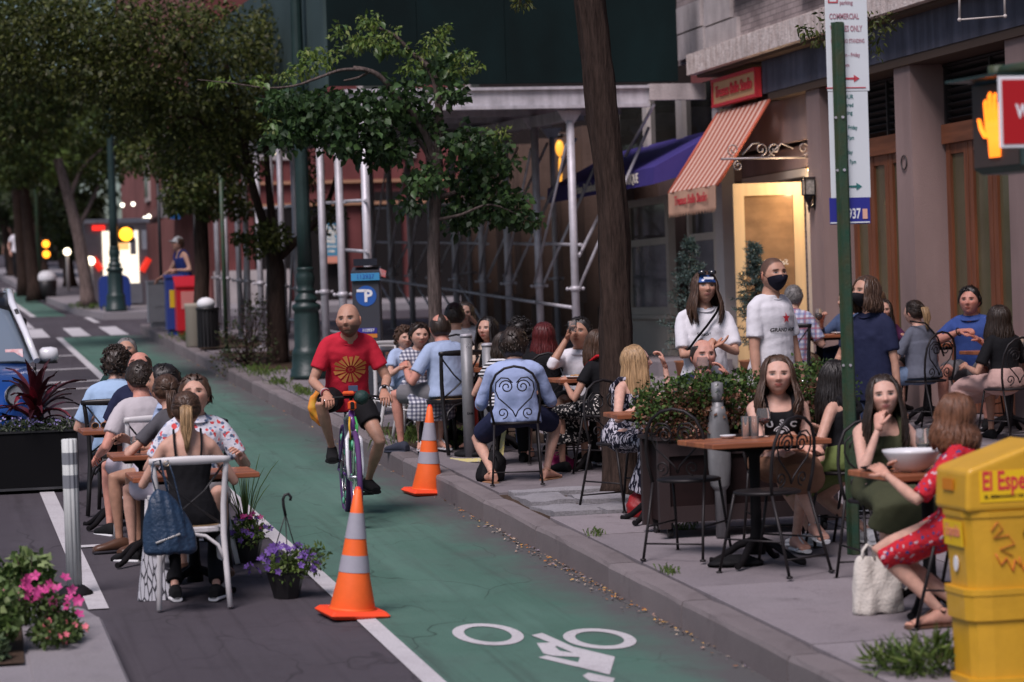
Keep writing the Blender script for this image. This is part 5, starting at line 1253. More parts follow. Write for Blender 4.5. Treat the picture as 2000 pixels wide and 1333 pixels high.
LITG=[(.13,.19,.035),(.10,.165,.03),(.18,.22,.06),(.075,.125,.03)]  # brighter greens paint in the light caught by the upper leaves
GREEN=[(.030,.062,.020),(.042,.085,.026),(.055,.105,.03),(.024,.05,.02)]
def pxc(lst,dy=.5):   # (px,py,rx,ry,weight) -> clumps
 return [(T(x,y,rnd.uniform(-.3,.3)),(a/213,dy,b/213),w) for x,y,a,b,w in lst]
cl_low=pxc([(560,200,55,30,1),(640,210,70,40,1.6),(720,220,75,45,1.8),(790,190,50,50,1),(590,250,60,35,1.1),(680,270,70,40,1.5),(750,290,60,38,1.3),(820,240,45,40,.8),(900,280,60,40,1.1),(960,310,55,45,1.1),(920,360,60,40,1.0),(980,400,60,40,1.2),(1020,430,35,20,.5),(900,420,50,40,.9),(830,350,40,35,.7),(800,400,25,20,.3),(880,180,30,30,.6),(850,130,35,30,.6),(545,275,35,25,.4)])
c_,d_=clump_points(cl_low,6000,rs,.3); leaf_cloud('foliage',c_,d_,.074,GREEN,yt,rs,droop=.7,aspect=.8,kind='stuff')
cl_top=pxc([(720,40,25,18,1),(710,75,25,20,.8),(760,65,22,14,.7),(770,95,25,15,.8),(640,110,30,25,1),(660,60,20,20,.4),(600,130,30,20,.9),(690,90,20,15,.6),(740,85,30,12,.7),(850,80,28,25,.9),(866,60,15,12,.5),(905,110,22,15,.8),(925,130,12,10,.3),(890,140,25,12,.6),(555,150,25,14,.7),(500,160,25,12,.5),(430,160,25,7,.25),(600,100,20,12,.4),(800,130,25,14,.6),(970,260,25,20,.5),(930,300,25,15,.4),(830,95,20,15,.5),(525,245,15,15,.25)],.35)
c_,d_=clump_points(cl_top,1700,rs,.4); leaf_cloud('lit_tone_foliage',c_,d_,.056,LITG,yt,rs,droop=.9,aspect=.5,kind='stuff')
lm=MB(); L_=8; out=[(0,0),(.24,.30),(.33,.55),(.26,.80),(0,1.15)]
vs_=[(0,y*.09,-.01*(y-.4)**2*4) for x,y in out]+[(x*.09,y*.09,.008) for x,y in out[1:-1]]+[(-x*.09,y*.09,.008) for x,y in out[1:-1]]
lm.add(vs_,[(0,5,1),(1,5,6,2),(2,6,7,3),(3,7,4),(0,1,8),(1,2,9,8),(2,3,10,9),(3,4,10)],True)
leaf_mes=[]
for i,c in enumerate(((.035,.075,.028),(.05,.10,.03),(.075,.135,.035),(.03,.06,.026))):
 m=mat('single_leaf_%s' % 'abcd'[i],c,.45,nz=(60,.25)); leaf_mes.append(lm.mesh('leaf',m))
c_,d_=clump_points(cl_low,170,rs,.9); c2,d2=clump_points(cl_top,60,rs,.9)
for i,(p,d) in enumerate(zip(np.concatenate([c_,c2]),np.concatenate([d_,d2]))):
 o=link('leaf',leaf_mes[rnd.randrange(4) if i < 170 else 2],yt,Vector(p)-Vector(yt.location)); dd=Vector(d)*.6+Vector((rnd.gauss(0,.5),-abs(rnd.gauss(.3,.4)),-.7))
 o.rotation_mode='QUATERNION'; o.rotation_quaternion=dd.to_track_quat('Y','Z') @ Quaternion((0,1,0),rnd.uniform(-1.2,1.2)); s_=rnd.uniform(.75,1.25); o.scale=(s_,s_,s_)
def street_tree(name,label,pts,r0,r1,branches,clumps,n,size,cols,mbark=M_bark,group='street trees receding along the kerb',seed=5,droop=.5):
 t=thing(name,label,'tree',tuple(pts[0]),0,group); q=Vector(pts[0])
 trunk_mesh('trunk',[Vector(pts[0])-Vector((0,0,.05))]+[Vector(p) for p in pts[1:]],r0,r1,mbark,t,1.4,14,.008,seed)
 for b in branches: mb=MB(); limb_tube(mb,b[0],b[1],b[2],7); wp('branch',mb,mbark,t)
 c,d=clump_points(clumps,n,rs); leaf_cloud('crown',c,d,size,cols,t,rs,droop=droop,kind='stuff'); return t
def U(px,py,Y): return atY(px,py,Y)
Y2=35
street_tree('street_tree','forked dark tree behind the tall green lamp',[U(541,712,Y2),U(540,600,Y2),U(538,520,Y2),U(532,490,Y2)],.14,.10,
 [([U(533,495,Y2),U(512,430,Y2),U(490,350,Y2-.3),U(470,250,Y2-.6),U(440,120,Y2-1)],.08,.03),([U(536,500,Y2),U(530,420,Y2),U(522,330,Y2),U(515,180,Y2+.3)],.07,.03),([U(545,505,Y2),U(580,470,Y2),U(620,430,Y2+.3),U(650,370,Y2+.6),U(670,280,Y2+1)],.06,.025),([U(490,350,Y2-.3),U(430,280,Y2-.8),U(380,230,Y2-1.2),U(330,235,Y2-1.4)],.035,.015),([U(470,250,Y2-.6),U(400,160,Y2-1),U(320,60,Y2-1.5),U(250,30,Y2-2)],.035,.015)],
 [(U(x,y,Y2+dy),(a/140,dz,b/140),w) for x,y,a,b,dy,dz,w in ((420,90,110,80,-1,1.3,2.2),(300,60,110,70,-1.5,1.3,2),(180,60,120,70,-1.2,1.2,2),(60,50,100,60,-1,1.2,1.6),(520,120,70,90,0,1.2,1.4),(560,40,60,60,.3,1,1),(350,190,90,60,-1.2,1.0,1.7),(450,220,80,60,-.6,1.0,1.5),(240,150,100,55,-1.4,1.1,1.6),(520,250,60,40,0,.8,.8),(380,290,80,45,-.8,.8,1.1),(120,140,90,40,-1.2,1,1.2),(20,130,70,50,-1,1,1.2),(-40,60,80,70,-1,1,1),(250,230,60,40,-1,.8,.8),(590,200,40,60,.5,.6,.6),(470,320,50,40,-.3,.7,.5),(530,460,40,30,-.3,.3,.35),(500,480,25,25,-.3,.3,.2),(640,420,35,40,.4,.4,.25),(600,330,30,40,.4,.5,.25),(470,465,20,10,-.3,.3,.12))],30000,.080,DARKG,seed=4)
Y3=40
street_tree('street_tree','straight dark tree beside the red newspaper box',[U(393,672,Y3),U(394,560,Y3),U(393,430,Y3),U(390,330,Y3)],.13,.09,
 [([U(391,360,Y3),U(370,300,Y3),U(340,230,Y3)],.05,.02),([U(391,350,Y3),U(420,290,Y3),U(450,230,Y3+.5)],.05,.02)],
 [(U(x,y,Y3+dy),(a/123,dz,b/123),w) for x,y,a,b,dy,dz,w in ((370,330,70,50,0,1.2,1.2),(420,360,55,45,0,1,.9),(360,380,45,35,-.3,.8,.7),(300,290,70,55,.2,1.2,1.2),(440,280,70,60,.5,1.2,1.2),(330,230,100,60,.5,1.5,1.8),(410,410,30,22,-.2,.5,.3),(345,400,25,20,-.2,.5,.25),(470,400,30,30,.5,.7,.3))],11000,.085,MIDG[:2]+DARKG,seed=6)
Y4=57
street_tree('street_tree','pale leaning trunk beside the bright kiosk',[U(172,592,Y4),U(163,520,Y4),U(150,450,Y4),U(132,380,Y4),U(112,310,Y4)],.15,.10,
 [([U(135,390,Y4),U(160,330,Y4),U(200,290,Y4)],.06,.02),([U(150,450,Y4),U(185,380,Y4+.5),U(215,300,Y4+.7)],.06,.02)],
 [(U(x,y,Y4+dy),(a/86,dz,b/86),w) for x,y,a,b,dy,dz,w in ((110,230,120,60,0,1.6,2),(200,250,90,60,1,1.4,1.4),(40,260,80,50,0,1.5,1.2),(190,330,60,30,.5,1,.6),(260,200,90,60,1,1.5,1.4),(240,300,40,30,1,.8,.4),(20,330,70,40,1,1.2,.9),(0,200,60,50,0,1.2,.9))],10000,.14,MIDG[:3]+DARKG[1:4],barkmat('bark_pale',(.17,.125,.11)),seed=8)
far=[(66,40,300,90,70,(.085,.135,.03)),(70,20,220,120,60,(.055,.085,.025)),(74,110,330,70,50,(.065,.10,.025)),(84,60,380,80,60,(.03,.045,.015)),(88,0,400,60,60,(.028,.045,.014)),(96,100,420,60,50,(.025,.04,.014)),(110,30,440,60,50,(.02,.03,.012)),(120,90,470,70,40,(.02,.03,.012)),(72,150,440,45,60,(.03,.045,.014))]
flab=['bright green tree crown over the far lane','darker tree crown just above the bright green one','tree crown over the far pavement lamp post','dim tree crown behind the far green pole','dim tree crown at the very edge of the far street','dark tree crown near the far amber lights','blackish tree crown where the street ends','low blackish tree crown behind the far planter','dim tree crown behind the pale leaning trunk']
for i,(Y,px,py,a,b,c) in enumerate(far):
 s_=5000/Y; base=U(px+8,0,Y); base.z=gz(Y,.1); cx=U(px,py,Y)
 street_tree('street_tree',flab[i],[base,base.lerp(cx,.5),cx],.18,.1,[],[(U(px+rnd.uniform(-1,1)*a*.6,py+rnd.uniform(-.6,.8)*b,Y+rnd.uniform(-1,2)),(a/s_*.8,1.8,b/s_*.7),1) for _ in range(4)],2600,.24,[c,tuple(v*1.4 for v in c),tuple(v*.7 for v in c)],seed=20+i,group='far trees where the street recedes')
c_,d_=clump_points([((x,150+abs(x),8),(5,4,6),1) for x in range(-30,34,6)]+[((x,140,14),(6,4,4),.6) for x in range(-20,20,6)],9000,rs)
o=leaf_cloud('far_foliage',c_,d_,.6,[(.018,.028,.010),(.026,.038,.012)],None,rs); tag(o,'mass of dark trees closing the far end of the street','trees',kind='stuff')
t_=thing('street_tree','leafy crown reaching over the street from the far side, top left','tree',(-4.6,43,gz(43)),0,'far trees where the street recedes')
trunk_mesh('trunk',[(-4.6,43,gz(43,-.05)),(-4.5,43,4.5),(-4.2,43,6.5)],.16,.12,M_bark,t_,1.4,12,.008,9); mb=MB(); limb_tube(mb,[(-4.2,43,6.4),(-2,43.3,7.6),(.5,43.6,8),(2.2,44,7.6)],.09,.02,7); wp('branch',mb,M_bark,t_)
c,d=clump_points([(U(x,y,43+dy),(a/114,1.4,b/114),1) for x,y,a,b,dy in ((0,40,110,80,0),(100,20,110,60,.5),(10,150,90,60,0),(60,230,70,40,.5),(200,90,90,60,1),(-60,100,80,90,0),(130,180,70,40,.4),(-20,260,50,40,.2),(260,170,60,40,1))],14000,rs); leaf_cloud('crown',c,d,.10,DARKG+MIDG[:2],t_,rs,kind='stuff')
def bush(name,label,cat,base,clumps,n,size,cols,stems=10,aspect=.6,droop=.2,seed=3,group=None):
 t=thing(name,label,cat,base,0,group); c,d=clump_points(clumps,n,rs,.5); leaf_cloud('foliage',c,d,size,cols,t,rs,droop=droop,aspect=aspect,kind='stuff')
 if stems:
  mb=MB(); rr=random.Random(seed)
  for _ in range(stems):
   k=rr.choice(clumps); e=Vector(k[0])+Vector((rr.uniform(-1,1)*k[1][0],rr.uniform(-1,1)*k[1][1],rr.uniform(-.5,1)*k[1][2])); b=Vector(base)+Vector((rr.uniform(-.1,.1),rr.uniform(-.1,.1),0))
   mb.tube([b,b.lerp(e,.5)+Vector((rr.uniform(-.05,.05),rr.uniform(-.05,.05),.03)),e],[.008,.006,.003],5)
  wp('stems',mb,M_bark,t,kind='stuff')
 return t
q=G(485,715,KERB)
bush('weedy_shrub','scraggly weedy shrub in the tree pit beyond the green lamp','shrub',(q.x,q.y,gz(q.y,KERB)),[(atY(x,y,q.y+dy),(a/145,.3,b/145),1) for x,y,a,b,dy in ((450,660,30,40,0),(490,640,40,50,.2),(520,680,25,40,0),(440,710,30,25,-.3),(500,600,25,25,.3),(470,690,40,30,-.2))],900,.05,[(.06,.075,.03),(.09,.09,.045),(.10,.06,.05),(.05,.07,.03)],30)
GR=[(.10,.16,.035),(.08,.13,.03),(.14,.19,.05),(.06,.10,.025)]
def grass_tuft(cx,cy,rx,ry,n,h,k=KERB):
 mb=MB()
 for _ in range(n):
  x,y=cx+rnd.gauss(0,rx),cy+rnd.gauss(0,ry); z=gz(y,k); a=rnd.uniform(0,6.28); hh=h*rnd.uniform(.4,1.2); w=.004; lx,ly=math.cos(a)*hh*.5,math.sin(a)*hh*.5; mb.col=rnd.choice(GR)
  mb.add([(x-w*math.sin(a),y+w*math.cos(a),z),(x+w*math.sin(a),y-w*math.cos(a),z),(x+lx*.5,y+ly*.5,z+hh*.75),(x+lx,y+ly,z+hh*.85)],[(0,1,2),(0,2,3)],False)
 return mb
gl=MB()
for cx,cy,rx,ry,n,h in ((4.6,22.6,.25,.25,500,.12),(4.4,23.4,.15,.4,300,.1),(4.15,31.0,.06,.2,150,.08),(4.18,29.3,.05,.3,200,.08),(4.2,33.0,.1,.5,200,.1),(4.3,42.2,.2,.6,250,.12),(4.15,15.95,.03,.06,40,.05),(4.75,15.97,.05,.02,50,.06),(4.12,14.2,.02,.05,50,.05),(3.5,57,.2,.4,150,.15)):
 gl.merge(grass_tuft(cx,cy,rx,ry,n,h))
tag(gl.build('grass',M_leaf,fixn=False),'grass and weeds growing in tree pits and sidewalk cracks','grass',kind='stuff')
bush('grass_clump','leafy green weeds at the foot of the yellow newspaper box','weeds',(4.28,10.75,gz(10.75,KERB)),[((4.32,10.75,gz(10.75,.24)),(.14,.12,.08),1),((4.2,10.9,gz(10.9,.21)),(.12,.1,.05),.7)],420,.10,GR,0,.12,-.5)
PX0,PX1,PY0,PY1=4.47,5.66,15.55,15.98
M_pl=mat('dark_stained_wood',(.018,.008,.008),.6,spec=.25,nz=(3,.4),streak=(2,2,16,.3))
M_pl2=mat('planter_edge',(.03,.018,.018),.6)
hp=thing('hedge_planter','dark stained wooden planter on castors beside the steel post','planter',((PX0+PX1)/2,PY0,gz(PY0,KERB)))
zb=gz(15.7,KERB)
wp('box',B2(((PX0+.05,PY0+.02,zb+.1),(PX1-.05,PY1-.02,zb+.58))),M_pl,hp)
for x in (PX0,PX1-.07):
 for y in (PY0,PY1-.05): wp('corner_post',B2(((x,y,zb+.06),(x+.07,y+.05,zb+.62))),M_pl2,hp)
wp('rim',B2(((PX0-.01,PY0-.012,zb+.622),(PX1+.01,PY0+.05,zb+.645)),((PX0-.01,PY1-.05,zb+.622),(PX1+.01,PY1+.012,zb+.645)),((PX0-.01,PY0+.05,zb+.622),(PX0+.05,PY1-.05,zb+.645)),((PX1-.05,PY0+.05,zb+.622),(PX1+.01,PY1-.05,zb+.645))),M_pl2,hp)
wp('rail',B2(((PX0+.07,PY0-.003,zb+.1),(PX1-.07,PY0+.017,zb+.2))),M_pl2,hp); wp('rail',B2(((PX0+.07,PY0-.003,zb+.52),(PX1-.07,PY0+.017,zb+.6))),M_pl2,hp)
wp('soil',B2(((PX0+.06,PY0+.03,zb+.58),(PX1-.06,PY1-.03,zb+.6))),M_soil,hp)
for x in (PX0+.08,PX1-.08):
 for y in (PY0+.06,PY1-.06): wp('castor',MB().cyl((x-.015,y,zb+.03),(x+.015,y,zb+.03),.03,n=10).box2((x-.02,y-.01,zb+.03),(x+.02,y+.01,zb+.1)),M_blk,hp)
HB=[(.045,.085,.02),(.065,.115,.025),(.035,.065,.018),(.085,.14,.03)]; HR=[(.14,.055,.03),(.26,.14,.09),(.10,.035,.02),(.06,.05,.02),(.05,.025,.015)]
hc_=[(atY(x,y,PY0+.2+dy),(a/310,.24,b/310),w) for x,y,a,b,dy,w in ((1290,780,60,45,0,1),(1340,765,60,36,.05,1.1),(1400,765,60,36,.05,1.1),(1450,755,50,36,.05,1),(1530,750,60,50,.05,1),(1600,740,60,40,.1,1.1),(1640,760,40,50,.1,.7),(1370,760,60,40,-.1,1),(1470,790,60,40,-.05,.8),(1560,800,60,50,0,1),(1620,800,50,40,.05,.7),(1270,800,35,40,-.1,.6))]
hd_=bush('hedge','leafy green hedge with russet lower leaves in the dark planter','hedge',((PX0+PX1)/2,PY0+.2,zb+.6),hc_,5200,.031,HB,40,.75,.0)
hl_=[(atY(x,y,PY0+.12+dy),(a/310,.20,b/310),w) for x,y,a,b,dy,w in ((1290,815,55,35,0,1),(1340,800,60,40,-.05,1),(1400,800,60,45,-.05,1),(1460,830,60,35,0,1),(1540,830,60,35,.05,1),(1330,840,50,20,-.1,.7),(1610,830,50,30,.1,.7),(1560,770,60,40,0,.6),(1620,780,40,40,0,.6))]
c_,d_=clump_points(hl_,4600,rs,.5); leaf_cloud('russet_leaves',c_,d_,.030,HR+HB[:1],hd_,rs,aspect=.8,kind='stuff')
fq=atY(1795,800,16.9); fern=thing('fern','bright green potted fern between the two tables of diners','fern',(fq.x,16.9,gz(16.9,KERB)))
wp('pot',MB().lathe([(.10,0),(.14,.25),(.15,.27),(.13,.27),(.12,.24)],(fq.x,16.9,gz(16.9,KERB)),14),M_blk,fern)
fm_=MB(); fm_.smooth=False
for i in range(70):
 a=rnd.uniform(0,6.28); L_=rnd.uniform(.28,.42); el=rnd.uniform(.5,1.35); b0=Vector((fq.x,16.9,gz(16.9,KERB+.25))); fm_.col=random.Random(i).choice([(.05,.10,.02),(.075,.14,.025),(.035,.07,.018)])
 prev=None
 for k in range(9):
  u=k/8; p=b0+Vector((math.cos(a)*L_*math.cos(el)*u*1.2,math.sin(a)*L_*math.cos(el)*u*1.2,L_*math.sin(el)*(u-.45*u*u)))
  if prev is not None and k > 1:
   dr=(p-prev).normalized(); sd=dr.cross(Vector((0,0,1))).normalized(); w=.045*math.sin(PI*min(1,u*.9+.1))
   for s in (-1,1): fm_.add([prev,prev+sd*s*w+dr*.02,prev+sd*s*w*.9+dr*.035,p],[(0,1,2,3)],False)
  prev=p
wp('fronds',fm_,M_leaf,fern,kind='stuff')
def spruce(label,px,Y,ytop,seed):
 q=atY(px,640,Y); b=Vector((q.x,Y,gz(Y,KERB))); H=atY(px,ytop,Y).z-b.z; t=thing('potted_spruce',label,'conifer',tuple(b),0,'spruces flanking the shop door')
 wp('pot',MB().lathe([(.15,0),(.20,.34),(.22,.36),(.19,.36),(.18,.32)],b,16),mat('terracotta',(.35,.15,.08),.8),t); rr=random.Random(seed)
 mb=MB(); mb.cyl(b+Vector((0,0,.3)),b+Vector((0,0,H)),.022,.005,7); wp('trunk',mb,M_bark,t)
 P_,D_=[],[]; br=MB()
 for i in range(120):
  u=rr.random()**.8; z=.42+(H-.42)*u; L_=(.36*(1-u)**.75+.05)*rr.uniform(.6,1.1); a=rr.uniform(0,6.28); el=rr.uniform(-.1,.5); d=Vector((math.cos(a)*math.cos(el),math.sin(a)*math.cos(el),math.sin(el))); s=b+Vector((0,0,z)); br.tube([s,s+d*L_],[.006,.003],4)
  for k in range(34):
   v=rr.uniform(.15,1.05); P_.append(tuple(s+d*L_*v)); D_.append(tuple((d*1.0+Vector((rr.gauss(0,.7),rr.gauss(0,.7),rr.gauss(0,.7)))).normalized()))
 wp('branches',br,M_bark,t,kind='stuff'); leaf_cloud('needles',np.array(P_),np.array(D_),.055,[(.075,.12,.10),(.10,.15,.14),(.05,.085,.07),(.13,.18,.17)],t,rs,droop=0,aspect=.22,kind='stuff'); return t
spruce('blue spruce in a pot, left of the open glass door',1352,26.9,470,1); spruce('blue spruce in a pot, in front of the open glass door',1478,26.6,478,2)
cp=thing('black_planter','long black planter box behind the striped delineator post','planter',(.6,21.75,gz(21.75)))
zb=gz(21.7);
wp('box',B2(((-.35,21.6,zb+.02),(1.19,22.05,zb+.50))),mat('planter_black',(.005,.005,.006),.8,spec=.15),cp); wp('rim',B2(((-.36,21.59,zb+.50),(1.20,22.06,zb+.515))),mat('planter_rim',(.02,.02,.022),.35),cp); wp('foot_rail',B2(((-.34,21.585,zb+.025),(1.18,21.598,zb+.045))),mat('planter_rail',(.1,.1,.105),.3,.6),cp)
cy=thing('cordyline','burgundy cordyline with sword leaves in the black planter','plant',(.86,21.8,zb+.5)); rr=random.Random(5)
cm=[mat('cordyline_leaf_'+n_,c,.38,streak=(60,60,4,.3)) for n_,c in (('dark',(.045,.010,.014)),('mid',(.075,.013,.02)),('red',(.22,.020,.035)))]
for i in range(46):
 a=rr.uniform(0,6.28); el=rr.uniform(.35,1.5); L_=rr.uniform(.30,.55)*(1 if i > 14 else .8); w=rr.uniform(.022,.036); mb=MB(); z0=rr.uniform(0,.22); rows_=[]
 for k in range(7):
  u=k/6; r_=L_*u; bend=el-.5*u*u*(1.2-el*.4); p=Vector((math.cos(a)*r_*math.cos(bend),math.sin(a)*r_*math.cos(bend),z0+r_*math.sin(bend))); sd=Vector((-math.sin(a),math.cos(a),0)); ww=w*math.sin(PI*min(1,.12+u*.88))**.7*(1 if u < 1 else .1); rows_.append((p-sd*ww+Vector((0,0,.012)),p,p+sd*ww+Vector((0,0,.012))))
 vs_=[p for r_ in rows_ for p in r_]; mb.add(vs_,[(3*k+j,3*k+j+1,3*k+4+j,3*k+3+j) for k in range(6) for j in (0,1)],True); mb.build('leaf',cm[0 if i % 3 == 0 else (2 if i % 6 == 1 else 1)],cy)
MB().cyl((0,0,0),(0,0,.28),.03,.022,8).build('stem',M_bark,cy)
bush('bedding_plants','low grey green bedding plants with tiny lilac flowers under the cordyline','flowers',(.6,21.8,zb+.5),[((x,21.72+rnd.uniform(-.05,.15),zb+.54),(.16,.12,.07),1) for x in (.45,.6,.75,.92,1.08)],1100,.045,[(.06,.085,.035),(.12,.14,.10),(.04,.065,.025),(.16,.18,.14)],0,.5)
def flowers(name,parent,pts,r,m,n=5):
 mb=MB()
 for p in pts:
  p=Vector(p); d=Vector((rnd.gauss(0,.5),rnd.gauss(-.6,.4),rnd.gauss(.5,.4))).normalized(); u=d.orthogonal().normalized(); v=d.cross(u)
  for k in range(n):
   a=2*PI*k/n+rnd.uniform(-.15,.15); e=u*math.cos(a)+v*math.sin(a); f=u*math.cos(a+.55)+v*math.sin(a+.55); g_=u*math.cos(a-.55)+v*math.sin(a-.55)
   mb.add([p,p+g_*r*.7+d*r*.2,p+e*r*1.05+d*r*.3,p+f*r*.7+d*r*.2],[(0,1,2,3)],False)
 return wp(name,mb,m,parent,kind='stuff')
M_lilac=mat('petal_lilac',(.30,.26,.55),.6); M_violet=mat('petal_violet',(.17,.08,.36),.6,nz=(40,.4)); M_pink=mat('petal_pink',(.62,.06,.26),.55,nz=(40,.25)); M_coral=mat('petal_coral',(.70,.16,.2),.55)
bb=[o for o in bpy.data.objects if o.name.startswith('bedding_plants')][0]
flowers('blossoms',bb,[(rnd.uniform(.35,1.16),21.62+rnd.uniform(-.05,.2),zb+.58+rnd.uniform(-.03,.05)) for _ in range(110)],.011,M_lilac,4)
def pot_plant(label,x,y,hook,seed,flower,fcount,fol,rr_=.21,hh=.24,extra=None):
 z=gz(y); t=thing('flower_pot',label,'flower pot',(x,y,z)); rr=random.Random(seed)
 MB().lathe([(.075,0),(.08,.02),(.115,.15),(.125,.16),(.105,.16),(.1,.13)],(0,0,0),8,False).build('pot',M_blk,t)
 cl=[((x+rr.gauss(0,.08),y+rr.gauss(0,.08),z+.2+rr.uniform(-.06,.06)),(.12,.12,.09),1) for _ in range(7)]
 c,d=clump_points(cl,fol,rs,.4); leaf_cloud('foliage',c,d,.035,[(.09,.14,.03),(.12,.18,.045),(.06,.10,.025),(.15,.2,.06)],t,rs,droop=.1,aspect=.5,kind='stuff')
 fp=[]
 for _ in range(fcount):
  a=rr.uniform(0,6.28); e=rr.uniform(-.3,1.2); fp.append((x+math.cos(a)*rr_*math.cos(e)*rr.uniform(.7,1.1),y+math.sin(a)*rr_*math.cos(e),z+.19+hh*.55*math.sin(e)))
 flowers('blossoms',t,fp,.024,flower)
 if hook:
  top=Vector((.01,0,.50)); wm=MB()
  for k in range(3): a=2*PI*k/3+.5; wm.tube([(.115*math.cos(a),.115*math.sin(a),.16),top],.0035,5)
  wm.build('wires',M_blk,t,fixn=False)['kind']='stuff'
  MB().tube([top-Vector((0,0,.01)),top+Vector((-.01,0,.05)),top+Vector((-.012,0,.09)),top+Vector((.0,0,.115)),top+Vector((.022,0,.12)),top+Vector((.036,0,.10)),top+Vector((.03,0,.08))],.009,7).build('hook',M_blk,t)
 return t
q=G(560,1168); pot_plant('hanging basket with wire hook and violet petunias, set down on the asphalt',q.x,q.y,True,4,M_violet,60,1000)
q=G(482,1098); p2=pot_plant('black pot of violet and pink flowers with long grass blades behind the hanging basket',q.x,q.y,False,6,M_violet,30,600,.16,.2)
flowers('pink_blossoms',p2,[(q.x+rnd.gauss(.03,.07),q.y-.08+rnd.gauss(0,.04),gz(q.y,.26)+rnd.uniform(-.05,.06)) for _ in range(9)],.022,M_pink)
bl_=MB(); bl_.smooth=False
for i in range(26):
 a=rnd.uniform(0,6.28); L_=rnd.uniform(.3,.62); ln=rnd.uniform(.1,.5); pr=None; bl_.col=rnd.choice(GR)
 bl_.tube([(q.x+math.cos(a)*(.03+ln*L_*u*u),q.y+math.sin(a)*(.03+ln*L_*u*u),gz(q.y,.16)+L_*(u-.15*u*u*ln*3)) for u in (0,.3,.6,.85,1)],[.004,.004,.0035,.003,.001],3)
wp('grass_blades',bl_,M_leaf,p2,kind='stuff')
KALE=[(.12,.19,.05),(.18,.25,.09),(.26,.33,.14),(.08,.13,.04)]
def isl_bush(name,label,cat,x,y,cls,n,size,cols,asp=.6):
 return bush(name,label,cat,(x,y,gz(y,.17)),[((x+a,y+b,gz(y,.17)+c),r,1) for a,b,c,r in cls],n,size,cols,6,asp)
isl_bush('dark_shrub','rounded dark green shrub on the traffic island','shrub',.17,13.7,[(-.05,.1,.25,(.2,.2,.22)),(.12,0,.2,(.14,.15,.17)),(-.2,0,.3,(.2,.2,.2)),(.2,.05,.12,(.1,.1,.1))],2400,.04,[(.03,.06,.014),(.045,.085,.02),(.06,.11,.025)],.55)
isl_bush('ornamental_kale','pale ruffled kale plant right of the dark shrub','plant',.47,13.75,[(0,0,.30,(.11,.12,.07)),(-.06,0,.22,(.10,.1,.08)),(.05,0,.2,(.08,.1,.06))],900,.05,KALE,.9)
isl_bush('ornamental_kale','tall pale kale plant rising behind the dark shrub','plant',.06,14.0,[(-.02,0,.42,(.12,.12,.08)),(0,0,.3,(.1,.1,.1))],600,.05,KALE,.9)
isl_bush('ornamental_kale','ruffled pale kale plant in front of the dark shrub','plant',.23,12.95,[(0,0,.26,(.17,.14,.09)),(-.2,0,.24,(.18,.14,.1)),(.05,-.05,.15,(.12,.1,.08))],1700,.05,KALE,.9)
isl_bush('trailing_plant','grey green trailing leaves at the front of the flower bed','plant',.12,12.7,[(0,0,.08,(.16,.12,.09)),(-.18,.05,.1,(.14,.12,.1)),(.1,-.02,.05,(.1,.08,.06))],1100,.045,[(.07,.11,.05),(.1,.14,.07),(.05,.075,.035)],.7)
pk=isl_bush('petunia','bright pink petunias at the corner of the traffic island','flowers',.50,13.25,[(0,0,.16,(.14,.16,.10)),(.1,.08,.1,(.1,.14,.08)),(.05,-.3,.06,(.12,.14,.06)),(.14,-.15,.05,(.08,.1,.05))],1500,.035,[(.07,.11,.03),(.1,.15,.04),(.05,.08,.025)])
flowers('blossoms',pk,[(.46+rnd.gauss(0,.08),13.2+rnd.gauss(0,.12),gz(13.2,.17)+.25+rnd.gauss(0,.035)) for _ in range(34)]+[(.62+rnd.gauss(0,.04),13.3+rnd.gauss(0,.1),gz(13.2,.17)+.16+rnd.gauss(0,.04)) for _ in range(10)],.030,M_pink)
flowers('small_blossoms',pk,[(.60+rnd.gauss(0,.07),12.95+rnd.gauss(0,.15),gz(13,.17)+.08+rnd.gauss(0,.03)) for _ in range(16)],.018,M_coral)
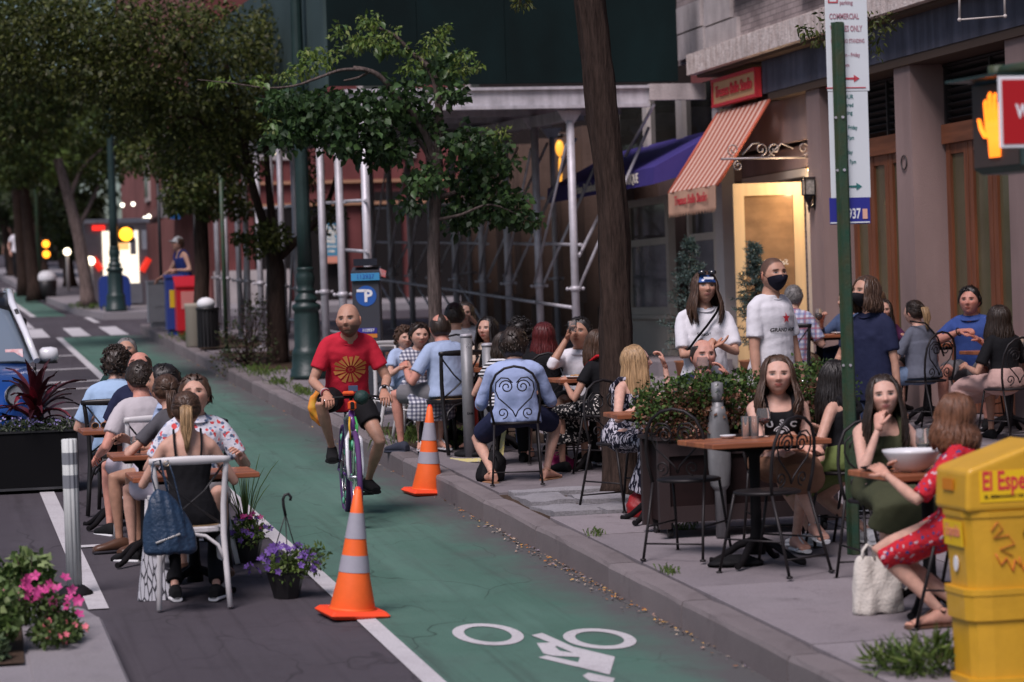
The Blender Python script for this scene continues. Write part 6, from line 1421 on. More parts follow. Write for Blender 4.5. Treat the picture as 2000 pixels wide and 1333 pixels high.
# STREET FURNITURE,CARS
M_green=mat('lamp_green',(.017,.038,.035),.42,nz=(5,.35),bump=(30,.15),spec=.5)
M_pole=mat('pole_green',(.015,.062,.036),.5,nz=(9,.5,(.05,.055,.025)),bump=(60,.2))
M_steel=mat('bollard_steel',(.30,.30,.31),.5,.35,nz=(5,.35),streak=(12,12,2,.3))
M_black=mat('black_rubber',(.012,.012,.013),.7)
M_decal=mat('white_print',(.75,.75,.77),.6)
def lamp_post(label,x,y,k,group='ornate green lamp posts'):
 t=thing('street_lamp',label,'lamp post',(x,y,gz(y,k)),0,group)
 prof=[(.235,0),(.235,.05),(.225,.06),(.225,.12),(.205,.14),(.200,.30),(.198,.34),(.185,.36),(.160,.40),(.155,.80),(.150,.84),(.172,.86),(.182,.89),(.175,.92),(.12,.95),(.145,.975),(.150,.99),(.135,1.01),(.10,1.06),(.095,1.075),(.112,1.09),(.112,1.11),(.095,1.13),(.105,1.18),(.115,1.24),(.112,1.29),(.095,1.34),(.108,1.355),(.108,1.375),(.092,1.39)]
 m=MB(); n=24; rings=[]
 for r,z in prof:
  fl=.035 if .38 < z < .82 or 1.14 < z < 1.33 else 0
  rings.append([((r*(1+fl*math.cos(8*2*PI*j/n*1.0)))*math.cos(2*PI*j/n),(r*(1+fl*math.cos(8*2*PI*j/n)))*math.sin(2*PI*j/n),z) for j in range(n)])
 m.ring_loft(rings,True,True); m.build('base',M_green,t)
 s=MB(); n=32; rings=[]
 for z,r in ((1.39,.088),(2.0,.084),(3.5,.074),(5.0,.064),(7.4,.05)):
  rings.append([(r*(1+.05*math.cos(12*2*PI*j/n))*math.cos(2*PI*j/n),r*(1+.05*math.cos(12*2*PI*j/n))*math.sin(2*PI*j/n),z) for j in range(n)])
 s.ring_loft(rings,True,True); s.build('shaft',M_green,t)
 MB().lathe([(.07,2.2),(.078,2.21),(.078,2.24),(.07,2.25)],n=16).build('collar',M_green,t)
 MB().tube([(0,0,7.35),(-.1,0,7.8),(-.5,0,8.2),(-1.2,0,8.3)],.04,8).build('arm',M_green,t)
 MB().ell((-1.35,0,8.26),(.28,.12,.08),12,8).build('lamp_head',M_steel,t)
 return t
lamp_post('tall ornate green lamp post at the kerb behind the cyclist',4.61,31.66,KERB)
lamp_post('far ornate green lamp post in front of the blue mailboxes',3.95,55.2,.15)
def simple_pole(label,px,py,k,top,r,m,extra=None,cat='post',name='sign_post'):
 q=G(px,py,k); t=thing(name,label,cat,(q.x,q.y,gz(q.y,k))); MB().cyl((0,0,0),(0,0,top),r,n=10).build('pole',m,t); MB().cyl((0,0,0),(0,0,.06),r*1.9,n=10).build('foot',m,t)
 return t
simple_pole('thin dark green post between the dark tree and the weedy shrub',443,690,KERB,2.9,.032,M_pole)
simple_pole('thin dark post in front of the red newspaper box',388,650,KERB,2.7,.028,M_blk)
simple_pole('slim dark post beside the silver bins',318,638,KERB,2.9,.03,M_blk)
tp=simple_pole('far green traffic light pole at the left edge of the lane',78,562,.1,6,.07,M_pole,cat='traffic light',name='traffic_light')
def signal(label,px,py,Y,cols,w=.1,name='traffic_light',par=None):
 q=atY(px,py,Y); t=thing(name,label,'traffic light',tuple(q)); n=len(cols)
 MB().rbox((0,.1,0),(.34,.18,.30*n+.06),.03).build('housing',M_blk,t)
 for i,(c,e) in enumerate(cols):
  m=mat('lens_%s' % name+str(round(c[0]*100))+str(round(c[1]*100)),c,.4,emit=c,estr=e); MB().ell((0,-.01,.15*(n-1)-.30*i),(w,.05,w),12,8).build('lens',m,t)
 MB().box((0,.3,0),(.06,.3,.06)).build('bracket',M_blk,t)
 return t
AM=(1,.30,.02); RD=(1,.03,.03); GN=(.25,.9,.6)
signal('amber pair of signal lights glowing far up the street',90,487,76,((AM,2.6),(AM,2.0)),.11)
signal('red over green signal glowing at the far left edge',24,482,92,((RD,1.6),(GN,.7)),.22)
signal('single orange signal hand glowing in front of the bright kiosk',246,458,55.5,(((1,.36,.02),2.6),),.15)
for px,py,Y,lab in ((131,492,70,'small white street light beyond the leaning trunk'),(177,510,57.2,'small white globe light on a pale post beside the kiosk')):
 q=atY(px,py,Y); t=thing('globe_light',lab,'lamp',(q.x,q.y,gz(q.y,.15))); h=q.z-gz(q.y,.15); MB().cyl((0,0,0),(0,0,h),.045,n=8).build('pole',M_offw,t); MB().ell((0,0,h),(.10,.10,.10),12,8).build('globe',mat('globe_glow',(1,.9,.75),.4,emit=(1,.86,.62),estr=3),t)
M_cone=mat('cone_orange',(.95,.15,.025),.55,nz=(9,.14)); M_coner=mat('cone_band',(.36,.35,.40),.5,nz=(20,.1)); M_cone_red=mat('cone_red',(.92,.075,.02),.5)
M_conelite=mat('cone_tip',(.9,.05,.02),.35)
def cone(label,px,py,tilt,h=.72):
 q=G(px,py); t=thing('traffic_cone',label,'traffic cone',(q.x,q.y,gz(q.y,.004)),0,'orange traffic cones'); t.rotation_euler=(math.atan(SL),R(tilt),R(8))
 b=MB(); b.rbox((0,0,.022),(.35,.35,.044),.02); b.build('base',M_cone_red,t)
 zz=[.044,.06,.255,.35,.445,.59,.68,.72];
 def rad(z): return .118-.098*(z-.044)/.676+(.02*max(0,1-(z-.044)/.03))
 s=h/.72
 def seg(z0,z1,ex=0): return [(rad(z)+ex,z*s) for z in np.linspace(z0,z1,5)]
 MB().lathe([(.15,.040*s),(.128,.05*s)]+seg(.055,.72)+[(.012,.724*s),(0.0001,.724*s)],n=28).build('cone',M_cone,t)
 for z0,z1 in ((.255,.35),(.445,.59)): MB().lathe(seg(z0,z1,.0025),n=28,cap=False).build('reflective_band',M_coner,t)
 MB().lathe([(.0225,.675*s),(.021,.70*s),(.014,.735*s),(.0001,.738*s)],n=16).build('tip',M_conelite,t)
 return t
cone('orange cone with two grey bands on the white line in front of the cyclist',688,1205,4); cone('orange cone with two grey bands beside the kerb, right of the cyclist',836,966,2.5,.70)
q=G(926,890,KERB); t=thing('slim_cone','plain red slim cone on a black base between the steel bollards','traffic cone',(q.x,q.y,gz(q.y,KERB)))
MB().lathe([(.17,0),(.17,.03),(.12,.045),(.07,.05)],n=20).build('base',M_black,t); MB().lathe([(.066,.05),(.030,.60),(.018,.61),(.0001,.612)],n=20).build('cone',mat('slim_cone_red',(.55,.045,.03),.5,nz=(6,.25)),t)
def bollard(label,px,py,ytop,r):
 q=G(px,py,KERB); h=2.35-(0)-0; t=thing('steel_bollard',label,'bollard',(q.x,q.y,gz(q.y,KERB)),0,'steel bollards by the diners'); top=atY(px,ytop,q.y).z-gz(q.y,KERB)
 MB().cyl((0,0,0),(0,0,top-.03),r,n=20).build('post',M_steel,t); MB().lathe([(r+.003,top-.03),(r+.003,top-.008),(r*.7,top),(.0001,top+.002)],n=20).build('cap',M_galv,t)
 return t,top
b1,h1=bollard('taller steel bollard with scrawled writing beside the slim red cone',918,893,652,.050)
b2,h2=bollard('steel bollard marked with black figures, right of the slim red cone',960,910,670,.048)
def wrap_text(txt,size,r,z,m,t,a0=0,name='lettering',bold=.002):
 tm=text_mb(txt,size,.0015,bold); tm.v=[((r+.0015)*math.sin(x/r+a0),-(r+.0015)*math.cos(x/r+a0),z+y) for x,y,_ in tm.v]; tm.build(name,m,t)
wrap_text('DO',.055,.048,.30,M_black,b2,-.2); wrap_text('EAM',.028,.050,.37,M_black,b1,.1,bold=.0005)
wrap_text('ok',.05,.050,h1-.10,M_decal,b1,.2,bold=.001)
q=G(1397,1046,KERB); t=thing('meter_post','grey steel post with cast shield behind the empty wooden table','post',(q.x,q.y-.14,gz(q.y,KERB)))
MB().cyl((0,0,0),(0,0,.98),.037,n=16).build('post',M_steel,t); MB().lathe([(.040,.86),(.042,.90),(.040,.93),(.038,.97),(.02,.985),(.0001,.988)],n=16).build('cap',M_steel,t)
s=MB(); s.ring_loft([sect(Vector((0,0,z)),Vector((1,0,0)),Vector((0,1,0)),rx,ry,18,2.2) for z,rx,ry in ((.30,.040,.040),(.33,.062,.048),(.45,.074,.055),(.58,.076,.056),(.70,.070,.054),(.78,.055,.048),(.83,.042,.042))],True,True); s.build('shield',M_steel,t)
q=G(148,1168); t=thing('delineator_post','white fluted plastic delineator with grey bands at the island tip','delineator',(q.x,q.y+.1,gz(q.y+.1)))
M_del=mat('delineator_white',(.62,.64,.62),.5,nz=(12,.12))
def fl(z,sc=1.): return [((.042*sc*(1+.13*math.cos(10*2*PI*j/40)))*math.cos(2*PI*j/40),(.042*sc*(1+.13*math.cos(10*2*PI*j/40)))*math.sin(2*PI*j/40),z) for j in range(40)]
MB().ring_loft([fl(.05),fl(.95),fl(.955,.9)],True,True).build('post',M_del,t)
for z0,z1 in ((.655,.735),(.80,.872)): MB().ring_loft([fl(z0,1.03),fl(z1,1.03)],False,True).build('reflective_band',mat('delineator_grey',(.19,.20,.22),.5),t)
MB().lathe([(.11,0),(.11,.02),(.06,.06),(.045,.06)],n=18).build('base',M_black,t)
px_,Yp=719,25.9; q=atY(px_,640,Yp); t=thing('parking_meter','dark parking meter with white P in a blue circle behind the cyclist','parking meter',(q.x,Yp,gz(Yp,KERB)),R(-14))
M_pm=mat('meter_grey',(.045,.047,.058),.45); M_pblue=mat('meter_blue',(.02,.10,.38),.5); M_plt=mat('meter_light_blue',(.06,.30,.56),.5)
MB().rbox((0,0,.70),(.285,.24,1.38),.02).build('body',M_pm,t)
MB().prism([(-.145,1.39),(.10,1.39),(.12,1.52),(-.15,1.47)],-.145,.145,'x').build('hood',M_pm,t)
MB().prism([(-.10,1.53),(.14,1.53),(.14,1.545),(-.10,1.60)],-.12,.12,'x').build('solar_panel',mat('solar_dark',(.015,.017,.03),.2),t)
MB().box((0,-.151,1.415),(.29,.012,.075),Matrix.Rotation(R(4),3,'X')).build('header',M_plt,t)
tm=text_mb('113937',.062,.002,.001); xform(tm,frame((0,-.159,1.416),(1,0,0),(0,-1,.05))); tm.build('lettering',M_pblue,t)
c=MB(); c.cyl((0,-.120,1.22),(0,-.124,1.22),.105,n=28,smooth=False); c.build('roundel',M_pblue,t)
tm=text_mb('P',.17,.002,.006); xform(tm,frame((.02,-.127,1.215),(1,0,0),(0,-1,0))); tm.build('lettering',M_decal,t)
MB().box((-.045,-.1265,1.275),(.10,.003,.028)).build('arrow',M_decal,t)
MB().box((.0,-.122,.865),(.20,.004,.055)).build('number_plate',mat('plate_indigo',(.03,.03,.25),.5),t)
tm=text_mb('113937',.042,.002,.001); xform(tm,frame((.01,-.126,.868),(1,0,0),(0,-1,0))); tm.build('lettering',M_decal,t)
MB().box((.0,-.122,.812),(.20,.004,.04)).build('orange_strip',mat('plate_orange',(.6,.2,.03),.5),t); MB().box((.02,-.124,.66),(.022,.004,.035)).build('coin_slot',M_decal,t)
MB().add([(.145,-.10,1.50),(.21,-.08,1.47),(.20,-.08,1.40),(.145,-.1,1.42),(.145,-.095,1.5),(.21,-.075,1.47),(.20,-.075,1.40),(.145,-.095,1.42)],[(0,1,2,3),(7,6,5,4),(0,4,5,1),(1,5,6,2),(2,6,7,3)],False).build('flag_sticker',mat('flag_red',(.6,.06,.05),.5,nz=(14,.5,(.6,.6,.62))),t)
YB=mat('newsbox_yellow',(.66,.36,.025),.42,nz=(5,.16),bump=(40,.08),coat=.1)
nbx,nby=4.50,10.36; t=thing('newspaper_box','yellow plastic newspaper box with red lettering and scrawled graffiti','newspaper box',(nbx+.10,nby+.18,gz(10.5,KERB))); t.scale=(1,.68,1)
def slab4(z0,z1,g0,g1,rx=0.0):
 m=MB(); m.ring_loft([sect(Vector((0,0,z)),Vector((1,0,0)),Vector((0,1,0)),.23*s,.25*s,24,7) for z,s in ((z0,g0),(z1,g1))],True,False); return m
slab4(0,.035,.98,.98).build('foot',YB,t); slab4(.035,.29,.90,.93).build('pedestal',YB,t)
slab4(.29,.40,1.0,1.02).build('ledge',YB,t); slab4(.40,.425,1.04,1.04).build('rim',YB,t); slab4(.425,.74,.92,1.0).build('body',YB,t)
slab4(.74,.765,1.03,1.04).build('rim',YB,t)
m=MB(); m.prism([(-.245,.765),(.245,.765),(.25,1.04),(.12,1.065),(-.235,.95)],-.262,.262,'y'); hd_o=m.build('head',YB,t)
bv=hd_o.modifiers.new('b','BEVEL'); bv.width=.022; bv.segments=3
M_ylab=mat('label_yellow',(.80,.50,.01),.5); M_redl=mat('newsbox_red',(.62,.035,.045),.5)
MB().box((.02,-.2640,.875),(.40,.004,.135)).build('label',M_ylab,t)
tm=text_mb('El Especialito',.115,.002,.003,align='LEFT'); tm.v=[(x*.62,y,z) for x,y,z in tm.v]; xform(tm,frame((-.17,-.267,.895),(1,0,0),(0,-1,0))); tm.build('lettering',M_redl,t)
tm=text_mb('EL SEMANARIO DE LA COMUNIDAD',.022,.002,.0005,align='LEFT'); xform(tm,frame((-.16,-.267,.83),(1,0,0),(0,-1,0))); tm.build('lettering',M_black,t)
MB().box((-.2475,.02,.88),(.004,.17,.05)).build('side_label',mat('label_orange',(.62,.20,.01),.5),t)
MB().box((-.2345,.0,.665),(.004,.30,.11),Matrix.Rotation(R(-3),3,'Y')).build('side_label',M_ylab,t)
tm=text_mb('El Especialito',.075,.002,.001); tm.v=[(x*.6,y,z) for x,y,z in tm.v]; xform(tm,frame((-.2385,0,.675),(0,-1,0),(-1,0,0))); tm.build('lettering',mat('faded_red',(.62,.22,.12),.6),t)
c=MB(); c.cyl((-.2235,.0,.53),(-.2275,.0,.53),.035,n=20,smooth=False); c.build('sticker',M_decal,t)
def scrawl(pts,r,m,y=-.245):
 MB().tube([(x,y-.004-.08*(z-.6)*.9 if True else y,z) for x,z in pts],r,5,flat=.3).build('graffiti',m,t)
M_gred=mat('graffiti_red',(.70,.16,.05),.6)
for z_ in (0,):
 scrawl([(-.13,.68),(-.10,.72),(-.075,.69),(-.12,.65),(-.05,.66),(-.02,.62),(-.09,.60),(-.03,.57)],.005,M_gred); scrawl([(-.11,.58),(-.085,.53),(-.06,.56),(-.03,.50),(-.02,.55),(.01,.52)],.007,M_gred); scrawl([(.0,.56),(.02,.50),(.04,.56),(.035,.48)],.006,M_gred)
 scrawl([(.05,.72),(.02,.66),(.03,.64)],.006,M_black); scrawl([(.06,.66),(.07,.76),(.11,.77),(.12,.70),(.07,.665),(.16,.64),(.2,.7)],.007,M_black); scrawl([(.05,.61),(.12,.56),(.2,.6)],.005,M_black)
t=thing('pedestrian_signal','pedestrian signal with glowing orange hand above the yellow newspaper box','pedestrian signal',(4.93,10.05,gz(10.05,KERB)))
MB().cyl((0,0,.5),(0,0,3.6),.062,n=16).build('pole',M_pole,t); MB().lathe([(.14,0),(.14,.42),(.11,.46),(.07,.55),(.065,.6)],n=16).build('base',M_pole,t)
O_=Vector(t.location)
hc0=atY(1946,245,10.5)-O_; rotz=R(-80)
Mz=Matrix.Translation(hc0) @ Matrix.Rotation(rotz,4,'Z')
def sp_(name,mb,m,p=t): xform(mb,Mz); return mb.build(name,m,p)
hb=MB(); hb.rbox((0,.10,0),(.40,.20,.42),.025); hous=sp_('housing',hb,mat('signal_housing',(.02,.04,.038),.45))
sp_('face',MB().box((0,-.004,0),(.35,.006,.36)),mat('signal_face',(.05,.035,.03),.5),hous)
vz=MB(); vz.box((0,-.06,.205),(.40,.14,.012)); sp_('visor',vz,M_green,hous)
hm_=MB()
for x,z0,z1,r in ((-.062,.02,.105,.015),(-.025,.02,.135,.016),(.014,.02,.128,.016),(.050,.02,.095,.0145)): hm_.tube([(x*.8,-.012,z0),(x,-.012,z1)],[r*1.05,r*.9],8,flat=.3); hm_.ell((x,-.012,z1),(r*.9,.005,r*.9),8,6)
hm_.ring_loft([[(cx*w,-.012+dy,z) for cx,dy in ((-1,0),(-.7,-.005),(.7,-.005),(1,0),(.7,.005),(-.7,.005))] for z,w in ((-.14,.045),(-.06,.052),(-.01,.072),(.03,.075))],True,True)
hm_.tube([(-.06,-.012,-.05),(-.095,-.012,-.01),(-.115,-.012,.035)],[.02,.017,.012],8,flat=.3)
sp_('hand_symbol',hm_,mat('hand_glow',(1,.25,.02),.5,emit=(1,.20,.015),estr=1.7),hous)
br=MB(); br.cyl(hc0+Vector((.06,.1,.24)),hc0+Vector((0.16,-.35,.24)),.03,n=8); br.cyl(hc0+Vector((.06,.1,.2)),hc0+Vector((.06,.1,.27)),.045,n=10); br.build('bracket',M_pole,t)
c0=atY(1943,150,9.9)-O_; c1=atY(1950,290,9.9)-O_
sw=.46; zc=(c0.z+c1.z)/2; hh=c0.z-c1.z; sx0=c0.x+.008
MB().rbox((sx0+sw/2,-.16,zc),(sw,.006,hh),.002).build('sign_plate',M_decal,t)
MB().box((sx0+sw/2,-.1645,zc),(sw-.03,.003,hh-.03)).build('red_field',mat('sign_field_red',(.42,.008,.012),.45),t)
tm=text_mb('WRONG WAY',.078,.002,.003,align='LEFT'); tm.v=[(x*.72,y,z) for x,y,z in tm.v]; xform(tm,frame((sx0+.075,-.167,zc+.0),(1,0,0),(0,-1,0))); tm.build('lettering',M_decal,t)
q=G(1668,1083,KERB); t=thing('sign_pole','green steel channel post carrying tall white parking signs','sign post',(q.x,q.y,gz(q.y,KERB))); O_=Vector(t.location)
ht=atY(1641,44,q.y).z-O_.z
prof=[(-.041,.0),(-.028,-.0),(-.020,-.034),(.020,-.034),(.028,0),(.041,0),(.041,.005),(.024,.005),(.016,-.028),(-.016,-.028),(-.024,.005),(-.041,.005)]
MB().prism(prof,0,ht).build('post',M_pole,t)
bt=MB()
for py in (230,333,714): z=atY(1650,py,q.y).z-O_.z; bt.cyl((-.0,-.034,z),(0,-.042,z),.009,n=8); bt.cyl((-.032,0,z),(-.032,-.01,z),.008,n=8)
bt.build('bolts',M_galv,t)['kind']='stuff'
M_sign=mat('sign_white',(.68,.72,.74),.5,nz=(4,.06)); M_sred=mat('sign_print_red',(.50,.05,.07),.5); M_sgrey=mat('sign_print_green',(.03,.16,.15),.5); M_faint=mat('sign_print_faint',(.40,.20,.24),.55)
def plate(name,px0,px1,y0,y1,dy,m):
 a=atY(px0,y0,q.y+dy)-O_; b=atY(px1,y1,q.y+dy)-O_; x0,x1=a.x,b.x
 cx=(atY((px0+px1)/2,(y0+y1)/2,q.y+dy)-O_).x; w=(px1-px0)/327; z0,z1=b.z,a.z
 MB().rbox((cx,dy,(z0+z1)/2),(w,.004,z1-z0),.002).build(name,m,t); return cx,w,z0,z1
dy=.012
cx,w,z0,z1=plate('upper_sign',1610,1697,-60,178,dy,M_sign)
def sgn(txt,px,py,size,m,sx=.8,bold=.001,dd=dy):
 p=atY(px,py,q.y+dd)-O_; tm=text_mb(txt,size,.001,bold); tm.v=[(x*sx,y,z) for x,y,z in tm.v]; xform(tm,frame((p.x,dd-.004,p.z),(1,0,0),(0,-1,0))); tm.build('lettering',m,t)
sgn('COMMERCIAL',1648,33,.048,M_faint,.62); sgn('VEHICLES ONLY',1652,57,.05,M_faint,.56); sgn('OTHERS NO STANDING',1655,81,.035,M_faint,.56,.0005); sgn('Mon - Friday',1660,108,.034,M_faint,.7,.0005); sgn('7 pm',1650,128,.034,M_faint,.8,.0005)
sgn('parking',1652,6,.035,M_faint,.8,.0005)
p=atY(1626,-2,q.y+dy)-O_; bx=MB()
for a,b_ in (((-.028,.0),(.056,.006)),): pass
bx.box((p.x,dy-.004,p.z-.022),(.062,.002,.008)); bx.box((p.x-.027,dy-.004,p.z+.01),(.008,.002,.06)); bx.box((p.x+.027,dy-.004,p.z+.01),(.008,.002,.06)); bx.box((p.x,dy-.004,p.z+.042),(.062,.002,.008)); bx.build('symbol',M_sred,t)
def arrow(px,py,m):
 p=atY(px,py,q.y+dy)-O_; a=MB(); a.box((p.x,dy-.004,p.z),(.085,.002,.012)); a.prism([(p.x+.04,p.z-.022),(p.x+.075,p.z),(p.x+.04,p.z+.022)],dy-.005,dy-.003,'y'); a.build('arrow',m,t)
arrow(1655,154,M_sred)
p=atY(1652,172,q.y+dy)-O_; MB().box((p.x,dy-.004,p.z),(w*.94,.002,.006)).build('border',M_sred,t)
plate('middle_sign',1618,1700,180,386,dy,M_sign)
sgn('2 HOUR',1650,190,.036,M_sgrey,.8,.0005); sgn('metered',1652,206,.034,M_sgrey,.8,.0005); sgn('parking',1652,221,.034,M_sgrey,.8,.0005); sgn('Mon - Friday',1655,250,.034,M_sgrey,.7,.0005); sgn('9am - 7pm',1652,270,.034,M_sgrey,.7,.0005); sgn('Saturday',1652,298,.034,M_sgrey,.7,.0005); sgn('9am - 7pm',1656,317,.034,M_sgrey,.7,.0005); arrow(1660,365,M_sgrey)
plate('number_sign',1618,1702,387,437,dy,mat('sign_indigo',(.025,.028,.24),.5))
sgn('113937',1656,419,.085,M_decal,.62,.002); p=atY(1689,418,q.y+dy)-O_; MB().box((p.x,dy-.005,p.z),(.03,.002,.06)).build('symbol',mat('sticker_peach',(.7,.4,.3),.6),t)
p=atY(1660,435,q.y+dy)-O_; MB().box((p.x,dy-.003,p.z),(.25,.002,.008)).build('border',M_sign,t)
q=G(1832,1278,KERB); t=thing('utility_cover','small round iron cover in the sidewalk by the yellow box','cover',(q.x,q.y,gz(q.y,KERB))); t.rotation_euler.x=math.atan(SL)
MB().lathe([(.12,-.01),(.12,.004),(.105,.006),(.10,.003),(.0001,.003)],n=24,smooth=False).build('disc',mat('rusty_iron',(.05,.028,.024),.7,nz=(30,.4)),t)
M_redp=mat('box_red',(.50,.015,.025),.4); M_bluep=mat('box_blue',(.02,.045,.22),.45); M_yel=mat('box_yellow',(.62,.42,.02),.45); M_silver=mat('bin_silver',(.36,.35,.37),.5,.3,nz=(3,.2))
def far_box(name,label,cat,px,py,w,d,h,m,k=KERB,slope=.06,label_m=None,rz=0,grp=None):
 q=G(px,py,k); t=thing(name,label,cat,(q.x,q.y+d/2,gz(q.y,k)),rz,grp)
 MB().prism([(-d/2,.10),(d/2,.10),(d/2,h),(-d/2,h-slope)],-w/2,w/2,'x').build('body',m,t); MB().box((0,0,.05),(w*.8,d*.8,.1)).build('base',m,t)
 MB().prism([(-d/2-.02,h-slope-.0),(d/2+.02,h+.01),(d/2+.02,h+.04),(-d/2-.02,h-slope+.03)],-w/2-.015,w/2+.015,'x').build('lid',m,t)
 MB().box((-w*.05,-d/2-.004,h*.62),(w*.55,.008,h*.30)).build('window',label_m or M_decal,t); return t
rbx=far_box('newspaper_box','red newspaper box with pale print by the weedy tree pit','newspaper box',372,657,.42,.40,.98,M_redp,slope=.16,label_m=mat('red_print',(.62,.22,.2),.5))
far_box('newspaper_box','yellow fronted blue newspaper box left of the red one','newspaper box',345,655,.30,.35,1.0,M_bluep,slope=.03,label_m=M_yel)
far_box('rubbish_bin','wide silver bin left of the newspaper boxes','bin',320,640,.52,.4,.82,M_silver,slope=.0,label_m=M_silver)
q=G(385,678,KERB); t=thing('rubbish_bin','pale concrete bin holding a white bag beside the red box','bin',(q.x,q.y,gz(q.y,KERB))); MB().lathe([(.15,0),(.17,.02),(.17,.60),(.18,.62),(.18,.68),(.12,.68)],n=18).build('body',mat('bin_concrete',(.30,.27,.22),.8),t)
q2=G(408,684,KERB); t=thing('rubbish_bin','dark slatted bin with a white bag bulging out of its top','bin',(q2.x,q2.y,gz(q2.y,KERB))); b_=MB()
for k in range(18): a=2*PI*k/18; b_.box((.16*math.cos(a),.16*math.sin(a),.33),(.012,.035,.58),Matrix.Rotation(a,3,'Z'))
b_.build('slats',M_blk,t,fixn=False)['kind']='stuff'; MB().lathe([(.17,.60),(.18,.61),(.18,.64),(.165,.645)],n=18).build('rim',M_blk,t); MB().lathe([(.145,.04),(.15,.6)],n=16).build('liner',M_black,t); MB().ell((-.02,0,.70),(.14,.14,.10),12,8).build('bag',M_decal,t)
for i,(px,lab) in enumerate(((206,'blue mailbox left of the far lamp post'),(240,'blue mailbox right of the far lamp post'))):
 q=G(px,604,.15); t=thing('mailbox',lab,'mailbox',(q.x,56.2,gz(56.2,.15)),0,'blue mailboxes by the kiosk'); mb=MB(); mb.prism([(-.26,.12)]+[(.26,.12),(.26,.95)]+[(.26*math.cos(a),.95+.26*math.sin(a)) for a in [PI*k/8 for k in range(9)]],-.2,.2,'y'); xform(mb,Matrix.Scale(.62,4)); mb.build('body',M_bluep,t)
 for x in (-.12,.12): MB().box((x,0,.035),(.03,.2,.08)).build('leg',M_bluep,t)
k0=atY(170,595,58.5); k1=atY(292,595,58.5); zk=gz(58.5,.15); kt=thing('news_kiosk','grey kiosk with brightly lit white window and red stripes','kiosk',(k0.x,58.5,zk)); wk=k1.x-k0.x; hk=atY(230,436,58.5).z-zk
M_kg=mat('kiosk_grey',(.24,.20,.21),.6,nz=(2,.2))
MB().box((wk/2,.8,hk/2),(wk,1.5,hk)).build('body',M_kg,kt); MB().box((wk/2,.8,hk+.05),(wk+.12,1.66,.1)).build('roof',M_galv,kt)
mk=mat('kiosk_light',(.8,.72,.6),.5,emit=(1,.88,.70),estr=.95,nz=(2.5,.3))
def kp(px0,py0,px1,py1,d,nm,m,par=kt):
 a=atY(px0,py0,58.5)-Vector(kt.location); b=atY(px1,py1,58.5)-Vector(kt.location); return MB().box(((a.x+b.x)/2,.05-d/2,(a.z+b.z)/2),(b.x-a.x,d,a.z-b.z)).build(nm,m,par)
kp(199,452,273,553,.03,'lit_window',mk); kp(254,466,266,497,.05,'poster',mat('kiosk_poster',(.35,.30,.30),.6)); kp(222,462,252,488,.04,'poster',mat('kiosk_poster_amber',(.75,.45,.2),.6,emit=(1,.55,.2),estr=.8)); kp(243,555,279,592,.04,'counter_panel',M_silver); kp(180,441,205,450,.05,'red_sign',mat('kiosk_red',(.7,.02,.02),.5,emit=(1,.03,.02),estr=1.0)); kp(277,450,287,487,.03,'white_strip',M_decal)
for a,b in (((182,505),(198,528)),((277,530),(291,505))):
 p,q=[atY(*v,58.47)-Vector(kt.location) for v in (a,b)]; MB().tube([p,q],.075,4,flat=1).build('red_stripe',mat('kiosk_stripe',(.7,.03,.02),.5,emit=(1,.04,.02),estr=.5),kt)
q=G(92,590,.1); t=thing('far_planter','dark bin with a white bag on top at the far kerb','bin',(atY(92,570,66).x,66,gz(66,.1))); MB().lathe([(.22,0),(.26,.45),(.24,.46)],n=14).build('bin',M_blk,t); MB().ell((0,0,.52),(.26,.26,.20),12,8).build('bag',M_decal,t)
M_cblue=mat('car_blue',(.012,.075,.33),.28,.35,coat=1.0); M_cwhite=mat('car_white',(.72,.72,.75),.25,coat=.8); M_cglass=mat('car_glass',(.16,.20,.25),.06,spec=1.0); M_cblack=mat('car_black',(.012,.012,.014),.3)
M_tyre=mat('tyre',(.014,.014,.015),.8); M_rim=mat('alloy_rim',(.4,.4,.42),.3,.8); M_lamp=mat('headlight_glass',(.45,.47,.5),.08,spec=1.,nz=(30,.4))
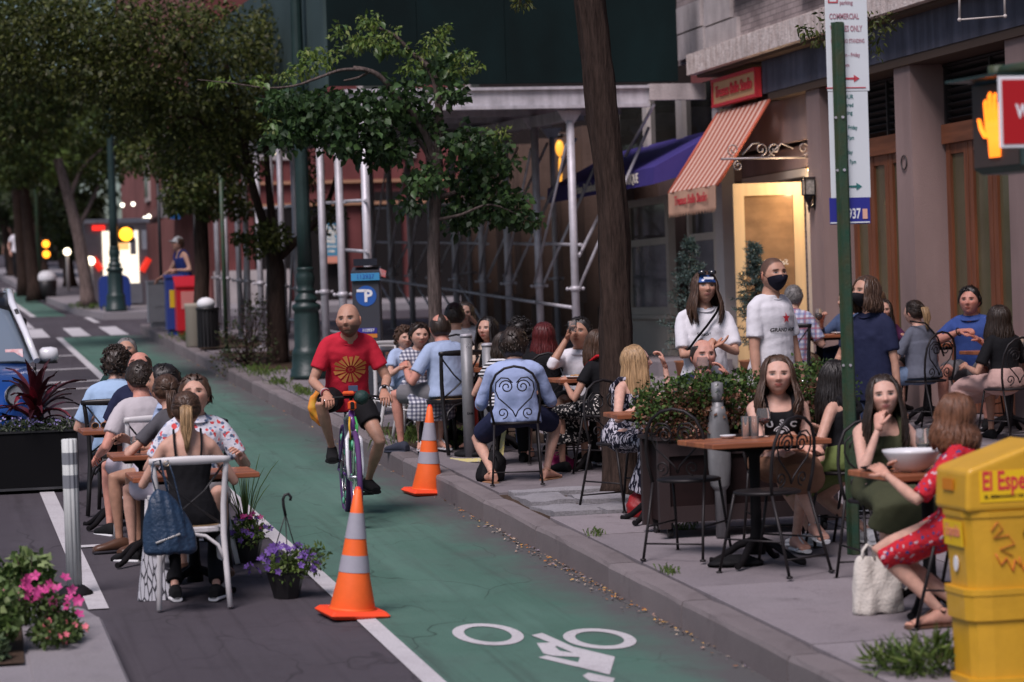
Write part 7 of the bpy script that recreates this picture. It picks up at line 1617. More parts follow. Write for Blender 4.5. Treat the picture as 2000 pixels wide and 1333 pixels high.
def build_car(label,x,y):
 t=thing('parked_car',label,'car',(x,y,gz(y)),0,'cars parked beside the diners'); t.rotation_euler.x=math.atan(SL)
 def rsec(yy,hw,z0,z1,sh=.5):      # rounded body section
  n=10; pts=[]
  prof=[(0,z0),(hw*.8,z0),(hw*.96,z0+.06),(hw,z0+.22),(hw*.995,z0+(z1-z0)*.6),(hw*.96,z0+(z1-z0)*.86),(hw*.86,z1-.03*sh),(hw*.5,z1),(0,z1+.012)]
  return [Vector((px,yy,pz)) for px,pz in prof]+[Vector((-px,yy,pz)) for px,pz in prof[-2:0:-1]]
 st=[(-1.98,.50,.34,.58),(-1.95,.66,.27,.66),(-1.85,.77,.22,.76),(-1.65,.84,.20,.84),(-1.3,.875,.19,.90),(-.95,.885,.18,.945),(-.5,.885,.18,.96),(.6,.885,.18,.97),(1.4,.88,.19,.99),(1.8,.84,.22,.98),(1.96,.74,.3,.92),(2.0,.60,.36,.84)]
 b=MB(); b.ring_loft([rsec(*s) for s in st],True,True); body=b.build('body',M_cblue,t)
 cab=[(-.98,.84,.80,.955,.96),(-.30,.85,.63,.955,1.46),(.3,.85,.64,.96,1.54),(1.1,.85,.63,.965,1.52),(1.75,.82,.66,.97,1.30),(1.88,.80,.76,.97,1.0)]
 g=MB(); rings=[]
 for yy,w0,w1,z0,z1 in cab: rings.append([Vector(p) for p in ((w0,yy,z0),(w1,yy,z1-.03),(w1*.85,yy,z1),(-w1*.85,yy,z1),(-w1,yy,z1-.03),(-w0,yy,z0))])
 g.ring_loft(rings,True,True); g.build('cabin_glass',M_cglass,t)
 rf=MB(); rings=[]
 for yy,w1,z1 in ((-.34,.645,1.445),(0,.65,1.515),(.3,.655,1.55),(1.1,.645,1.53),(1.6,.65,1.40)): rings.append([Vector(p) for p in ((w1+.012,yy,z1-.05),(w1,yy,z1),(w1*.6,yy,z1+.015),(-w1*.6,yy,z1+.015),(-w1,yy,z1),(-w1-.012,yy,z1-.05))])
 rf.ring_loft(rings,True,True); rf.build('roof',M_cblack,t)
 for s in (-1,1):
  MB().tube([(s*.86,-1.04,.955),(s*.78,-.72,1.20),(s*.675,-.32,1.47),(s*.68,.3,1.56),(s*.67,1.1,1.545),(s*.68,1.7,1.36)],[.032,.034,.036,.034,.032,.03],8).build('pillar',M_cwhite,t)
  MB().tube([(s*.875,-.55,.97),(s*.70,-.5,1.42)],.02,6).build('pillar',M_cblack,t); MB().tube([(s*.87,.45,.98),(s*.66,.45,1.5)],.03,6).build('pillar',M_cblack,t)
  m=MB(); m.ring_loft([sect(Vector((s*(.99+dx),-.62,.985)),Vector((0,1,0)),Vector((0,0,1)),ry,rz_,14,2.6) for dx,ry,rz_ in ((-.09,.05,.045),(-.06,.085,.07),(.02,.095,.075),(.075,.075,.062),(.09,.03,.03))],True,True); mi=m.build('mirror',M_cwhite,t)
  MB().box((s*.985,-.62,.912),(.16,.14,.018)).build('mirror_base',M_cblack,mi); MB().cyl((s*.86,-.60,.93),(s*.95,-.62,.915),.022,n=8).build('mirror_arm',M_cblack,mi)
  h=MB(); h.ring_loft([sect(Vector((s*x_,y_,z_)),Vector((s*.55,.5,.0)).normalized(),Vector((0,.35,1)).normalized(),rx,rz_,14,2.4) for x_,y_,z_,rx,rz_ in ((.66,-1.84,.70,.18,.105),(.68,-1.87,.70,.17,.10))],True,True); hl=h.build('headlight',M_lamp,t)
  MB().tube([Vector((s*.67,-1.875,.70))+Vector((s*.55,.5,0)).normalized()*.175*math.cos(a)+Vector((0,.35,1)).normalized()*.105*math.sin(a) for a in [k*PI/12 for k in range(24)]],.012,6,closed=True).build('trim',M_cblack,hl)
  for yy in (-1.25,1.28):
   w=MB(); w.lathe([(.22,-.09),(.31,-.085),(.335,-.05),(.335,.05),(.31,.085),(.22,.09)],n=24,cap=False); xform(w,Matrix.Translation((s*.80,yy,.335)) @ Matrix.Rotation(PI/2,4,'Y')); wh=w.build('tyre',M_tyre,t)
   r_=MB(); r_.lathe([(.0001,.07),(.06,.075),(.2,.065),(.225,.085),(.225,-.02)],n=20); xform(r_,Matrix.Translation((s*.80,yy,.335)) @ Matrix.Rotation(s*PI/2,4,'Y')); r_.build('rim',M_rim,wh)
  MB().box((s*.889,.0,.60),(.01,.005,.7)).build('door_seam',M_cblack,t); MB().box((s*.892,.28,.80),(.02,.16,.025)).build('door_handle',M_cblack,t)
 MB().cyl((0.0,-1.905,.725),(0,-1.925,.722),.05,n=18).build('badge',M_decal,t)
 for s in (-1,1): MB().rbox((s*.20,-1.955,.60),(.30,.06,.11),.03).build('grille',M_cblack,t)
 MB().rbox((0,-1.97,.36),(.9,.06,.12),.03).build('lower_grille',M_cblack,t); MB().box((0,-2.0,.43),(.30,.01,.15)).build('number_plate',M_decal,t)
 MB().box((.66,-.885,1.02),(.16,.01,.10),Matrix.Rotation(R(-42),3,'X')).build('windscreen_sticker',mat('sticker_red',(.55,.1,.1),.5,nz=(14,.5,(.65,.65,.66))),t)
 return t
car=build_car('blue and white electric hatchback parked nose towards the black planter',.12,25.2)
copy_tree(car,None,'second parked car, only its dark mirror showing behind the first').location=(.10,32.3,gz(32.3))
for o in bpy.data.objects:
 if o.name.startswith('mirror') and o.parent and o.parent.get('label','').startswith('second'):
  o.data=o.data.copy(); o.data.materials[0]=M_cblack
# TABLES,CHAIRS,SMALL THINGS
M_top=mat('table_wood',(.36,.125,.055),.38,streak=(3,26,26,.25),spec=.5); M_topx=mat('table_wood_dark',(.27,.09,.042),.38,streak=(3,26,26,.25))
M_iron=mat('bistro_iron',(.016,.013,.014),.5,.3); M_cast=mat('cast_iron',(.008,.007,.008),.75,spec=.15)
M_chw=mat('chair_white',(.62,.60,.60),.42,nz=(8,.06)); M_chb=mat('chair_black',(.012,.011,.012),.4); M_cane=mat('cane_seat',(.42,.28,.15),.7,nz=(120,.4))
M_glass=mat('clear_glass',(.85,.87,.88),.03,trans=.92,ior=1.12,spec=.6); M_ceram=mat('white_ceramic',(.70,.70,.72),.2)
M_water=mat('water_glass',(.6,.62,.64),.05,trans=.85,ior=1.15)
_tables={}
def table(label,x,y,k,w,d,rz=0,h=.735,group=None,npl=4):
 t=thing('dining_table',label,'table',(x,y,gz(y,k)),R(rz),group)
 for i in range(npl):
  pw=d/npl; key=(round(w,2),round(pw,3),i % 2)
  if key not in _tables: b=MB(); b.rbox((0,0,0),(w,pw-.004,.032),.005); _tables[key]=b.mesh('plank',M_top if i % 2 else M_topx)
  link('plank',_tables[key],t,(0,-d/2+pw*(i+.5),h-.016))
 MB().box((0,0,h-.045),(w*.6,d*.55,.024)).build('under_frame',M_cast,t)
 MB().lathe([(.07,h-.06),(.035,h-.10),(.03,.45),(.034,.2),(.05,.10),(.05,.06)],n=14).build('column',M_cast,t)
 for i in range(4):
  a=PI/4+i*PI/2; c,s=math.cos(a),math.sin(a); MB().tube([(c*.03,s*.03,.14),(c*.12,s*.12,.11),(c*.22,s*.22,.04),(c*.27,s*.27,.018),(c*.30,s*.30,.018)],[.024,.024,.02,.018,.02],7).build('foot',M_cast,t)
 return t
def make_cross_chair(frame,cross,name='bentwood_chair'):
 t=thing(name,'x','chair',(0,0,0))
 MB().ring_loft([sect(Vector((0,.01,z)),Vector((1,0,0)),Vector((0,1,0)),.21*s,.205*s,22,3.2) for z,s in ((.435,.98),(.44,1),(.46,1),(.467,.97))],True,False).build('seat_frame',frame,t)
 MB().ring_loft([sect(Vector((0,.01,z)),Vector((1,0,0)),Vector((0,1,0)),.17*s,.165*s,20,3) for z,s in ((.462,1),(.472,.97))],True,False).build('seat',M_cane,t)
 for s in (-1,1):
  MB().tube([(s*.205,-.285,.0),(s*.195,-.235,.2),(s*.185,-.195,.42),(s*.19,-.19,.6),(s*.205,-.215,.78),(s*.215,-.235,.875)],[.017,.018,.019,.018,.017,.015],10).build('rear_leg',frame,t)
  MB().tube([(s*.165,.17,.44),(s*.175,.185,.2),(s*.19,.20,0)],[.02,.018,.015],10).build('leg',frame,t)
  MB().tube([(s*.195,-.20,.83),(s*.08,-.215,.68),(-s*.06,-.200,.565),(-s*.17,-.185,.485)],.011,8,flat=.6).build('cross_brace',cross,t)
  MB().tube([(s*.185,-.195,.41),(s*.185,-.19,.34),(s*.18,0,.30),(s*.175,.16,.33),(s*.165,.17,.41)],.009,7).build('side_arch',frame,t)
 rings=[]
 for i in range(13):
  u=-1+2*i/12; x=.235*u; yb=-.235-.030*(1-u*u); hh=.038*(1-.35*u*u); rings.append([Vector((x,yb-.012,.862-hh*.6)),Vector((x,yb+.012,.862-hh*.6)),Vector((x,yb+.014,.862+hh*.3)),Vector((x,yb+.006,.862+hh*.75)),Vector((x,yb-.008,.862+hh*.75)),Vector((x,yb-.014,.862+hh*.3))])
 MB().ring_loft(rings,True,True).build('top_rail',frame,t)
 MB().tube([(-.19,-.225,.25),(-.15,-.215,.36),(-.08,-.208,.415),(0,-.205,.43),(.08,-.208,.415),(.15,-.215,.36),(.19,-.225,.25)],.011,8).build('rear_arch',frame,t)
 return t
def spiral3(cx,cz,r0,r1,a0,a1,n=22):
 return [(cx+(r0+(r1-r0)*i/n)*math.cos(a0+(a1-a0)*i/n),cz+(r0+(r1-r0)*i/n)*math.sin(a0+(a1-a0)*i/n)) for i in range(n+1)]
def make_bistro_chair():
 t=thing('bistro_chair','x','chair',(0,0,0))
 MB().lathe([(.19,.455),(.195,.462),(.195,.470),(.18,.476),(.0001,.474)],n=26).build('seat',M_iron,t)
 def yb(z): return -.17-.06*max(0,(z-.46))/.42
 for s in (-1,1):
  MB().tube([(s*.19,-.30,0),(s*.175,-.24,.22),(s*.165,-.17,.46)],.009,8).build('rear_leg',M_iron,t)
  MB().tube([(s*.15,.12,.46),(s*.16,.17,.25),(s*.175,.23,0)],.009,8).build('leg',M_iron,t)
  for y in (-.30,.23): MB().cyl((s*(.19 if y < 0 else .175),y,0),(s*(.19 if y < 0 else .175),y,.012),.018,n=10).build('foot',M_iron,t)
  MB().cyl((s*.176,-.245,.2),(s*.168,.185,.2),.006,n=6).build('stretcher',M_iron,t)
  sp=spiral3(s*.062,.745,.055,.012,PI/2-s*PI/2+(PI if s < 0 else 0)*0,PI/2-s*PI/2+s*3.2*PI)
  MB().tube([(x,yb(z),z) for x,z in sp],.0055,6).build('scroll',M_iron,t)
  h=[(s*.117,.745),(s*.125,.79),(s*.10,.835),(s*.05,.835),(s*.008,.79)] ; MB().tube([(x,yb(z),z) for x,z in [(0,.515),(s*.02,.56),(s*.07,.61),(s*.125,.66),(s*.148,.72),(s*.140,.78),(s*.10,.815),(s*.05,.81),(s*.015,.775)]],.0055,6).build('heart_bar',M_iron,t)
  sp=spiral3(s*.098,.545,.045,.010,s*0+(-PI/2),-PI/2-s*2.6*PI); MB().tube([(x,yb(z),z) for x,z in sp],.005,6).build('scroll',M_iron,t)
 hp_=[(-.165,.46),(-.185,.56),(-.19,.66),(-.178,.76),(-.14,.84),(-.075,.885),(0,.90),(.075,.885),(.14,.84),(.178,.76),(.19,.66),(.185,.56),(.165,.46)]
 MB().tube([(x,yb(z),z) for x,z in hp_],.010,9).build('back_hoop',M_iron,t)
 MB().cyl((-.19,-.272,.10),(.19,-.272,.10),.006,n=6).build('stretcher',M_iron,t)
 return t
_ch={}
def chair(kind,label,x,y,k,head,group=None):
 if kind not in _ch:
  t={'white': lambda: make_cross_chair(M_chw,M_chb),'black': lambda: make_cross_chair(M_chb,M_chb),'bistro': make_bistro_chair}[kind](); _ch[kind]=t
 else: t=copy_tree(_ch[kind])
 t.location=(x,y,gz(y,k)); t.rotation_euler.z=-R(head); t['label']=label; t['group']=group or {'white': 'white bentwood chairs','black': 'black cross back chairs','bistro': 'iron bistro chairs'}[kind]; return t
def tumbler(label,x,y,z,h=.12,r=.034,name='drinking_glass'):
 t=MB().lathe([(r*.85,0),(r,h),(r-.003,h),(r*.8,.01),(.0001,.01)],n=18,cap=False).build(name,M_glass,None,(x,y,z)); tag(t,label,'glass','drinks on the tables'); return t
def wineglass(label,x,y,z,liquid,h=.2,fill=.6):
 t=thing('wine_glass',label,'glass',(x,y,z),0,'drinks on the tables'); MB().lathe([(.036,0),(.034,.004),(.006,.008),(.004,h*.42)],n=16).build('stem',M_glass,t)
 MB().lathe([(.006,h*.42),(.030,h*.5),(.042,h*.64),(.040,h*.85),(.034,h)],n=18,cap=False).build('bowl',M_glass,t)
 MB().lathe([(.003,h*.44),(.028,h*.51),(.0395,h*.64),(.039,h*(.44+.56*fill)),(.0001,h*(.44+.56*fill))],n=18).build('drink',liquid,t); return t
M_spritz=mat('orange_drink',(.75,.16,.02),.1,trans=.3,emit=None); M_rosso=mat('red_drink',(.55,.03,.03),.1,trans=.25); M_wine=mat('pale_wine',(.70,.55,.22),.08,trans=.5)
def plate(label,x,y,z,r=.12,food=True,m=None,seed=0):
 t=thing('plate',label,'plate',(x,y,z),0,'plates on the tables'); MB().lathe([(r*.6,0),(r,.018),(r*.97,.021),(r*.6,.008),(.0001,.008)],n=24).build('dish',m or M_ceram,t)
 if food:
  rr=random.Random(seed); f=MB()
  for i in range(16): a,q=rr.uniform(0,6.28),rr.uniform(0,r*.65); f.ell((q*math.cos(a),q*math.sin(a),.018),(rr.uniform(.012,.026),rr.uniform(.012,.026),.012),7,5)
  f.build('food',mat('food_brown',(.22,.09,.04),.6,nz=(60,.5,(.5,.3,.12))),t,fixn=False)['kind']='stuff'
 return t
ZT=.735
def onT(x,y,k): return gz(y,k)+0
t1=table('nearest roadside table, in front of the blonde woman with the backpack',1.54,15.66,0,.76,.60,0,.73,'roadside tables')
t2=table('roadside table under the resting arm of the woman in the grey tee',1.36,17.02,0,.44,.58,0,.73,'roadside tables')
t3=table('roadside table carrying the sunglasses beside the curly haired man',1.30,19.05,0,.46,.58,0,.73,'roadside tables')
t4=table('farthest roadside table, between the navy shirt and the light blue shirt',1.55,20.9,0,.5,.5,0,.73,'roadside tables')
tm_z=lambda t,h=.73: t.location.z+h
sg_=thing('sunglasses','tortoiseshell sunglasses lying on the roadside table','sunglasses',(1.20,18.86,gz(19.05)+.735),R(10))
for s in (-1,1):
 MB().tube([(s*.033+.026*math.cos(a),0,.028+.022*math.sin(a)) for a in [k*PI/8 for k in range(16)]],.0045,6,closed=True).build('rim',mat('tortoiseshell',(.35,.17,.07),.3,nz=(50,.6)),sg_); MB().box((s*.033,0,.028),(.044,.002,.036)).build('lens',M_cblack,sg_); MB().tube([(s*.062,0,.035),(s*.062,.12,.03),(s*.06,.14,.015)],.003,5).build('temple',M_cblack,sg_)
tumbler('water glass on the roadside table beside the grey tee',1.30,16.85,gz(17.02)+.73)
T1=table('long empty wooden table in front of the woman in the black USC top',4.70,14.32,KERB,.74,.58,4,.735,'sidewalk tables')
T2=table('wooden table with the white bowl and wine glass behind the tote bag',4.98,12.35,KERB,.62,.60,3,.735,'sidewalk tables')
T3=table('wooden table at the elbow of the blonde woman in the patterned dress',4.72,16.45,KERB,.62,.50,-4,.735,'sidewalk tables')
T4=table('wooden table with the red drink and plates by the man in white',5.17,19.85,KERB,.66,.60,0,.735,'sidewalk tables')
T5=table('small wooden table between the checked dress and the light blue shirt',4.50,22.2,KERB,.60,.56,0,.735,'sidewalk tables')
T6=table('wooden table in front of the young woman with long dark hair',4.78,21.5,KERB,.56,.56,0,.735,'sidewalk tables')
T7=table('wooden table under the old man in plaid by the pillar',8.75,24.45,KERB,.72,.60,0,.735,'tables along the restaurant wall')
T8=table('wooden table between the purple top and the grey tee',9.05,22.35,KERB,.62,.60,0,.735,'tables along the restaurant wall')
T9=table('wooden table in front of the man in the blue polo',9.30,21.1,KERB,.66,.60,0,.735,'tables along the restaurant wall')
T10=table('roadside facing table with white chairs behind the cyclist',4.62,24.2,KERB,.6,.55,0,.735,'sidewalk tables')
zt=lambda t: t.location.z+.736
tumbler('tall clear glass on the empty wooden table, nearer the hedge',atY(1457,850,14.43).x,14.43,zt(T1),.13,.028); tumbler('tall clear glass on the empty wooden table, nearer the USC top',atY(1474,850,14.40).x,14.40,zt(T1),.13,.028)
plate('white saucer at the hedge end of the empty wooden table',4.60,14.5,zt(T1),.05,False)
wineglass('small glass of pink drink held before the USC top',atY(1492,850,14.5).x,14.5,zt(T1),M_rosso,.17,.35)
bw=thing('bowl','large white bowl on the table behind the tote bag','bowl',(4.86,12.25,zt(T2))); MB().lathe([(.06,0),(.10,.03),(.145,.10),(.15,.115),(.143,.115),(.095,.035),(.0001,.02)],n=28).build('dish',M_ceram,bw)
wineglass('glass of white wine beside the large white bowl',4.98,12.38,zt(T2),M_wine,.21,.3)
plate('dark plate at the edge of the table by the white bowl',4.75,12.45,zt(T2),.09,False,M_cast)
plate('plate of food on the table by the man in white',5.02,19.72,zt(T4),.13,True,None,1); plate('second plate of food on the table by the man in white, nearer the black top',5.30,19.8,zt(T4),.13,True,None,2)
wineglass('large glass of red spritz with a straw on the table by the man in white',5.28,19.62,zt(T4)+.09,M_rosso,.22,.75)
tumbler('water glass on the table below the purple top',8.98,22.2,zt(T8)); tumbler('water glass before the blue polo, farther from the pillar',9.2,20.92,zt(T9)); tumbler('water glass before the blue polo, nearer the pillar',9.36,20.92,zt(T9))
plate('white plate on the table below the purple top',8.9,22.3,zt(T8),.11,True,None,4); plate('white plate on the table before the blue polo',9.42,21.05,zt(T9),.10,True,None,5)
plate('white napkin and plate on the table under the old man in plaid',8.95,24.3,zt(T7),.12,False)
plate('small plate on the table of the young woman with long dark hair',4.70,21.4,zt(T6),.09,True,None,6); plate('small bowl on the table between the checked dress and the light blue shirt',4.42,22.05,zt(T5),.06,True,None,7)
chair('bistro','empty bistro chair at the hedge end of the empty wooden table',4.44,14.80,KERB,38)
chair('bistro','empty bistro chair turned askew in front of the empty wooden table',4.66,13.98,KERB,-32)
chair('white','white bentwood chair half hidden by the cyclist arm',4.30,23.4,KERB,150); chair('white','white bentwood chair beside the checked dress',4.25,22.75,KERB,120)
bag=thing('tote_bag','white canvas tote bag standing on the sidewalk at the foot of the green post','bag',(4.72,12.42,gz(12.42,KERB)),R(6))
co,no,fs_=None,None,None
bm_=MB(); bm_.ring_loft([sect(Vector((dx,dy,z)),Vector((1,0,0)),Vector((0,1,0)),rx,ry,22,3) for z,rx,ry,dx,dy in ((0,.135,.055,0,0),(.012,.142,.062,0,0),(.08,.14,.068,0,0),(.16,.132,.055,-.004,0),(.23,.115,.038,-.012,.0),(.28,.095,.025,-.02,.0),(.30,.08,.015,-.025,0))],True,True)
M_canvas=mat('white_canvas',(.62,.58,.52),.85,nz=(8,.12),bump=(60,.4))
co,no,fs_=fuse(bm_,.008,3); co=co+no*(vnoise(co*np.array([1,1,.4]),40,3)*.010)[:,None]; q_=MB(); q_.v=list(map(tuple,co)); q_.f=fs_; q_.mi=[0]*len(fs_); q_.sm=[True]*len(fs_); q_.build('body',M_canvas,bag,fixn=False)
MB().tube([(-.09,-.01,.27),(-.085,-.012,.33),(-.06,-.015,.36),(-.03,-.015,.345),(-.02,-.012,.28)],.013,7,flat=.5).build('handle',M_canvas,bag)
MB().ell((.055,.0,.27),(.05,.03,.065),10,8).build('top_fold',M_canvas,bag)
MB().tube([(.04,-.03,.30),(.09,-.05,.24),(.12,-.06,.18),(.14,-.06,.13),(.125,-.06,.12)],.010,6,flat=.6).build('strap',M_canvas,bag)
def soft_bag(label,x,y,k,rx,ry,h,m,cat='bag',name='bag',seed=1,lean=0.):
 t=thing(name,label,cat,(x,y,gz(y,k))); b=MB(); b.ring_loft([sect(Vector((lean*u,0,h*u)),Vector((1,0,0)),Vector((0,1,0)),rx*s,ry*s,18,2.6) for u,s in ((0,.85),(.08,1),(.4,1.),(.7,.8),(.9,.5),(1.,.25))],True,True)
 co,no,fs=fuse(b,.012,3); co=co+no*(vnoise(co,45,seed)*.010)[:,None]; o=MB(); o.v=list(map(tuple,co)); o.f=fs; o.mi=[0]*len(fs); o.sm=[True]*len(fs); o.build('body',m,t,fixn=False)
 MB().tube([(lean*.8-rx*.4,0,h*.85),(lean-rx*.2,0,h*1.15),(lean+rx*.2,0,h*1.15),(lean*.8+rx*.4,0,h*.85)],.006,6).build('handle',m,t); return t
M_bagk=mat('bag_black',(.008,.008,.009),.7,bump=(30,.3)); M_bagr=mat('bag_red',(.30,.01,.012),.5,bump=(30,.3)); M_bagm=mat('bag_magenta',(.28,.008,.09),.5)
soft_bag('slumped black bag by the bistro chair beside the steel bollards',4.20,19.35,KERB,.11,.12,.24,M_bagk,seed=2,lean=.05); soft_bag('magenta bag under the table of the man in white',4.90,19.9,KERB,.14,.08,.12,M_bagm,seed=3)
soft_bag('bright red handbag beside the red sandals',4.72,16.75,KERB,.14,.10,.20,M_bagr,seed=4); soft_bag('crumpled black bag at the foot of the empty wooden table',4.56,14.30,KERB,.17,.08,.055,M_bagk,seed=5)
soft_bag('dark bag under the nearest seat by the restaurant wall',9.5,20.6,KERB,.2,.15,.25,M_bagk,seed=6)
pb=thing('paper_bag','white paper shopping bag with black line drawing beside the white chair','bag',(1.27,15.42,gz(15.42)))
m_pb=mat('printed_paper',(.62,.62,.66),.8); n,l,b=nodes(m_pb); tc=n.new('ShaderNodeTexCoord'); mp=n.new('ShaderNodeMapping'); mp.inputs['Scale'].default_value=(40,40,9); l.new(tc.outputs['Object'],mp.inputs[0]); vo=n.new('ShaderNodeTexVoronoi'); vo.feature='DISTANCE_TO_EDGE'; vo.inputs['Scale'].default_value=1; l.new(mp.outputs[0],vo.inputs['Vector']); cr=n.new('ShaderNodeMapRange'); cr.inputs[1].default_value=.04; cr.inputs[2].default_value=.10; l.new(vo.outputs['Distance'],cr.inputs[0]); mx=n.new('ShaderNodeMix'); mx.data_type='RGBA'; l.new(cr.outputs[0],mx.inputs[0]); mx.inputs[6].default_value=(.04,.04,.05,1); mx.inputs[7].default_value=(.60,.60,.64,1); l.new(mx.outputs[2],b.inputs['Base Color'])
MB().prism([(-.10,0),(.10,0),(.085,.36),(-.05,.36)],-.05,.05,'y').build('body',m_pb,pb); MB().tube([(-.02,-.05,.35),(.0,-.05,.46),(.04,-.05,.46),(.06,-.05,.35)],.004,5).build('handle',M_chw,pb)
tape=thing('caution_tape','strip of yellow caution tape trailing over the sidewalk by the bollards','tape',(4.3,20.7,gz(20.7,KERB)))
tp_=MB()
for pts in ([(-.05,.5,.01),(.0,.3,.012),(.06,.12,.02),(.12,-.02,.03),(.17,-.05,.012),(.3,.1,.01)],[(.22,-.30,.012),(.25,-.22,.08),(.28,-.16,.2),(.30,-.14,.27)]):
 for i in range(len(pts)-1):
  a,b=Vector(pts[i]),Vector(pts[i+1]); s=Vector((.018,-.012,.015)); tp_.add([a-s,b-s,b+s,a+s],[(0,1,2,3)],True)
wp_=tp_.build('strip',mat('tape_yellow',(.62,.52,.12),.5,nz=(30,.5,(.5,.45,.3))),tape)
bp_=thing('backpack','navy leather backpack hanging from the nearest white chair','backpack',(1.30,14.80,gz(14.8)))
M_navy=mat('navy_leather',(.022,.048,.095),.42,nz=(6,.35),bump=(45,.45),spec=.5)
b=MB(); b.ring_loft([sect(Vector((dx,0,z)),Vector((1,0,0)),Vector((0,1,0)),rx,ry,22,2.5) for z,rx,ry,dx in ((.36,.13,.07,.02),(.375,.15,.085,.02),(.46,.145,.09,.015),(.58,.115,.08,-.005),(.66,.085,.06,-.02),(.71,.05,.04,-.03),(.73,.03,.025,-.035))],True,True)
co,no,fs=fuse(b,.008,3); co=co+no*(vnoise(co*np.array([1,1,.3]),42,4)*.012)[:,None]; o=MB(); o.v=list(map(tuple,co)); o.f=fs; o.mi=[0]*len(fs); o.sm=[True]*len(fs); o.build('body',M_navy,bp_,fixn=False)
MB().tube([(-.05,-.02,.70),(-.075,-.01,.80),(-.06,.02,.885),(-.02,.04,.895),(.0,.03,.80),(.02,.0,.68)],.013,8,flat=.35).build('strap',M_navy,bp_); MB().tube([(.02,-.01,.895),(.05,-.02,.80),(.09,-.04,.60),(.11,-.05,.44)],.012,8,flat=.35).build('strap',M_navy,bp_)
MB().rbox((.0,-.088,.45),(.15,.008,.012),.003,Matrix.Rotation(R(-18),3,'Y')).build('zip',mat('zip_grey',(.35,.34,.33),.4,.6),bp_); MB().tube([(.012+.016*math.cos(a),-.022,.895-.02+.013*math.sin(a)) for a in [k*PI/5 for k in range(10)]],.003,5,closed=True).build('buckle',mat('pale_gold',(.62,.48,.32),.3,.8),bp_)
# THE PEOPLE
def patmat(name,base,cols,kind,sc=30.,thr=(.25,.3),**kw):
 m=mat('cloth_'+name,base,.85,bump=(34,.4),spec=.2); n,l,b=nodes(m); tc=n.new('ShaderNodeTexCoord'); mp=n.new('ShaderNodeMapping'); l.new(tc.outputs['Object'],mp.inputs[0])
 mp.inputs['Scale'].default_value=kw.get('scale',(1,1,1)); vec=mp.outputs[0]
 def mixc(f,a,c):
  t=n.new('ShaderNodeMix'); t.data_type='RGBA'; l.new(f,t.inputs[0])
  for v,k in ((a,6),(c,7)):
   if hasattr(v,'links'): l.new(v,t.inputs[k])
   else: t.inputs[k].default_value=(*v,1)
  return t.outputs[2]
 def rng(v,a,c):
  t=n.new('ShaderNodeMapRange'); t.inputs[1].default_value=a; t.inputs[2].default_value=c; l.new(v,t.inputs[0]); return t.outputs[0]
 cur=base
 if kind == 'check':
  for ax in ('X','Z'):
   w=n.new('ShaderNodeTexWave'); w.bands_direction=ax; w.inputs['Scale'].default_value=sc*.314; w.inputs['Distortion'].default_value=0; l.new(vec,w.inputs['Vector'])
   mlt=n.new('ShaderNodeMath'); mlt.operation='MULTIPLY'; mlt.inputs[1].default_value=kw.get('amt',.65); l.new(rng(w.outputs['Fac'],.45,.55),mlt.inputs[0]); cur=mixc(mlt.outputs[0],cur,cols[0])
   if len(cols) > 1:
    w2=n.new('ShaderNodeTexWave'); w2.bands_direction=ax; w2.inputs['Scale'].default_value=sc*.157; w2.inputs['Phase Offset'].default_value=1.2; l.new(vec,w2.inputs['Vector']); ml2=n.new('ShaderNodeMath'); ml2.operation='MULTIPLY'; ml2.inputs[1].default_value=.6; l.new(rng(w2.outputs['Fac'],.90,.95),ml2.inputs[0]); cur=mixc(ml2.outputs[0],cur,cols[1])
 elif kind == 'blotch':
  for i,c in enumerate(cols):
   t=n.new('ShaderNodeTexVoronoi'); t.inputs['Scale'].default_value=sc*(1+.23*i); t.inputs['Randomness'].default_value=1
   no=n.new('ShaderNodeTexNoise'); no.inputs['Scale'].default_value=sc*1.3; no.noise_dimensions='4D'; no.inputs['W'].default_value=i*3.7; l.new(vec,no.inputs['Vector'])
   ad=n.new('ShaderNodeVectorMath'); ad.operation='MULTIPLY_ADD'; ad.inputs[1].default_value=(.06,.06,.06); l.new(no.outputs['Color'],ad.inputs[0]); l.new(vec,ad.inputs[2])
   of=n.new('ShaderNodeVectorMath'); of.operation='ADD'; of.inputs[1].default_value=(i*.37,i*.71,i*.13); l.new(ad.outputs[0],of.inputs[0]); l.new(of.outputs[0],t.inputs['Vector'])
   cur=mixc(rng(t.outputs['Distance'],thr[1],thr[0]),cur,c)
 elif kind == 'strokes':
  t=n.new('ShaderNodeTexNoise'); t.inputs['Scale'].default_value=1; t.inputs['Detail'].default_value=1; t.inputs['Distortion'].default_value=.8; l.new(vec,t.inputs['Vector']); cur=mixc(rng(t.outputs['Fac'],thr[0],thr[1]),cur,cols[0])
 elif kind == 'stripe':
  w=n.new('ShaderNodeTexWave'); w.bands_direction='Z'; w.inputs['Scale'].default_value=sc*.314; l.new(vec,w.inputs['Vector']); cur=mixc(rng(w.outputs['Fac'],.45,.55),cur,cols[0])
 l.new(cur,b.inputs['Base Color']); return m
WHITE=cloth('white',(.70,.69,.73)); LBLUE=cloth('light_blue',(.38,.47,.66)); SKY=cloth('sky_blue',(.36,.50,.70)); NAVY=cloth('navy',(.018,.022,.055)); GREYT=cloth('grey',(.085,.082,.092)); PALE=cloth('pale_grey',(.52,.48,.50)); BLACK=cloth('black',(.010,.010,.012)); RED=cloth('red',(.55,.022,.045))
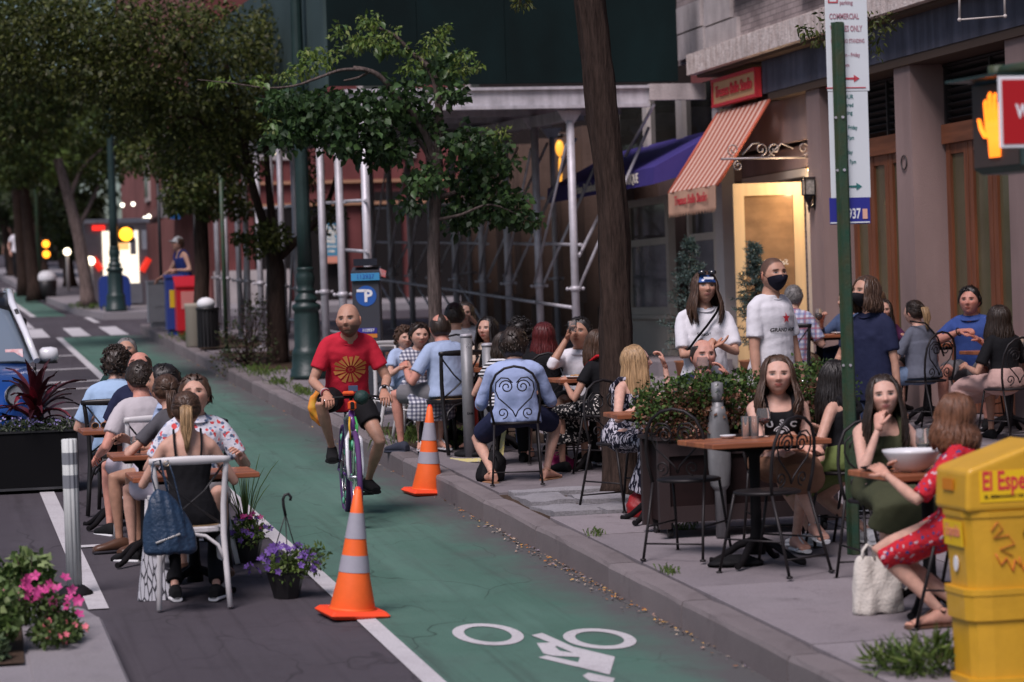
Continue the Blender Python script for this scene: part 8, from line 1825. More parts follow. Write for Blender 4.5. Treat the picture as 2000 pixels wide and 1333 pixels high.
LAV=cloth('lavender_shorts',(.50,.46,.53)); GSH=cloth('grey_shorts',(.17,.165,.175)); OLIVE=cloth('olive',(.055,.060,.032)); GREENSK=cloth('green_skirt',(.13,.17,.055)); TAN=cloth('tan',(.42,.30,.20)); DENIM=cloth('denim',(.16,.22,.33),nz=(40,.3)); DKDEN=cloth('dark_denim',(.035,.05,.10)); BLUEP=cloth('blue_polo',(.045,.085,.28)); PURP=cloth('plum',(.075,.018,.06)); PINKSK=cloth('pink_skirt',(.55,.36,.32)); SLATE=cloth('slate',(.14,.15,.19)); CREAMT=cloth('cream',(.62,.50,.40)); BROWNSK=cloth('brown_skirt',(.20,.10,.06)); MAG=mat('folder_magenta',(.22,.012,.10),.5); DGREEN=cloth('dark_green',(.02,.05,.045))
CHECK=patmat('blue_check',(.62,.62,.66),[(.03,.035,.09)],'check',30); PLAID=patmat('plaid',(.58,.58,.66),[(.10,.14,.34),(.45,.12,.12)],'check',20,amt=.5)
FLOR=patmat('tropical',(.60,.60,.66),[(.10,.14,.22),(.62,.08,.08),(.22,.28,.42)],'blotch',17,(.24,.30)); REDF=patmat('red_floral',(.52,.022,.035),[(.55,.38,.42),(.05,.06,.18),(.30,.01,.03)],'blotch',22,(.22,.27))
POLKA=patmat('spotted',(.010,.010,.012),[(.60,.56,.52)],'blotch',34,(.32,.36)); ZEB=patmat('stroke',(.014,.014,.026),[(.50,.48,.54)],'strokes',1,(.54,.57),scale=(46,46,17)); STRIPE=patmat('striped',(.012,.012,.014),[(.60,.60,.62)],'stripe',36)
SHK=cloth('shoe_black',(.012,.012,.013)); SHW=mat('shoe_white',(.62,.62,.63),.6); SHB=mat('shoe_brown',(.09,.042,.025),.4); SHG=cloth('shoe_grey',(.04,.045,.065)); SANDR=mat('sandal_red',(.45,.012,.02),.4); SANDT=mat('sandal_tan',(.30,.16,.09),.5); SOLEK=mat('sole_dark',(.03,.028,.035),.7)
HEADZ=lambda k: .126*k+.122*k
def seat(label,px,py,Y,head,k=1.,lean=8,hz=.53,road=False,hx=0.,chairkind=None,chairlab='',hd=None,hh=None,sp=None,**kw):
 """place a seated (or standing) person so that the crown of the head comes to photo point px, py at street distance Y"""
 gk=0 if road else KERB; top=atY(px,py,Y); g0=gz(Y,gk); h=top.z-g0-.012
 cs=math.cos(R(lean)*.85)
 s_=(h-hz-.248*k)/(.5*k*cs) if sp is None else sp
 s_=max(.78,min(1.12,s_))
 off=.5*k*s_*math.sin(R(lean)*.85)+.03; a=R(head)
 X=top.x-math.sin(a)*off; YY=Y-math.cos(a)*off
 hd=(0,0,0) if hd is None else (((hd[0]-head+180) % 360)-180,hd[1],hd[2])
 I=person(label,X,YY,head,gk=gk,k=k,lean=lean,hz=hz,sp=s_,hd=hd,**kw)
 if chairkind: chair(chairkind,chairlab,X-math.sin(a)*.02,YY-math.cos(a)*.02,gk,head)
 return I
def chest_geo(mbf,s,m,name='print',out=.021):
 def f(I):
  t=mbf(); o=[]
  for vx,vy,vz in t.v: p,Mx=chest_point(I,-vx,s+vy,out); o.append(tuple(p))
  t.v=o; t.build(name,m,I['root'])
 return f
def ctext(txt,size,s,m,x=0.,bold=.001,sx=1.,out=.022,name='lettering'):
 def mk():
  t=text_mb(txt,size,.0008,bold); t.v=[(vx*sx+x,vy,vz) for vx,vy,vz in t.v]; return t
 return chest_geo(mk,s,m,name,out)
CX,CY=3.05,19.06
bk=thing('bicycle','white and purple bicycle with coloured spokes ridden towards the camera','bicycle',(CX,CY,gz(CY)),PI-R(4.5))
M_bw=mat('bike_white',(.62,.62,.66),.35,coat=.4); M_bp=mat('bike_purple',(.16,.05,.26),.35,coat=.4); M_tp=mat('tyre_purple',(.10,.045,.14),.7); M_sg=mat('spoke_green',(.03,.55,.18),.5); M_chrome=mat('chrome',(.5,.5,.52),.25,1.); M_or=mat('orange_plastic',(.72,.10,.02),.4)
WR=.325
def wheel(y,nm):
 w=MB(); w.tube([(0,y+WR*math.cos(a),WR+WR*math.sin(a)) for a in [k*PI/20 for k in range(40)]],.020,8,closed=True); wt=w.build('wheel',M_tp,bk)
 MB().tube([(0,y+(WR-.03)*math.cos(a),WR+(WR-.03)*math.sin(a)) for a in [k*PI/20 for k in range(40)]],.011,6,closed=True).build('rim',M_chrome,wt)
 sp=MB()
 for k in range(18): a=k*PI/9; sp.tube([(.02*(1 if k % 2 else -1),y,WR),(0,y+(WR-.03)*math.cos(a),WR+(WR-.03)*math.sin(a))],.0035,4)
 sp.build('spokes',M_chrome if nm == 'rear' else mat('spoke_pale',(.25,.42,.30),.4,.4),wt,fixn=False)['kind']='stuff'; MB().cyl((-.05,y,WR),(.05,y,WR),.022,n=12).build('hub',M_chrome,wt)
 lt_=MB();
 for a in (.6,1.9,3.2,4.4,5.5): lt_.ell((0.012,y+(WR-.07)*math.cos(a),WR+(WR-.07)*math.sin(a)),(.012,.03,.03),8,6)
 lt_.build('spoke_reflectors',mat('reflector_mix',(.04,.6,.25),.4,nz=(60,.5,(.2,.3,.3))),wt)['kind']='stuff'
wheel(.70,'front'); wheel(-.30,'rear')
BB=(0,.12,.29); ST=(0,-.06,.72); HT=(0,.50,.80); HB=(0,.545,.66)
MB().tube([ST,BB],.019,10).tube([BB,HB],.022,10).tube([ST,HT],.018,10).build('frame',M_bw,bk); MB().tube([HT,HB],.024,10).build('head_tube',M_bp,bk)
for s in (-1,1):
 MB().tube([(s*.015,.545,.66),(s*.05,.60,.60),(s*.055,.66,.42),(s*.05,.70,WR)],[.016,.016,.013,.011],8).build('fork',M_bw,bk)
 MB().tube([BB,(s*.05,-.30,WR)],.011,7).tube([ST,(s*.05,-.30,WR)],.010,7).build('stay',M_bp,bk)
MB().tube([HT,(0,.47,.90)],.014,8).build('stem',M_chrome,bk)
MB().tube([(-.235,.42,.885),(-.15,.46,.90),(-.05,.48,.905),(.05,.48,.905),(.15,.46,.90),(.235,.42,.885)],.012,8).build('handlebar',M_black,bk)
for s in (-1,1): MB().tube([(s*.13,.44,.902),(s*.24,.41,.883)],.017,8).build('grip',M_black,bk); MB().tube([(s*.15,.47,.895),(s*.20,.50,.885)],.006,6).build('brake_lever',M_chrome,bk)
MB().tube([ST,(0,-.08,.80)],.013,8).build('seat_post',M_chrome,bk); sd_=MB(); sd_.ring_loft([sect(Vector((0,y,z)),Vector((1,0,0)),Vector((0,0,1)),rx,.025,12,2.4) for y,z,rx in ((-.18,.81,.07),(-.12,.815,.075),(-.02,.82,.04),(.08,.81,.022))],True,True); sd_.build('saddle',M_black,bk)
MB().rbox((0,.55,.845),(.062,.05,.07),.014).build('front_light',M_or,bk); MB().rbox((.0,.575,.845),(.028,.02,.055),.006).build('light_frame',M_black,bk); MB().rbox((.02,.50,.935),(.085,.06,.03),.01).build('bell',M_or,bk)
MB().ell((-.075,.50,.90),(.06,.06,.055),10,8).build('green_pouch',mat('pouch_green',(.012,.04,.035),.6,bump=(40,.4)),bk); MB().rbox((-.02,.46,.965),(.07,.008,.045),.003).build('phone',mat('phone_blue',(.06,.09,.16),.2),bk)
for s,c in ((1,(.62,.35,.02)),(-1,(.05,.35,.08))): MB().tube([(s*.022,.60,.60),(s*.03,.61,.70),(s*.02,.55,.76)],.008,6).build('cable',mat('cable_%d' % (s+1),c,.5),bk)
MB().cyl((-.01,.52,.70),(.01,.56,.52),.03,n=10).build('bottle',mat('bottle_green',(.04,.35,.10),.4),bk)
for s,a in ((1,PI*.30),(-1,PI*1.30)):
 e=Vector((s*.09,.12+.165*math.cos(a),.29+.165*math.sin(a))); MB().tube([(s*.06,.12,.29),(s*.07,.12+.165*math.cos(a),.29+.165*math.sin(a))],.011,7).build('crank',M_chrome,bk); MB().rbox(e+Vector((s*.05,0,0)),(.09,.08,.02),.005).build('pedal',M_black,bk)
a=PI*.30; pR=Vector((.15,.12+.165*math.cos(a),.29+.165*math.sin(a))); pL=Vector((-.15,.12-.165*math.cos(a),.29-.165*math.sin(a)))
M_print=mat('print_gold',(.72,.30,.09),.8)
def sunburst():
 t=MB()
 for k in range(16):
  a=2*PI*k/16; r0,r1=.038,.115+.012*(k % 2); w0,w1=.10,.135
  t.add([(r0*math.cos(a-w0),r0*math.sin(a-w0),0),(r1*math.cos(a-w1),r1*math.sin(a-w1),0),(r1*1.0*math.cos(a),r1*1.0*math.sin(a),0),(r1*math.cos(a+w1),r1*math.sin(a+w1),0),(r0*math.cos(a+w0),r0*math.sin(a+w0),0)],[(0,1,2,3,4)],False)
 for k in range(10): a=2*PI*k/10; t.add([(.030*math.cos(a+q)*rr_,.030*math.sin(a+q)*rr_,0) for q,rr_ in ((-.2,.4),(0,1),(.2,.4))],[(0,1,2)],False)
 return t
top=atY(688,599,18.62); cz0=gz(CY); HZ=.90
person('bald bearded cyclist in a red printed tee riding towards the camera',CX+.01,CY,180,gk=0,k=1.02,hz=HZ,lean=30,sp=.98,hd=(22,-2,3),build=1.0,
       aR=(.215,.40,.93),aL=(-.215,.40,.93),eR=(.55,-.2,-.9),eL=(-.55,-.2,-.9),hR=dict(d=(-.1,.8,-.45),p=(0,-.3,-1),curl=.9),hL=dict(d=(.1,.8,-.45),p=(0,-.3,-1),curl=.9),
       fR=pR+Vector((0,-.07,.095)),fL=pL+Vector((0,-.07,.095)),kR=(.45,1,.3),kL=(-.25,1,.3),tR=(.15,1,-.12),tL=(-.15,1,-.05),
       top=('tee',RED,{'loose': 1,'sl': .33,'hem': -.10,'wr': .007}),bottom=('shorts',BLACK,{'len': .30}),shoes=('sneaker',SHK,SHK),skin='tan',hair=('bald','black',{}),face=dict(beard=.75,hs=1.04,brow=(.02,.014,.01)),seed=1,
       extras=[chest_geo(sunburst,.275,M_print,out=.028),ex_bracelet(-1,mat('watch_white',(.6,.6,.62),.4),.90,.034,'watch',.02,M_black),ex_bracelet(1,mat('bead_red',(.35,.06,.08),.5),.92,.033),ex_bracelet(1,mat('bead_pale',(.5,.45,.45),.5),.87,.035),ex_bracelet(-1,mat('band_dark',(.05,.02,.02),.6),.82,.037)])
yb_=thing('waist_cloth','yellow and orange bag hanging at the cyclist hip','bag',(CX-.24,CY-.02,gz(CY,.70))); q_=MB(); q_.ring_loft([sect(Vector((dx,0,z)),Vector((1,0,0)),Vector((0,1,0)),rx,ry,14,2.3) for z,rx,ry,dx in ((-.02,.02,.02,.05),(.04,.05,.04,.03),(.12,.055,.05,0),(.2,.045,.045,.01),(.27,.02,.02,.06))],True,True)
co,no,fs=fuse(q_,.008,2); co=co+no*(vnoise(co*np.array([1,1,.4]),60,2)*.012)[:,None]; o=MB(); o.v=list(map(tuple,co)); o.f=fs; o.mi=[0]*len(fs); o.sm=[True]*len(fs); o.build('body',mat('bag_yellow',(.60,.36,.03),.6,nz=(9,.6,(.72,.14,.02))),yb_,fixn=False)
rk=dict(road=True)
seat('blonde woman with ponytail and black strappy top, seen from behind on the nearest white chair',362,757,15.28,4,k=.98,lean=6,road=True,fem=1,hd=(6,-6,0),chairkind='white',chairlab='nearest white chair with the navy backpack hung on its back',aL=(-.24,.34,.76),aR=(.24,.34,.76),fL=(-.10,.12,.085),fR=(.14,.05,.085),tL=(-.1,1,0),tR=(.35,1,0),top=('strap',BLACK,{'hem': -.09}),bottom=('trousers',BLACK,{'len': .95}),shoes=('sneaker',SHK,SHW),skin='light',hair=('pony','brown',{'tail': 'blonde','L': .30,'tie': (0,-.112,.052)}),seed=2)
seat('man in a white tropical print shirt facing the camera behind the blonde woman',379,733,16.42,184,k=1.03,lean=10,road=True,hd=(190,-14,0),aL=(-.26,.30,.76),aR=(.26,.28,.76),top=('shirt',FLOR,{'sl': .36,'collar': 'fold','loose': 1}),bottom=('shorts',GSH,{}),shoes=('sneaker',SHB,None),skin='light',hair=('short','brown',{'t': .022}),seed=3,chairkind='black',chairlab='black chair under the man in the tropical shirt',extras=[])
seat('woman in a dark grey tee with a brown ponytail, elbow on the table',322,723,16.98,-32,k=.98,lean=14,road=True,fem=1,hd=(-8,-4,0),aL=(-.16,.34,.765),aR=(.16,.30,.77),eL=(-1,-.3,-.7),top=('tee',GREYT,{}),bottom=('shorts',LAV,{}),shoes=('sneaker',SHK,SHW),skin='light',hair=('pony','brown',{'L': .28,'tie': (0,-.115,.02)}),seed=4,chairkind='white',chairlab='white chair under the woman in the grey tee')
seat('man in a light blue shirt, black hair, his bare knee turned to the camera',318,711,17.62,248,k=1.02,lean=9,road=True,hd=(290,-6,0),aL=(-.18,.26,.72),aR=(.20,.28,.76),fR=(.14,.40,.085),fL=(-.10,.36,.085),top=('polo',LBLUE,{'sl': .34,'collar': 'fold'}),bottom=('shorts',LAV,{'len': .33}),shoes=('loafer',SHB,SOLEK),skin='olive',hair=('short','black',{'t': .02}),seed=5,chairkind='black',chairlab='black chair under the man with the bare knee')
seat('man in a pale grey tee with short dark hair, seen from behind',271,703,18.35,-14,k=1.02,lean=7,road=True,hd=(-16,-4,0),aL=(-.28,.22,.60),aR=(.22,.32,.76),fL=(-.16,.38,.085),top=('tee',PALE,{'sl': .32,'loose': 1}),bottom=('shorts',LAV,{'len': .36}),shoes=('sneaker',SHK,SHW),skin='ruddy',hair=('short','dark',{'t': .016,'nape': -.05}),seed=6,chairkind='white',chairlab='white chair with black cross behind the pale grey tee')
seat('balding man in a navy shirt half hidden behind the pale grey tee',270,684,19.5,196,k=1.02,lean=10,road=True,hd=(200,-22,0),top=('polo',NAVY,{'sl': .36,'collar': 'fold'}),bottom=('shorts',GSH,{}),shoes=('sneaker',SHK,None),skin='ruddy',hair=('balding','dark',{}),seed=7,chairkind='black',chairlab='black chair under the man in navy')
seat('man in a sky blue shirt with thick curly hair, seen from behind',227,677,20.1,12,k=1.05,lean=10,road=True,hd=(18,-4,0),aL=(-.22,.3,.74),build=1.08,top=('tee',SKY,{'sl': .40,'loose': 1,'collar': 'fold'}),bottom=('trousers',cloth('pale_trousers',(.42,.40,.36)),{}),shoes=('sneaker',SHK,SHW),skin='light',hair=('curly','dark',{}),seed=8,chairkind='black',chairlab='black cross back chair turned beside the black planter')
seat('man with cropped grey hair facing the camera, farthest of the roadside diners',246,658,21.6,186,k=1.0,lean=8,road=True,hd=(190,-12,0),top=('tee',DGREEN,{}),bottom=('shorts',GSH,{}),shoes=('sneaker',SHK,None),skin='tan',hair=('short','grey',{'t': .008}),seed=9,chairkind='white',chairlab='farthest white chair in the road')
seat('woman in a blue checked dress looking at the camera, arms folded on the table',817,632,22.05,176,k=.94,lean=12,fem=1,hd=(176,2,-4),hz=.52,aL=(.12,.30,.72),aR=(-.10,.33,.72),eL=(-1,0,-.6),eR=(1,0,-.6),fL=(-.10,.34,.085),fR=(.08,.34,.085),top=('tee',CHECK,{'sl': .2,'tuck': 1}),bottom=('skirt',CHECK,{'hem': .30}),shoes=('sandal',SHW,None),skin='light',hair=('short','dark',{'t': .022,'nape': -.075,'hl': .085}),seed=10)
seat('child with tousled brown hair peeking beside the woman in the checked dress',791,640,22.7,150,k=.74,lean=6,hz=.55,hd=(170,0,0),aL=(-.15,.22,.72),aR=(.15,.22,.72),fL=(-.08,.3,.25),fR=(.08,.3,.25),top=('tee',LBLUE,{}),bottom=('shorts',DENIM,{}),shoes=('sneaker',SHW,SHW),skin='light',hair=('curly','brown',{}),seed=11,face=dict(hs=1.08))
seat('man in a light blue polo seen from behind on the black cross back chair',858,610,21.75,-22,k=1.03,lean=8,hd=(2,-8,0),aL=(-.24,.28,.74),aR=(.22,.32,.75),fL=(-.22,.42,.085),fR=(.10,.30,.085),kL=(-.6,1,.7),build=1.06,top=('polo',LBLUE,{'sl': .34,'collar': 'fold','loose': 1}),bottom=('shorts',GSH,{'len': .44}),shoes=('sneaker',SHG,SHG),skin='ruddy',hair=('balding','dark',{}),seed=12,chairkind='black',chairlab='black cross back chair under the light blue polo')
seat('man in a dark cap seen from behind, raising his hand',887,591,24.0,10,k=1.02,lean=4,hd=(8,0,0),aR=(.22,.26,.98),aL=(-.2,.3,.76),top=('tee',WHITE,{}),bottom=('shorts',GSH,{}),shoes=('sneaker',SHK,None),skin='tan',hair=('short','dark',{}),seed=13,extras=[ex_cap(mat('cap_maroon',(.028,.014,.018),.8),True,False)],chairkind='bistro',chairlab='bistro chair under the man in the cap')
seat('woman in a white patterned top half hidden behind the man in the cap',908,588,24.9,190,k=1.0,lean=4,fem=1,hd=(196,0,0),top=('tee',patmat('grey_lace',(.60,.60,.66),[(.30,.32,.40)],'blotch',40,(.2,.28)),{'sl': .2}),bottom=('skirt',BLACK,{'hem': .3}),shoes=('sandal',SANDT,None),skin='light',hair=('bob','dark',{'L': .10}),seed=14)
seat('young woman with long black hair and a cream top beside the steel bollards',952,617,22.1,205,k=.97,lean=10,fem=1,hd=(222,-4,0),aL=(-.12,.28,.62),aR=(.12,.28,.66),top=('tee',CREAMT,{'sl': .22}),bottom=('skirt',BLACK,{'hem': .25}),shoes=('sandal',SHK,None),skin='light',hair=('long','black',{'L': .26,'face': 1.0}),seed=15,chairkind='bistro',chairlab='bistro chair under the woman in the cream top')
seat('man in a rumpled light blue shirt on the heart backed bistro chair, seen from behind',1003,645,19.25,14,k=1.02,lean=10,hd=(34,-8,0),aL=(-.17,.30,.74),aR=(.20,.33,.75),eR=(.45,-.3,-1),eL=(-.55,-.3,-1),fL=(-.20,-.02,.085),fR=(.22,.12,.085),kL=(-.5,1,.2),kR=(.5,1,.3),tL=(-.5,1,0),tR=(.6,1,0),build=1.06,top=('shirt',cloth('oxford_blue',(.36,.44,.68)),{'sl': .62,'wr': .007,'loose': 1,'hem': -.09,'collar': 'fold'}),bottom=('shorts',NAVY,{'len': .40}),shoes=('sandal',SANDT,None),skin='light',hair=('short','dark',{'t': .026,'nape': -.09}),seed=16,chairkind='bistro',chairlab='heart backed bistro chair under the rumpled light blue shirt')
seat('woman in black and white stripes half hidden behind the steel bollard',985,690,20.4,15,k=.92,lean=14,fem=1,hd=(-60,-10,0),top=('tee',STRIPE,{'sl': .2}),bottom=('trousers',BLACK,{}),shoes=('sneaker',SHK,None),skin='light',hair=('bob','dark',{}),seed=17)
seat('person with dark curly hair behind the rumpled light blue shirt',1016,622,20.9,30,k=1.0,lean=6,hd=(40,-10,0),top=('tee',BLACK,{}),bottom=('trousers',DKDEN,{}),shoes=('sneaker',SHK,None),skin='brown',hair=('curly','black',{}),seed=18,q=0)
seat('woman with dark red hair and black top, seen from behind',1061,629,20.7,8,k=.98,lean=8,fem=1,hd=(14,-6,0),top=('tee',BLACK,{'sl': .25}),bottom=('skirt',BLACK,{'hem': .25}),shoes=('sandal',SHK,None),skin='fair',hair=('long','red',{'L': .24,'face': 1.3,'n': 150,'spread': 1.3}),seed=19,q=0,chairkind='bistro',chairlab='bistro chair under the woman with dark red hair')
seat('man in an open white shirt drinking from a tumbler',1132,635,20.35,198,k=1.02,lean=10,hd=(212,-12,0),aR=(.10,.22,1.02),aL=(-.16,.26,.60),eR=(.55,.15,-1),hR=dict(d=(-.25,.35,.75),p=(-.7,.3,.2),curl=.7),fR=(.16,.40,.085),fL=(-.12,.30,.085),top=('shirt',WHITE,{'sl': .60,'loose': 1,'wr': .006,'collar': 'fold'}),bottom=('shorts',cloth('charcoal',(.03,.03,.032)),{'len': .36}),shoes=('sneaker',SHK,SHW),skin='olive',hair=('short','black',{'t': .026}),seed=20,chairkind='bistro',chairlab='bistro chair under the man drinking',
     extras=[lambda I: tag(MB().lathe([(.032,0),(.037,.09),(.034,.09),(.03,.01),(.0001,.008)],n=16).build('drinking_glass',M_glass,None,tuple(I['root'].matrix_basis @ (I['arms'][1][2]+Vector((-.055,.085,.055))))),'tumbler of amber drink at the lips of the man in white','glass','drinks on the tables')])
seat('woman in a black top and red scarf with her back half turned',1163,652,19.5,-28,k=.97,lean=10,fem=1,hd=(-40,-12,0),aL=(-.18,.26,.72),aR=(.20,.22,.62),top=('tee',BLACK,{'sl': .24,'tuck': 1}),bottom=('skirt',POLKA,{'hem': .22}),shoes=('sneaker',SHK,None),skin='tan',hair=('long','brown',{'L': .20,'face': 1.2}),seed=21,chairkind='bistro',chairlab='bistro chair under the spotted skirt',
     extras=[ex_tube('scarf',[(-.10,.09,.86),(-.09,-.02,.93),(.0,-.09,.93),(.10,-.04,.93),(.13,.08,.86),(.14,.12,.72)],.026,mat('scarf_red',(.42,.012,.02),.7,bump=(40,.4)),'body',flat=.5)])
seat('blonde woman in a long black and white dress, hand at her ear',1232,676,17.05,160,k=1.0,lean=12,fem=1,twist=-40,hd=(100,-4,0),hz=.52,aL=(-.235,.17,.99),eL=(-.5,.9,-.7),hL=dict(d=(.25,-.15,.9),p=(.8,-.3,.1),curl=.7),aR=(.05,.36,.765),eR=(.9,-.1,-.7),fR=(.10,.44,.085),fL=(-.05,.34,.085),tR=(.35,1,0),tL=(-.1,1,0),top=('tank',ZEB,{}),bottom=('skirt',ZEB,{'hem': .16,'flare': 2.0}),shoes=('sandal',SANDR,SOLEK),skin='fair',hair=('long','blonde',{'L': .34,'face': 1.2,'n': 160,'wave': .006}),seed=22,chairkind='bistro',chairlab='bistro chair under the blonde woman in the long dress')
seat('balding man with a flushed face drinking behind the hedge',1372,665,17.1,186,k=1.0,lean=6,hd=(180,-4,0),aR=(.10,.25,.86),eR=(.8,0,-.8),hR=dict(d=(-.4,.1,.7),p=(-.7,-.2,.2),curl=.7),aL=(-.15,.2,.9),top=('tee',NAVY,{}),bottom=('shorts',GSH,{}),shoes=('sneaker',SHK,None),skin=(.55,.285,.22),hair=('balding','dark',{}),face=dict(beard=.25),seed=23,chairkind='bistro',chairlab='bistro chair behind the hedge',
     extras=[lambda I: wineglass('wine glass at the lips of the flushed man',*tuple(I['root'].matrix_basis @ (I['arms'][1][2]+Vector((-.04,.10,.02)))),M_wine,.17,.25)])
st=dict(hz=.93)
def visor(I):
 mb=MB(); rings=[]
 for z,e in ((.034,1.17),(.042,1.21),(.088,1.22),(.096,1.17)):
  T_=math.acos(z/.118); rings.append([I['MH'] @ Vector((float(x)*e,float(y)*e,z)) for x,y,zz in [face_xyz(np.array(T_),np.array(-PI+2*PI*j/28),1,feat=0) for j in range(28)]])
 mb.ring_loft(rings,False,True); b=mb.build('visor_band',mat('visor_blue',(.03,.09,.30),.3,coat=.5),I['root'])
 MB().box((0,0,0),(.07,.006,.016)).build('visor_label',M_decal,b).location=I['MH'] @ Vector((0,.119,.064)); bpy.context.view_layer.update()
 lb=b.children[0]; lb.rotation_euler=I['MH'].to_3x3().normalized().to_euler()
 g=MB()
 for s in (-1,1): g.ring_loft([sect(I['MH'] @ Vector((s*.036,.085,z_)),Vector((1,0,0)),Vector((0,1,0)),.030*q,.03*q,12) for z_,q in ((.098,.8),(.106,1),(.125,.95),(.132,.6))],True,True)
 g.build('goggles',mat('goggle_dark',(.015,.015,.02),.08,spec=1),I['root'])['kind']='stuff'
seat('waitress with long brown hair, blue visor and white tee standing behind the hedge',1374,528,17.3,190,k=.98,lean=2,hz=.90,sp=1.0,fem=1,hd=(182,-6,-2),aR=(-.02,.25,1.10),aL=(-.02,.27,1.14),eR=(1,-.4,-1),eL=(-1,-.4,-1),hR=dict(d=(-.8,.3,.35),p=(.1,.2,.9),curl=.35),hL=dict(d=(.5,.2,-.5),p=(.1,-.3,-.9),curl=.5),fL=(-.10,0,.085),fR=(.10,.04,.085),shw=.175,top=('tee',WHITE,{'sl': .40,'loose': 1,'wr': .007,'hem': -.13}),bottom=('shorts',patmat('bw_floral',(.02,.02,.025),[(.55,.55,.6)],'blotch',26,(.3,.36)),{'len': .3}),shoes=('sneaker',SHK,SHW),skin='tan',hair=('long','brown',{'L': .26,'face': 1.05,'n': 150,'spread': 1.8,'wave': .014}),face=dict(lips=(.34,.14,.12)),seed=24,
     extras=[visor,ctext('Smack!',.034,.30,BLACK,-.02,.0006),ex_bracelet(1,mat('watch_red',(.45,.02,.05),.4),.90,.036,'watch',.022,M_chrome),ex_tube('crossbody_strap',[(.155,.09,1.05),(.08,.142,1.16),(.0,.145,1.25),(-.07,.115,1.335),(-.105,.03,1.385),(-.10,-.08,1.36),(0,-.15,1.2)],.020,M_bagk,'body',flat=.25)])
def star():
 t=MB(); pts=[(.040*(1 if k % 2 == 0 else .40)*math.sin(k*PI/5),.040*(1 if k % 2 == 0 else .40)*math.cos(k*PI/5),0) for k in range(10)]; t.add([(0,0,0)]+pts,[(0,1+k,1+(k+1) % 10) for k in range(10)],False); return t
seat('waiter in black mask and white red star tee standing beside the hedge',1510,492,17.05,150,k=1.03,lean=1,hz=.955,sp=1.0,hd=(166,-4,0),aR=(.23,.06,.80),aL=(-.23,.08,.82),eR=(.6,-1,-.2),eL=(-.6,-1,-.2),hR=dict(d=(-.1,.35,-1),p=(-1,0,0),curl=.5),hL=dict(d=(.1,.3,-1),p=(1,0,0),curl=.5),fL=(-.11,0,.085),fR=(.11,.04,.085),build=1.0,top=('tee',WHITE,{'sl': .36,'loose': 1,'wr': .006,'hem': -.14}),bottom=('trousers',DKDEN,{'len': .96}),shoes=('sneaker',SHK,SHW),skin='tan',hair=('buzz','dark',{'t': .006,'hl': .076}),face=dict(beard=.3),seed=25,
     extras=[ex_mask(mat('mask_black',(.012,.012,.022),.8,bump=(60,.3))),chest_geo(star,.335,M_signred,'star_print',.024),ctext('GRAND ARMY',.036,.255,BLACK,-.005,.0012,1.05,.024),ex_bracelet(-1,M_chrome,.96,.036,'watch',.022)])
seat('grey haired man in a blue plaid shirt by the pillar, back to the camera',1549,555,24.05,30,k=1.0,lean=8,hd=(34,-4,0),top=('shirt',PLAID,{'sl': .4,'loose': 1,'collar': 'fold'}),bottom=('trousers',TAN,{}),shoes=('sneaker',SHB,None),skin='light',hair=('short','grey',{'t': .012}),seed=26,q=0,chairkind='black',chairlab='black cross back chair under the plaid shirt')
seat('person in a denim blue shirt holding an orange drink, mostly behind the green post',1655,566,24.75,235,k=1.0,lean=8,hd=(250,-4,0),aR=(.16,.32,.86),hR=dict(curl=.8),top=('shirt',cloth('chambray',(.06,.09,.17)),{'sl': .8}),bottom=('trousers',DKDEN,{}),shoes=('sneaker',SHK,None),skin='light',hair=('short','dark',{}),seed=27,q=0,chairkind='bistro',chairlab='bistro chair under the person with the orange drink',
     extras=[lambda I: wineglass('glass of orange spritz by the denim blue sleeve',*tuple(I['root'].matrix_basis @ (I['arms'][1][2]+Vector((-.03,.09,-.08)))),M_spritz,.2,.6)])
seat('waitress in navy tee and black mask standing behind the green post',1690,540,16.2,238,k=.96,lean=4,hz=.88,sp=1.02,fem=1,hd=(252,-6,0),aR=(.16,.22,.98),aL=(-.22,.02,.74),eR=(.8,-.5,-.6),fL=(-.09,0,.085),fR=(.09,.05,.085),top=('tee',NAVY,{'sl': .34,'loose': 1,'hem': -.12}),bottom=('trousers',DKDEN,{}),shoes=('sneaker',SHK,SHW),skin='tan',hair=('bob','brown',{'L': .13,'face': 1.15}),seed=28,extras=[ex_mask(mat('mask_dark',(.014,.014,.018),.8))])
q=atY(1724,715,16.3); fo=thing('folder','magenta menu folder held by the waitress in navy','folder',tuple(q),R(20)); MB().rbox((0,0,0),(.11,.02,.20),.004,Matrix.Rotation(R(8),3,'Y')).build('cover',MAG,fo)
seat('woman with hair in a clipped bun and dark green top by the doors',1713,562,23.4,40,k=.98,lean=8,fem=1,hd=(30,-4,0),top=('tee',DGREEN,{'sl': .5}),bottom=('trousers',BLACK,{}),shoes=('sneaker',SHK,None),skin='light',hair=('bun','light',{'tie': (0,-.09,.075)}),seed=29,q=0)
seat('woman in a plum top with long dark hair facing the camera at the wall table',1724,585,22.95,196,k=.96,lean=8,fem=1,hd=(196,-2,0),aL=(-.2,.3,.75),aR=(.2,.3,.75),top=('tee',PURP,{'sl': .2}),bottom=('shorts',BLACK,{'len': .3}),shoes=('sandal',SHK,None),skin='light',hair=('long','dark',{'L': .28,'face': 1.0}),seed=30,chairkind='bistro',chairlab='bistro chair under the plum top')
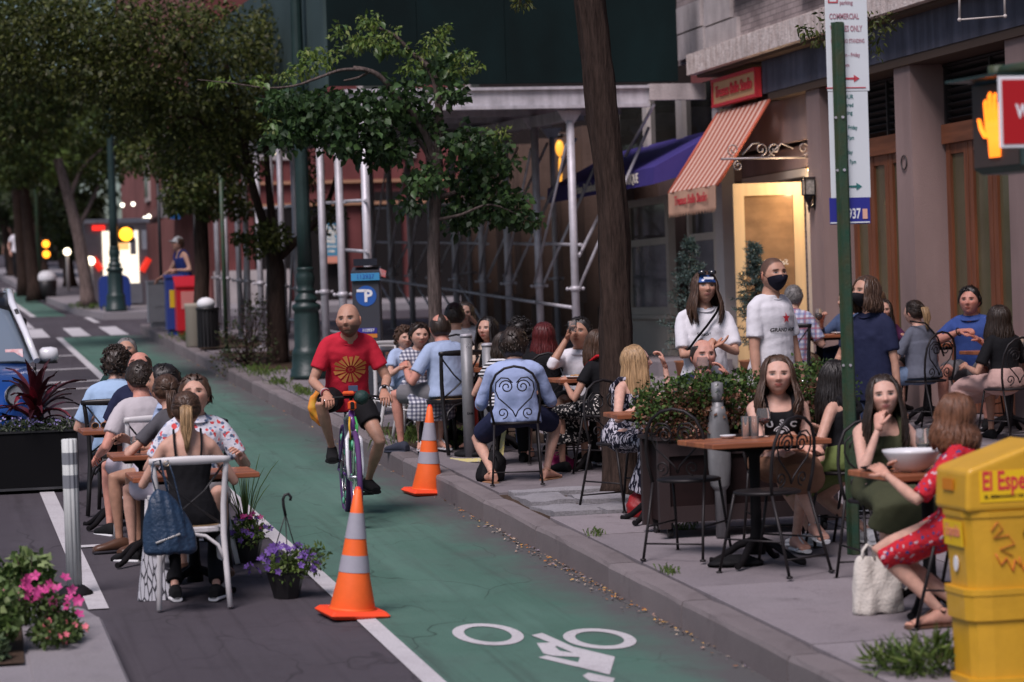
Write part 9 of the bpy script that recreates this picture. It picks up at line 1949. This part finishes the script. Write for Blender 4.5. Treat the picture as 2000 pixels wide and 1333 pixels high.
seat('woman in a slate tee and denim shorts with a highlighted ponytail, back to the camera',1785,582,21.55,-24,k=.98,lean=8,fem=1,hd=(-30,-4,0),aL=(-.2,.3,.74),aR=(.2,.3,.74),fL=(-.18,.42,.085),kL=(-.6,1,.5),top=('tee',SLATE,{'sl': .36,'loose': 1}),bottom=('shorts',DENIM,{'len': .26}),shoes=('sneaker',SHW,SHW),skin='light',hair=('pony','dark',{'tail': 'blonde','L': .22,'tie': (0,-.105,.065)}),seed=31,q=0,chairkind='bistro',chairlab='bistro chair under the slate tee',extras=[ex_tube('bag_strap',[(-.12,.02,1.0),(-.06,-.11,.98),(.06,-.135,.85),(.14,-.13,.68)],.008,M_bagk,'body')])
seat('man in a royal blue polo with black hair passing something across the wall table',1893,559,21.75,218,k=1.06,lean=10,hd=(214,-4,0),build=1.06,aR=(.02,.38,.88),aL=(-.14,.36,.80),eR=(1,.0,-.5),hR=dict(d=(-.8,.4,.1),p=(0,-.3,-1),curl=.5),fR=(.2,.4,.085),fL=(-.2,.36,.085),top=('polo',BLUEP,{'sl': .38,'collar': 'fold','loose': 1}),bottom=('shorts',GSH,{'len': .40}),shoes=('sneaker',SHK,SHW),skin='ruddy',hair=('short','black',{'t': .018}),seed=32,chairkind='bistro',chairlab='bistro chair under the royal blue polo',extras=[ex_bracelet(1,M_black,.93,.034)])
seat('dark haired woman in a black tee and pale pink skirt, back to the camera',1950,592,20.35,-12,k=1.0,lean=7,fem=1,hd=(-14,-4,0),aL=(-.22,.26,.66),aR=(.22,.3,.74),top=('tee',BLACK,{'sl': .36,'tuck': 1,'loose': 0}),bottom=('skirt',PINKSK,{'hem': .36}),shoes=('sneaker',SHK,None),skin='tan',hair=('long','dark',{'L': .26,'face': 1.3,'n': 150,'spread': 1.4,'wave': .014}),seed=33,q=0,chairkind='bistro',chairlab='bistro chair under the pale pink skirt')
def usc_mark():
 t=MB()
 for r0,r1,a0,a1 in ((.050,.044,.2,PI-.2),(.036,.030,.1,PI-.1)):
  n_=16
  for k in range(n_):
   a,b=a0+(a1-a0)*k/n_,a0+(a1-a0)*(k+1)/n_; t.add([(r0*math.cos(a),r0*math.sin(a),0),(r0*math.cos(b),r0*math.sin(b),0),(r1*math.cos(b),r1*math.sin(b),0),(r1*math.cos(a),r1*math.sin(a),0)],[(0,1,2,3)],False)
 for k in range(12): a=2*PI*k/12; b=2*PI*(k+1)/12; t.add([(0,0,0),(.020*math.cos(a),.013*math.sin(a),0),(.020*math.cos(b),.013*math.sin(b),0)],[(0,1,2)],False)
 return t
def usc():
 t=MB()
 for ch,x,y,ro in (('U',-.072,-.010,.22),('S',0,.006,0),('C',.072,-.010,-.22)):
  m_=text_mb(ch,.062,.0008,.0025); m_.v=[(vx*math.cos(ro)-vy*math.sin(ro)+x,vx*math.sin(ro)+vy*math.cos(ro)+y,vz) for vx,vy,vz in m_.v]; t.merge(m_)
 return t
seat('smiling woman in a black tank top lettered USC beside the hedge',1518,696,14.92,190,k=1.02,lean=6,fem=1,build=1.08,hd=(196,-2,0),aL=(.06,.26,.64),aR=(-.10,.30,.62),eL=(-1,-.1,-.8),eR=(1,-.1,-.8),fL=(-.05,.26,.085),fR=(-.14,.42,.17),kR=(.05,1,.9),tR=(-.2,1,-.1),top=('tank',BLACK,{}),bottom=('skirt',BROWNSK,{'hem': .44}),shoes=('sandal',SHW,SHW),skin='fair',hair=('long','brown',{'L': .24,'face': 1.12,'n': 150,'wave': .018,'spread': 1.7,'fwd': .06}),face=dict(smile=1.6,hs=1.04,w=1.10),seed=34,chairkind='bistro',chairlab='bistro chair under the USC top',extras=[chest_geo(usc,.315,M_decal,'lettering',.040),chest_geo(usc_mark,.245,M_decal,'emblem',.034)])
seat('woman in a green dress and black top with long black hair, back to the camera',1626,712,14.85,-40,k=.98,lean=8,fem=1,hd=(-50,-6,0),aL=(-.2,.26,.70),aR=(.2,.26,.70),fL=(-.10,.20,.085),fR=(.16,-.05,.085),tR=(.5,.6,0),top=('tank',BLACK,{}),bottom=('skirt',GREENSK,{'hem': .34,'flare': 1.6}),shoes=('sneaker',SHW,SHW),skin='light',hair=('long','black',{'L': .30,'face': 1.2,'n': 160,'spread': 1.5,'wave': .014}),seed=35,q=0,chairkind='bistro',chairlab='bistro chair under the green dress')
seat('woman in an olive tank top resting her cheek on her hand',1728,744,13.25,183,k=1.0,lean=8,fem=1,hd=(196,-3,4),aR=(.085,.20,.875),eR=(.25,.8,-1),hR=dict(d=(-.15,-.25,.8),p=(-.6,-.5,.2),curl=1.1),aL=(-.16,.32,.75),top=('tank',OLIVE,{}),bottom=('skirt',OLIVE,{'hem': .36}),shoes=('sandal',SHK,None),skin='fair',hair=('long','dark',{'L': .30,'face': 1.1,'n': 150,'spread': 1.5,'wave': .012}),face=dict(lips=(.38,.14,.14)),seed=36,chairkind='bistro',chairlab='bistro chair under the olive top')
seat('auburn haired woman in a red floral dress beside the yellow newspaper box',1858,770,11.9,-52,k=1.0,lean=2,fem=1,hd=(-40,-6,0),aL=(-.16,.34,.77),aR=(.18,.30,.76),eL=(-.7,-.2,-.8),fL=(-.05,.12,.085),fR=(.06,.02,.085),tL=(-.5,.7,0),build=1.06,top=('tee',REDF,{'sl': .46,'loose': 0,'tuck': 0}),bottom=('skirt',REDF,{'hem': .30,'flare': 1.4}),shoes=('sandal',SHB,None),skin='light',hair=('bob','copper',{'L': .16,'face': 1.3,'n': 150,'spread': 1.6,'wave': .014}),seed=37,q=0,chairkind='bistro',chairlab='bistro chair under the red floral dress')
seat('far person in a white cap and blue vest reaching down behind the newspaper boxes',348,516,44.5,250,k=1.0,lean=14,hz=.92,sp=1.0,hd=(250,-10,0),aR=(.2,.4,.95),fL=(-.1,0,.085),fR=(.1,.05,.085),top=('tank',cloth('royal',(.03,.05,.22)),{}),bottom=('trousers',NAVY,{}),shoes=('sneaker',SHK,None),skin='light',hair=('short','brown',{}),seed=38,q=0,vox=.02,extras=[ex_cap(mat('cap_white',(.6,.6,.6),.8))])
for i,(px,py,Y,m_,lab) in enumerate(((34,498,84,WHITE,'far walker in white at the left edge of the street'),(48,505,86,BLACK,'far walker in black at the left edge of the street'),(20,510,88,cloth('far_red',(.2,.08,.07)),'far walker in a reddish top at the left edge of the street'))):
 seat(lab,px,py,Y,170+20*i,k=1.0,lean=3,hz=.92,sp=1.0,fL=(-.1,0,.085),fR=(.1,.1,.085),aL=(-.24,.1,.85),aR=(.24,.1,.85),top=('tee',m_,{}),bottom=('trousers',BLACK,{}),shoes=('sneaker',SHK,None),skin='light',hair=('short','dark',{}),seed=40+i,q=0,vox=.025)
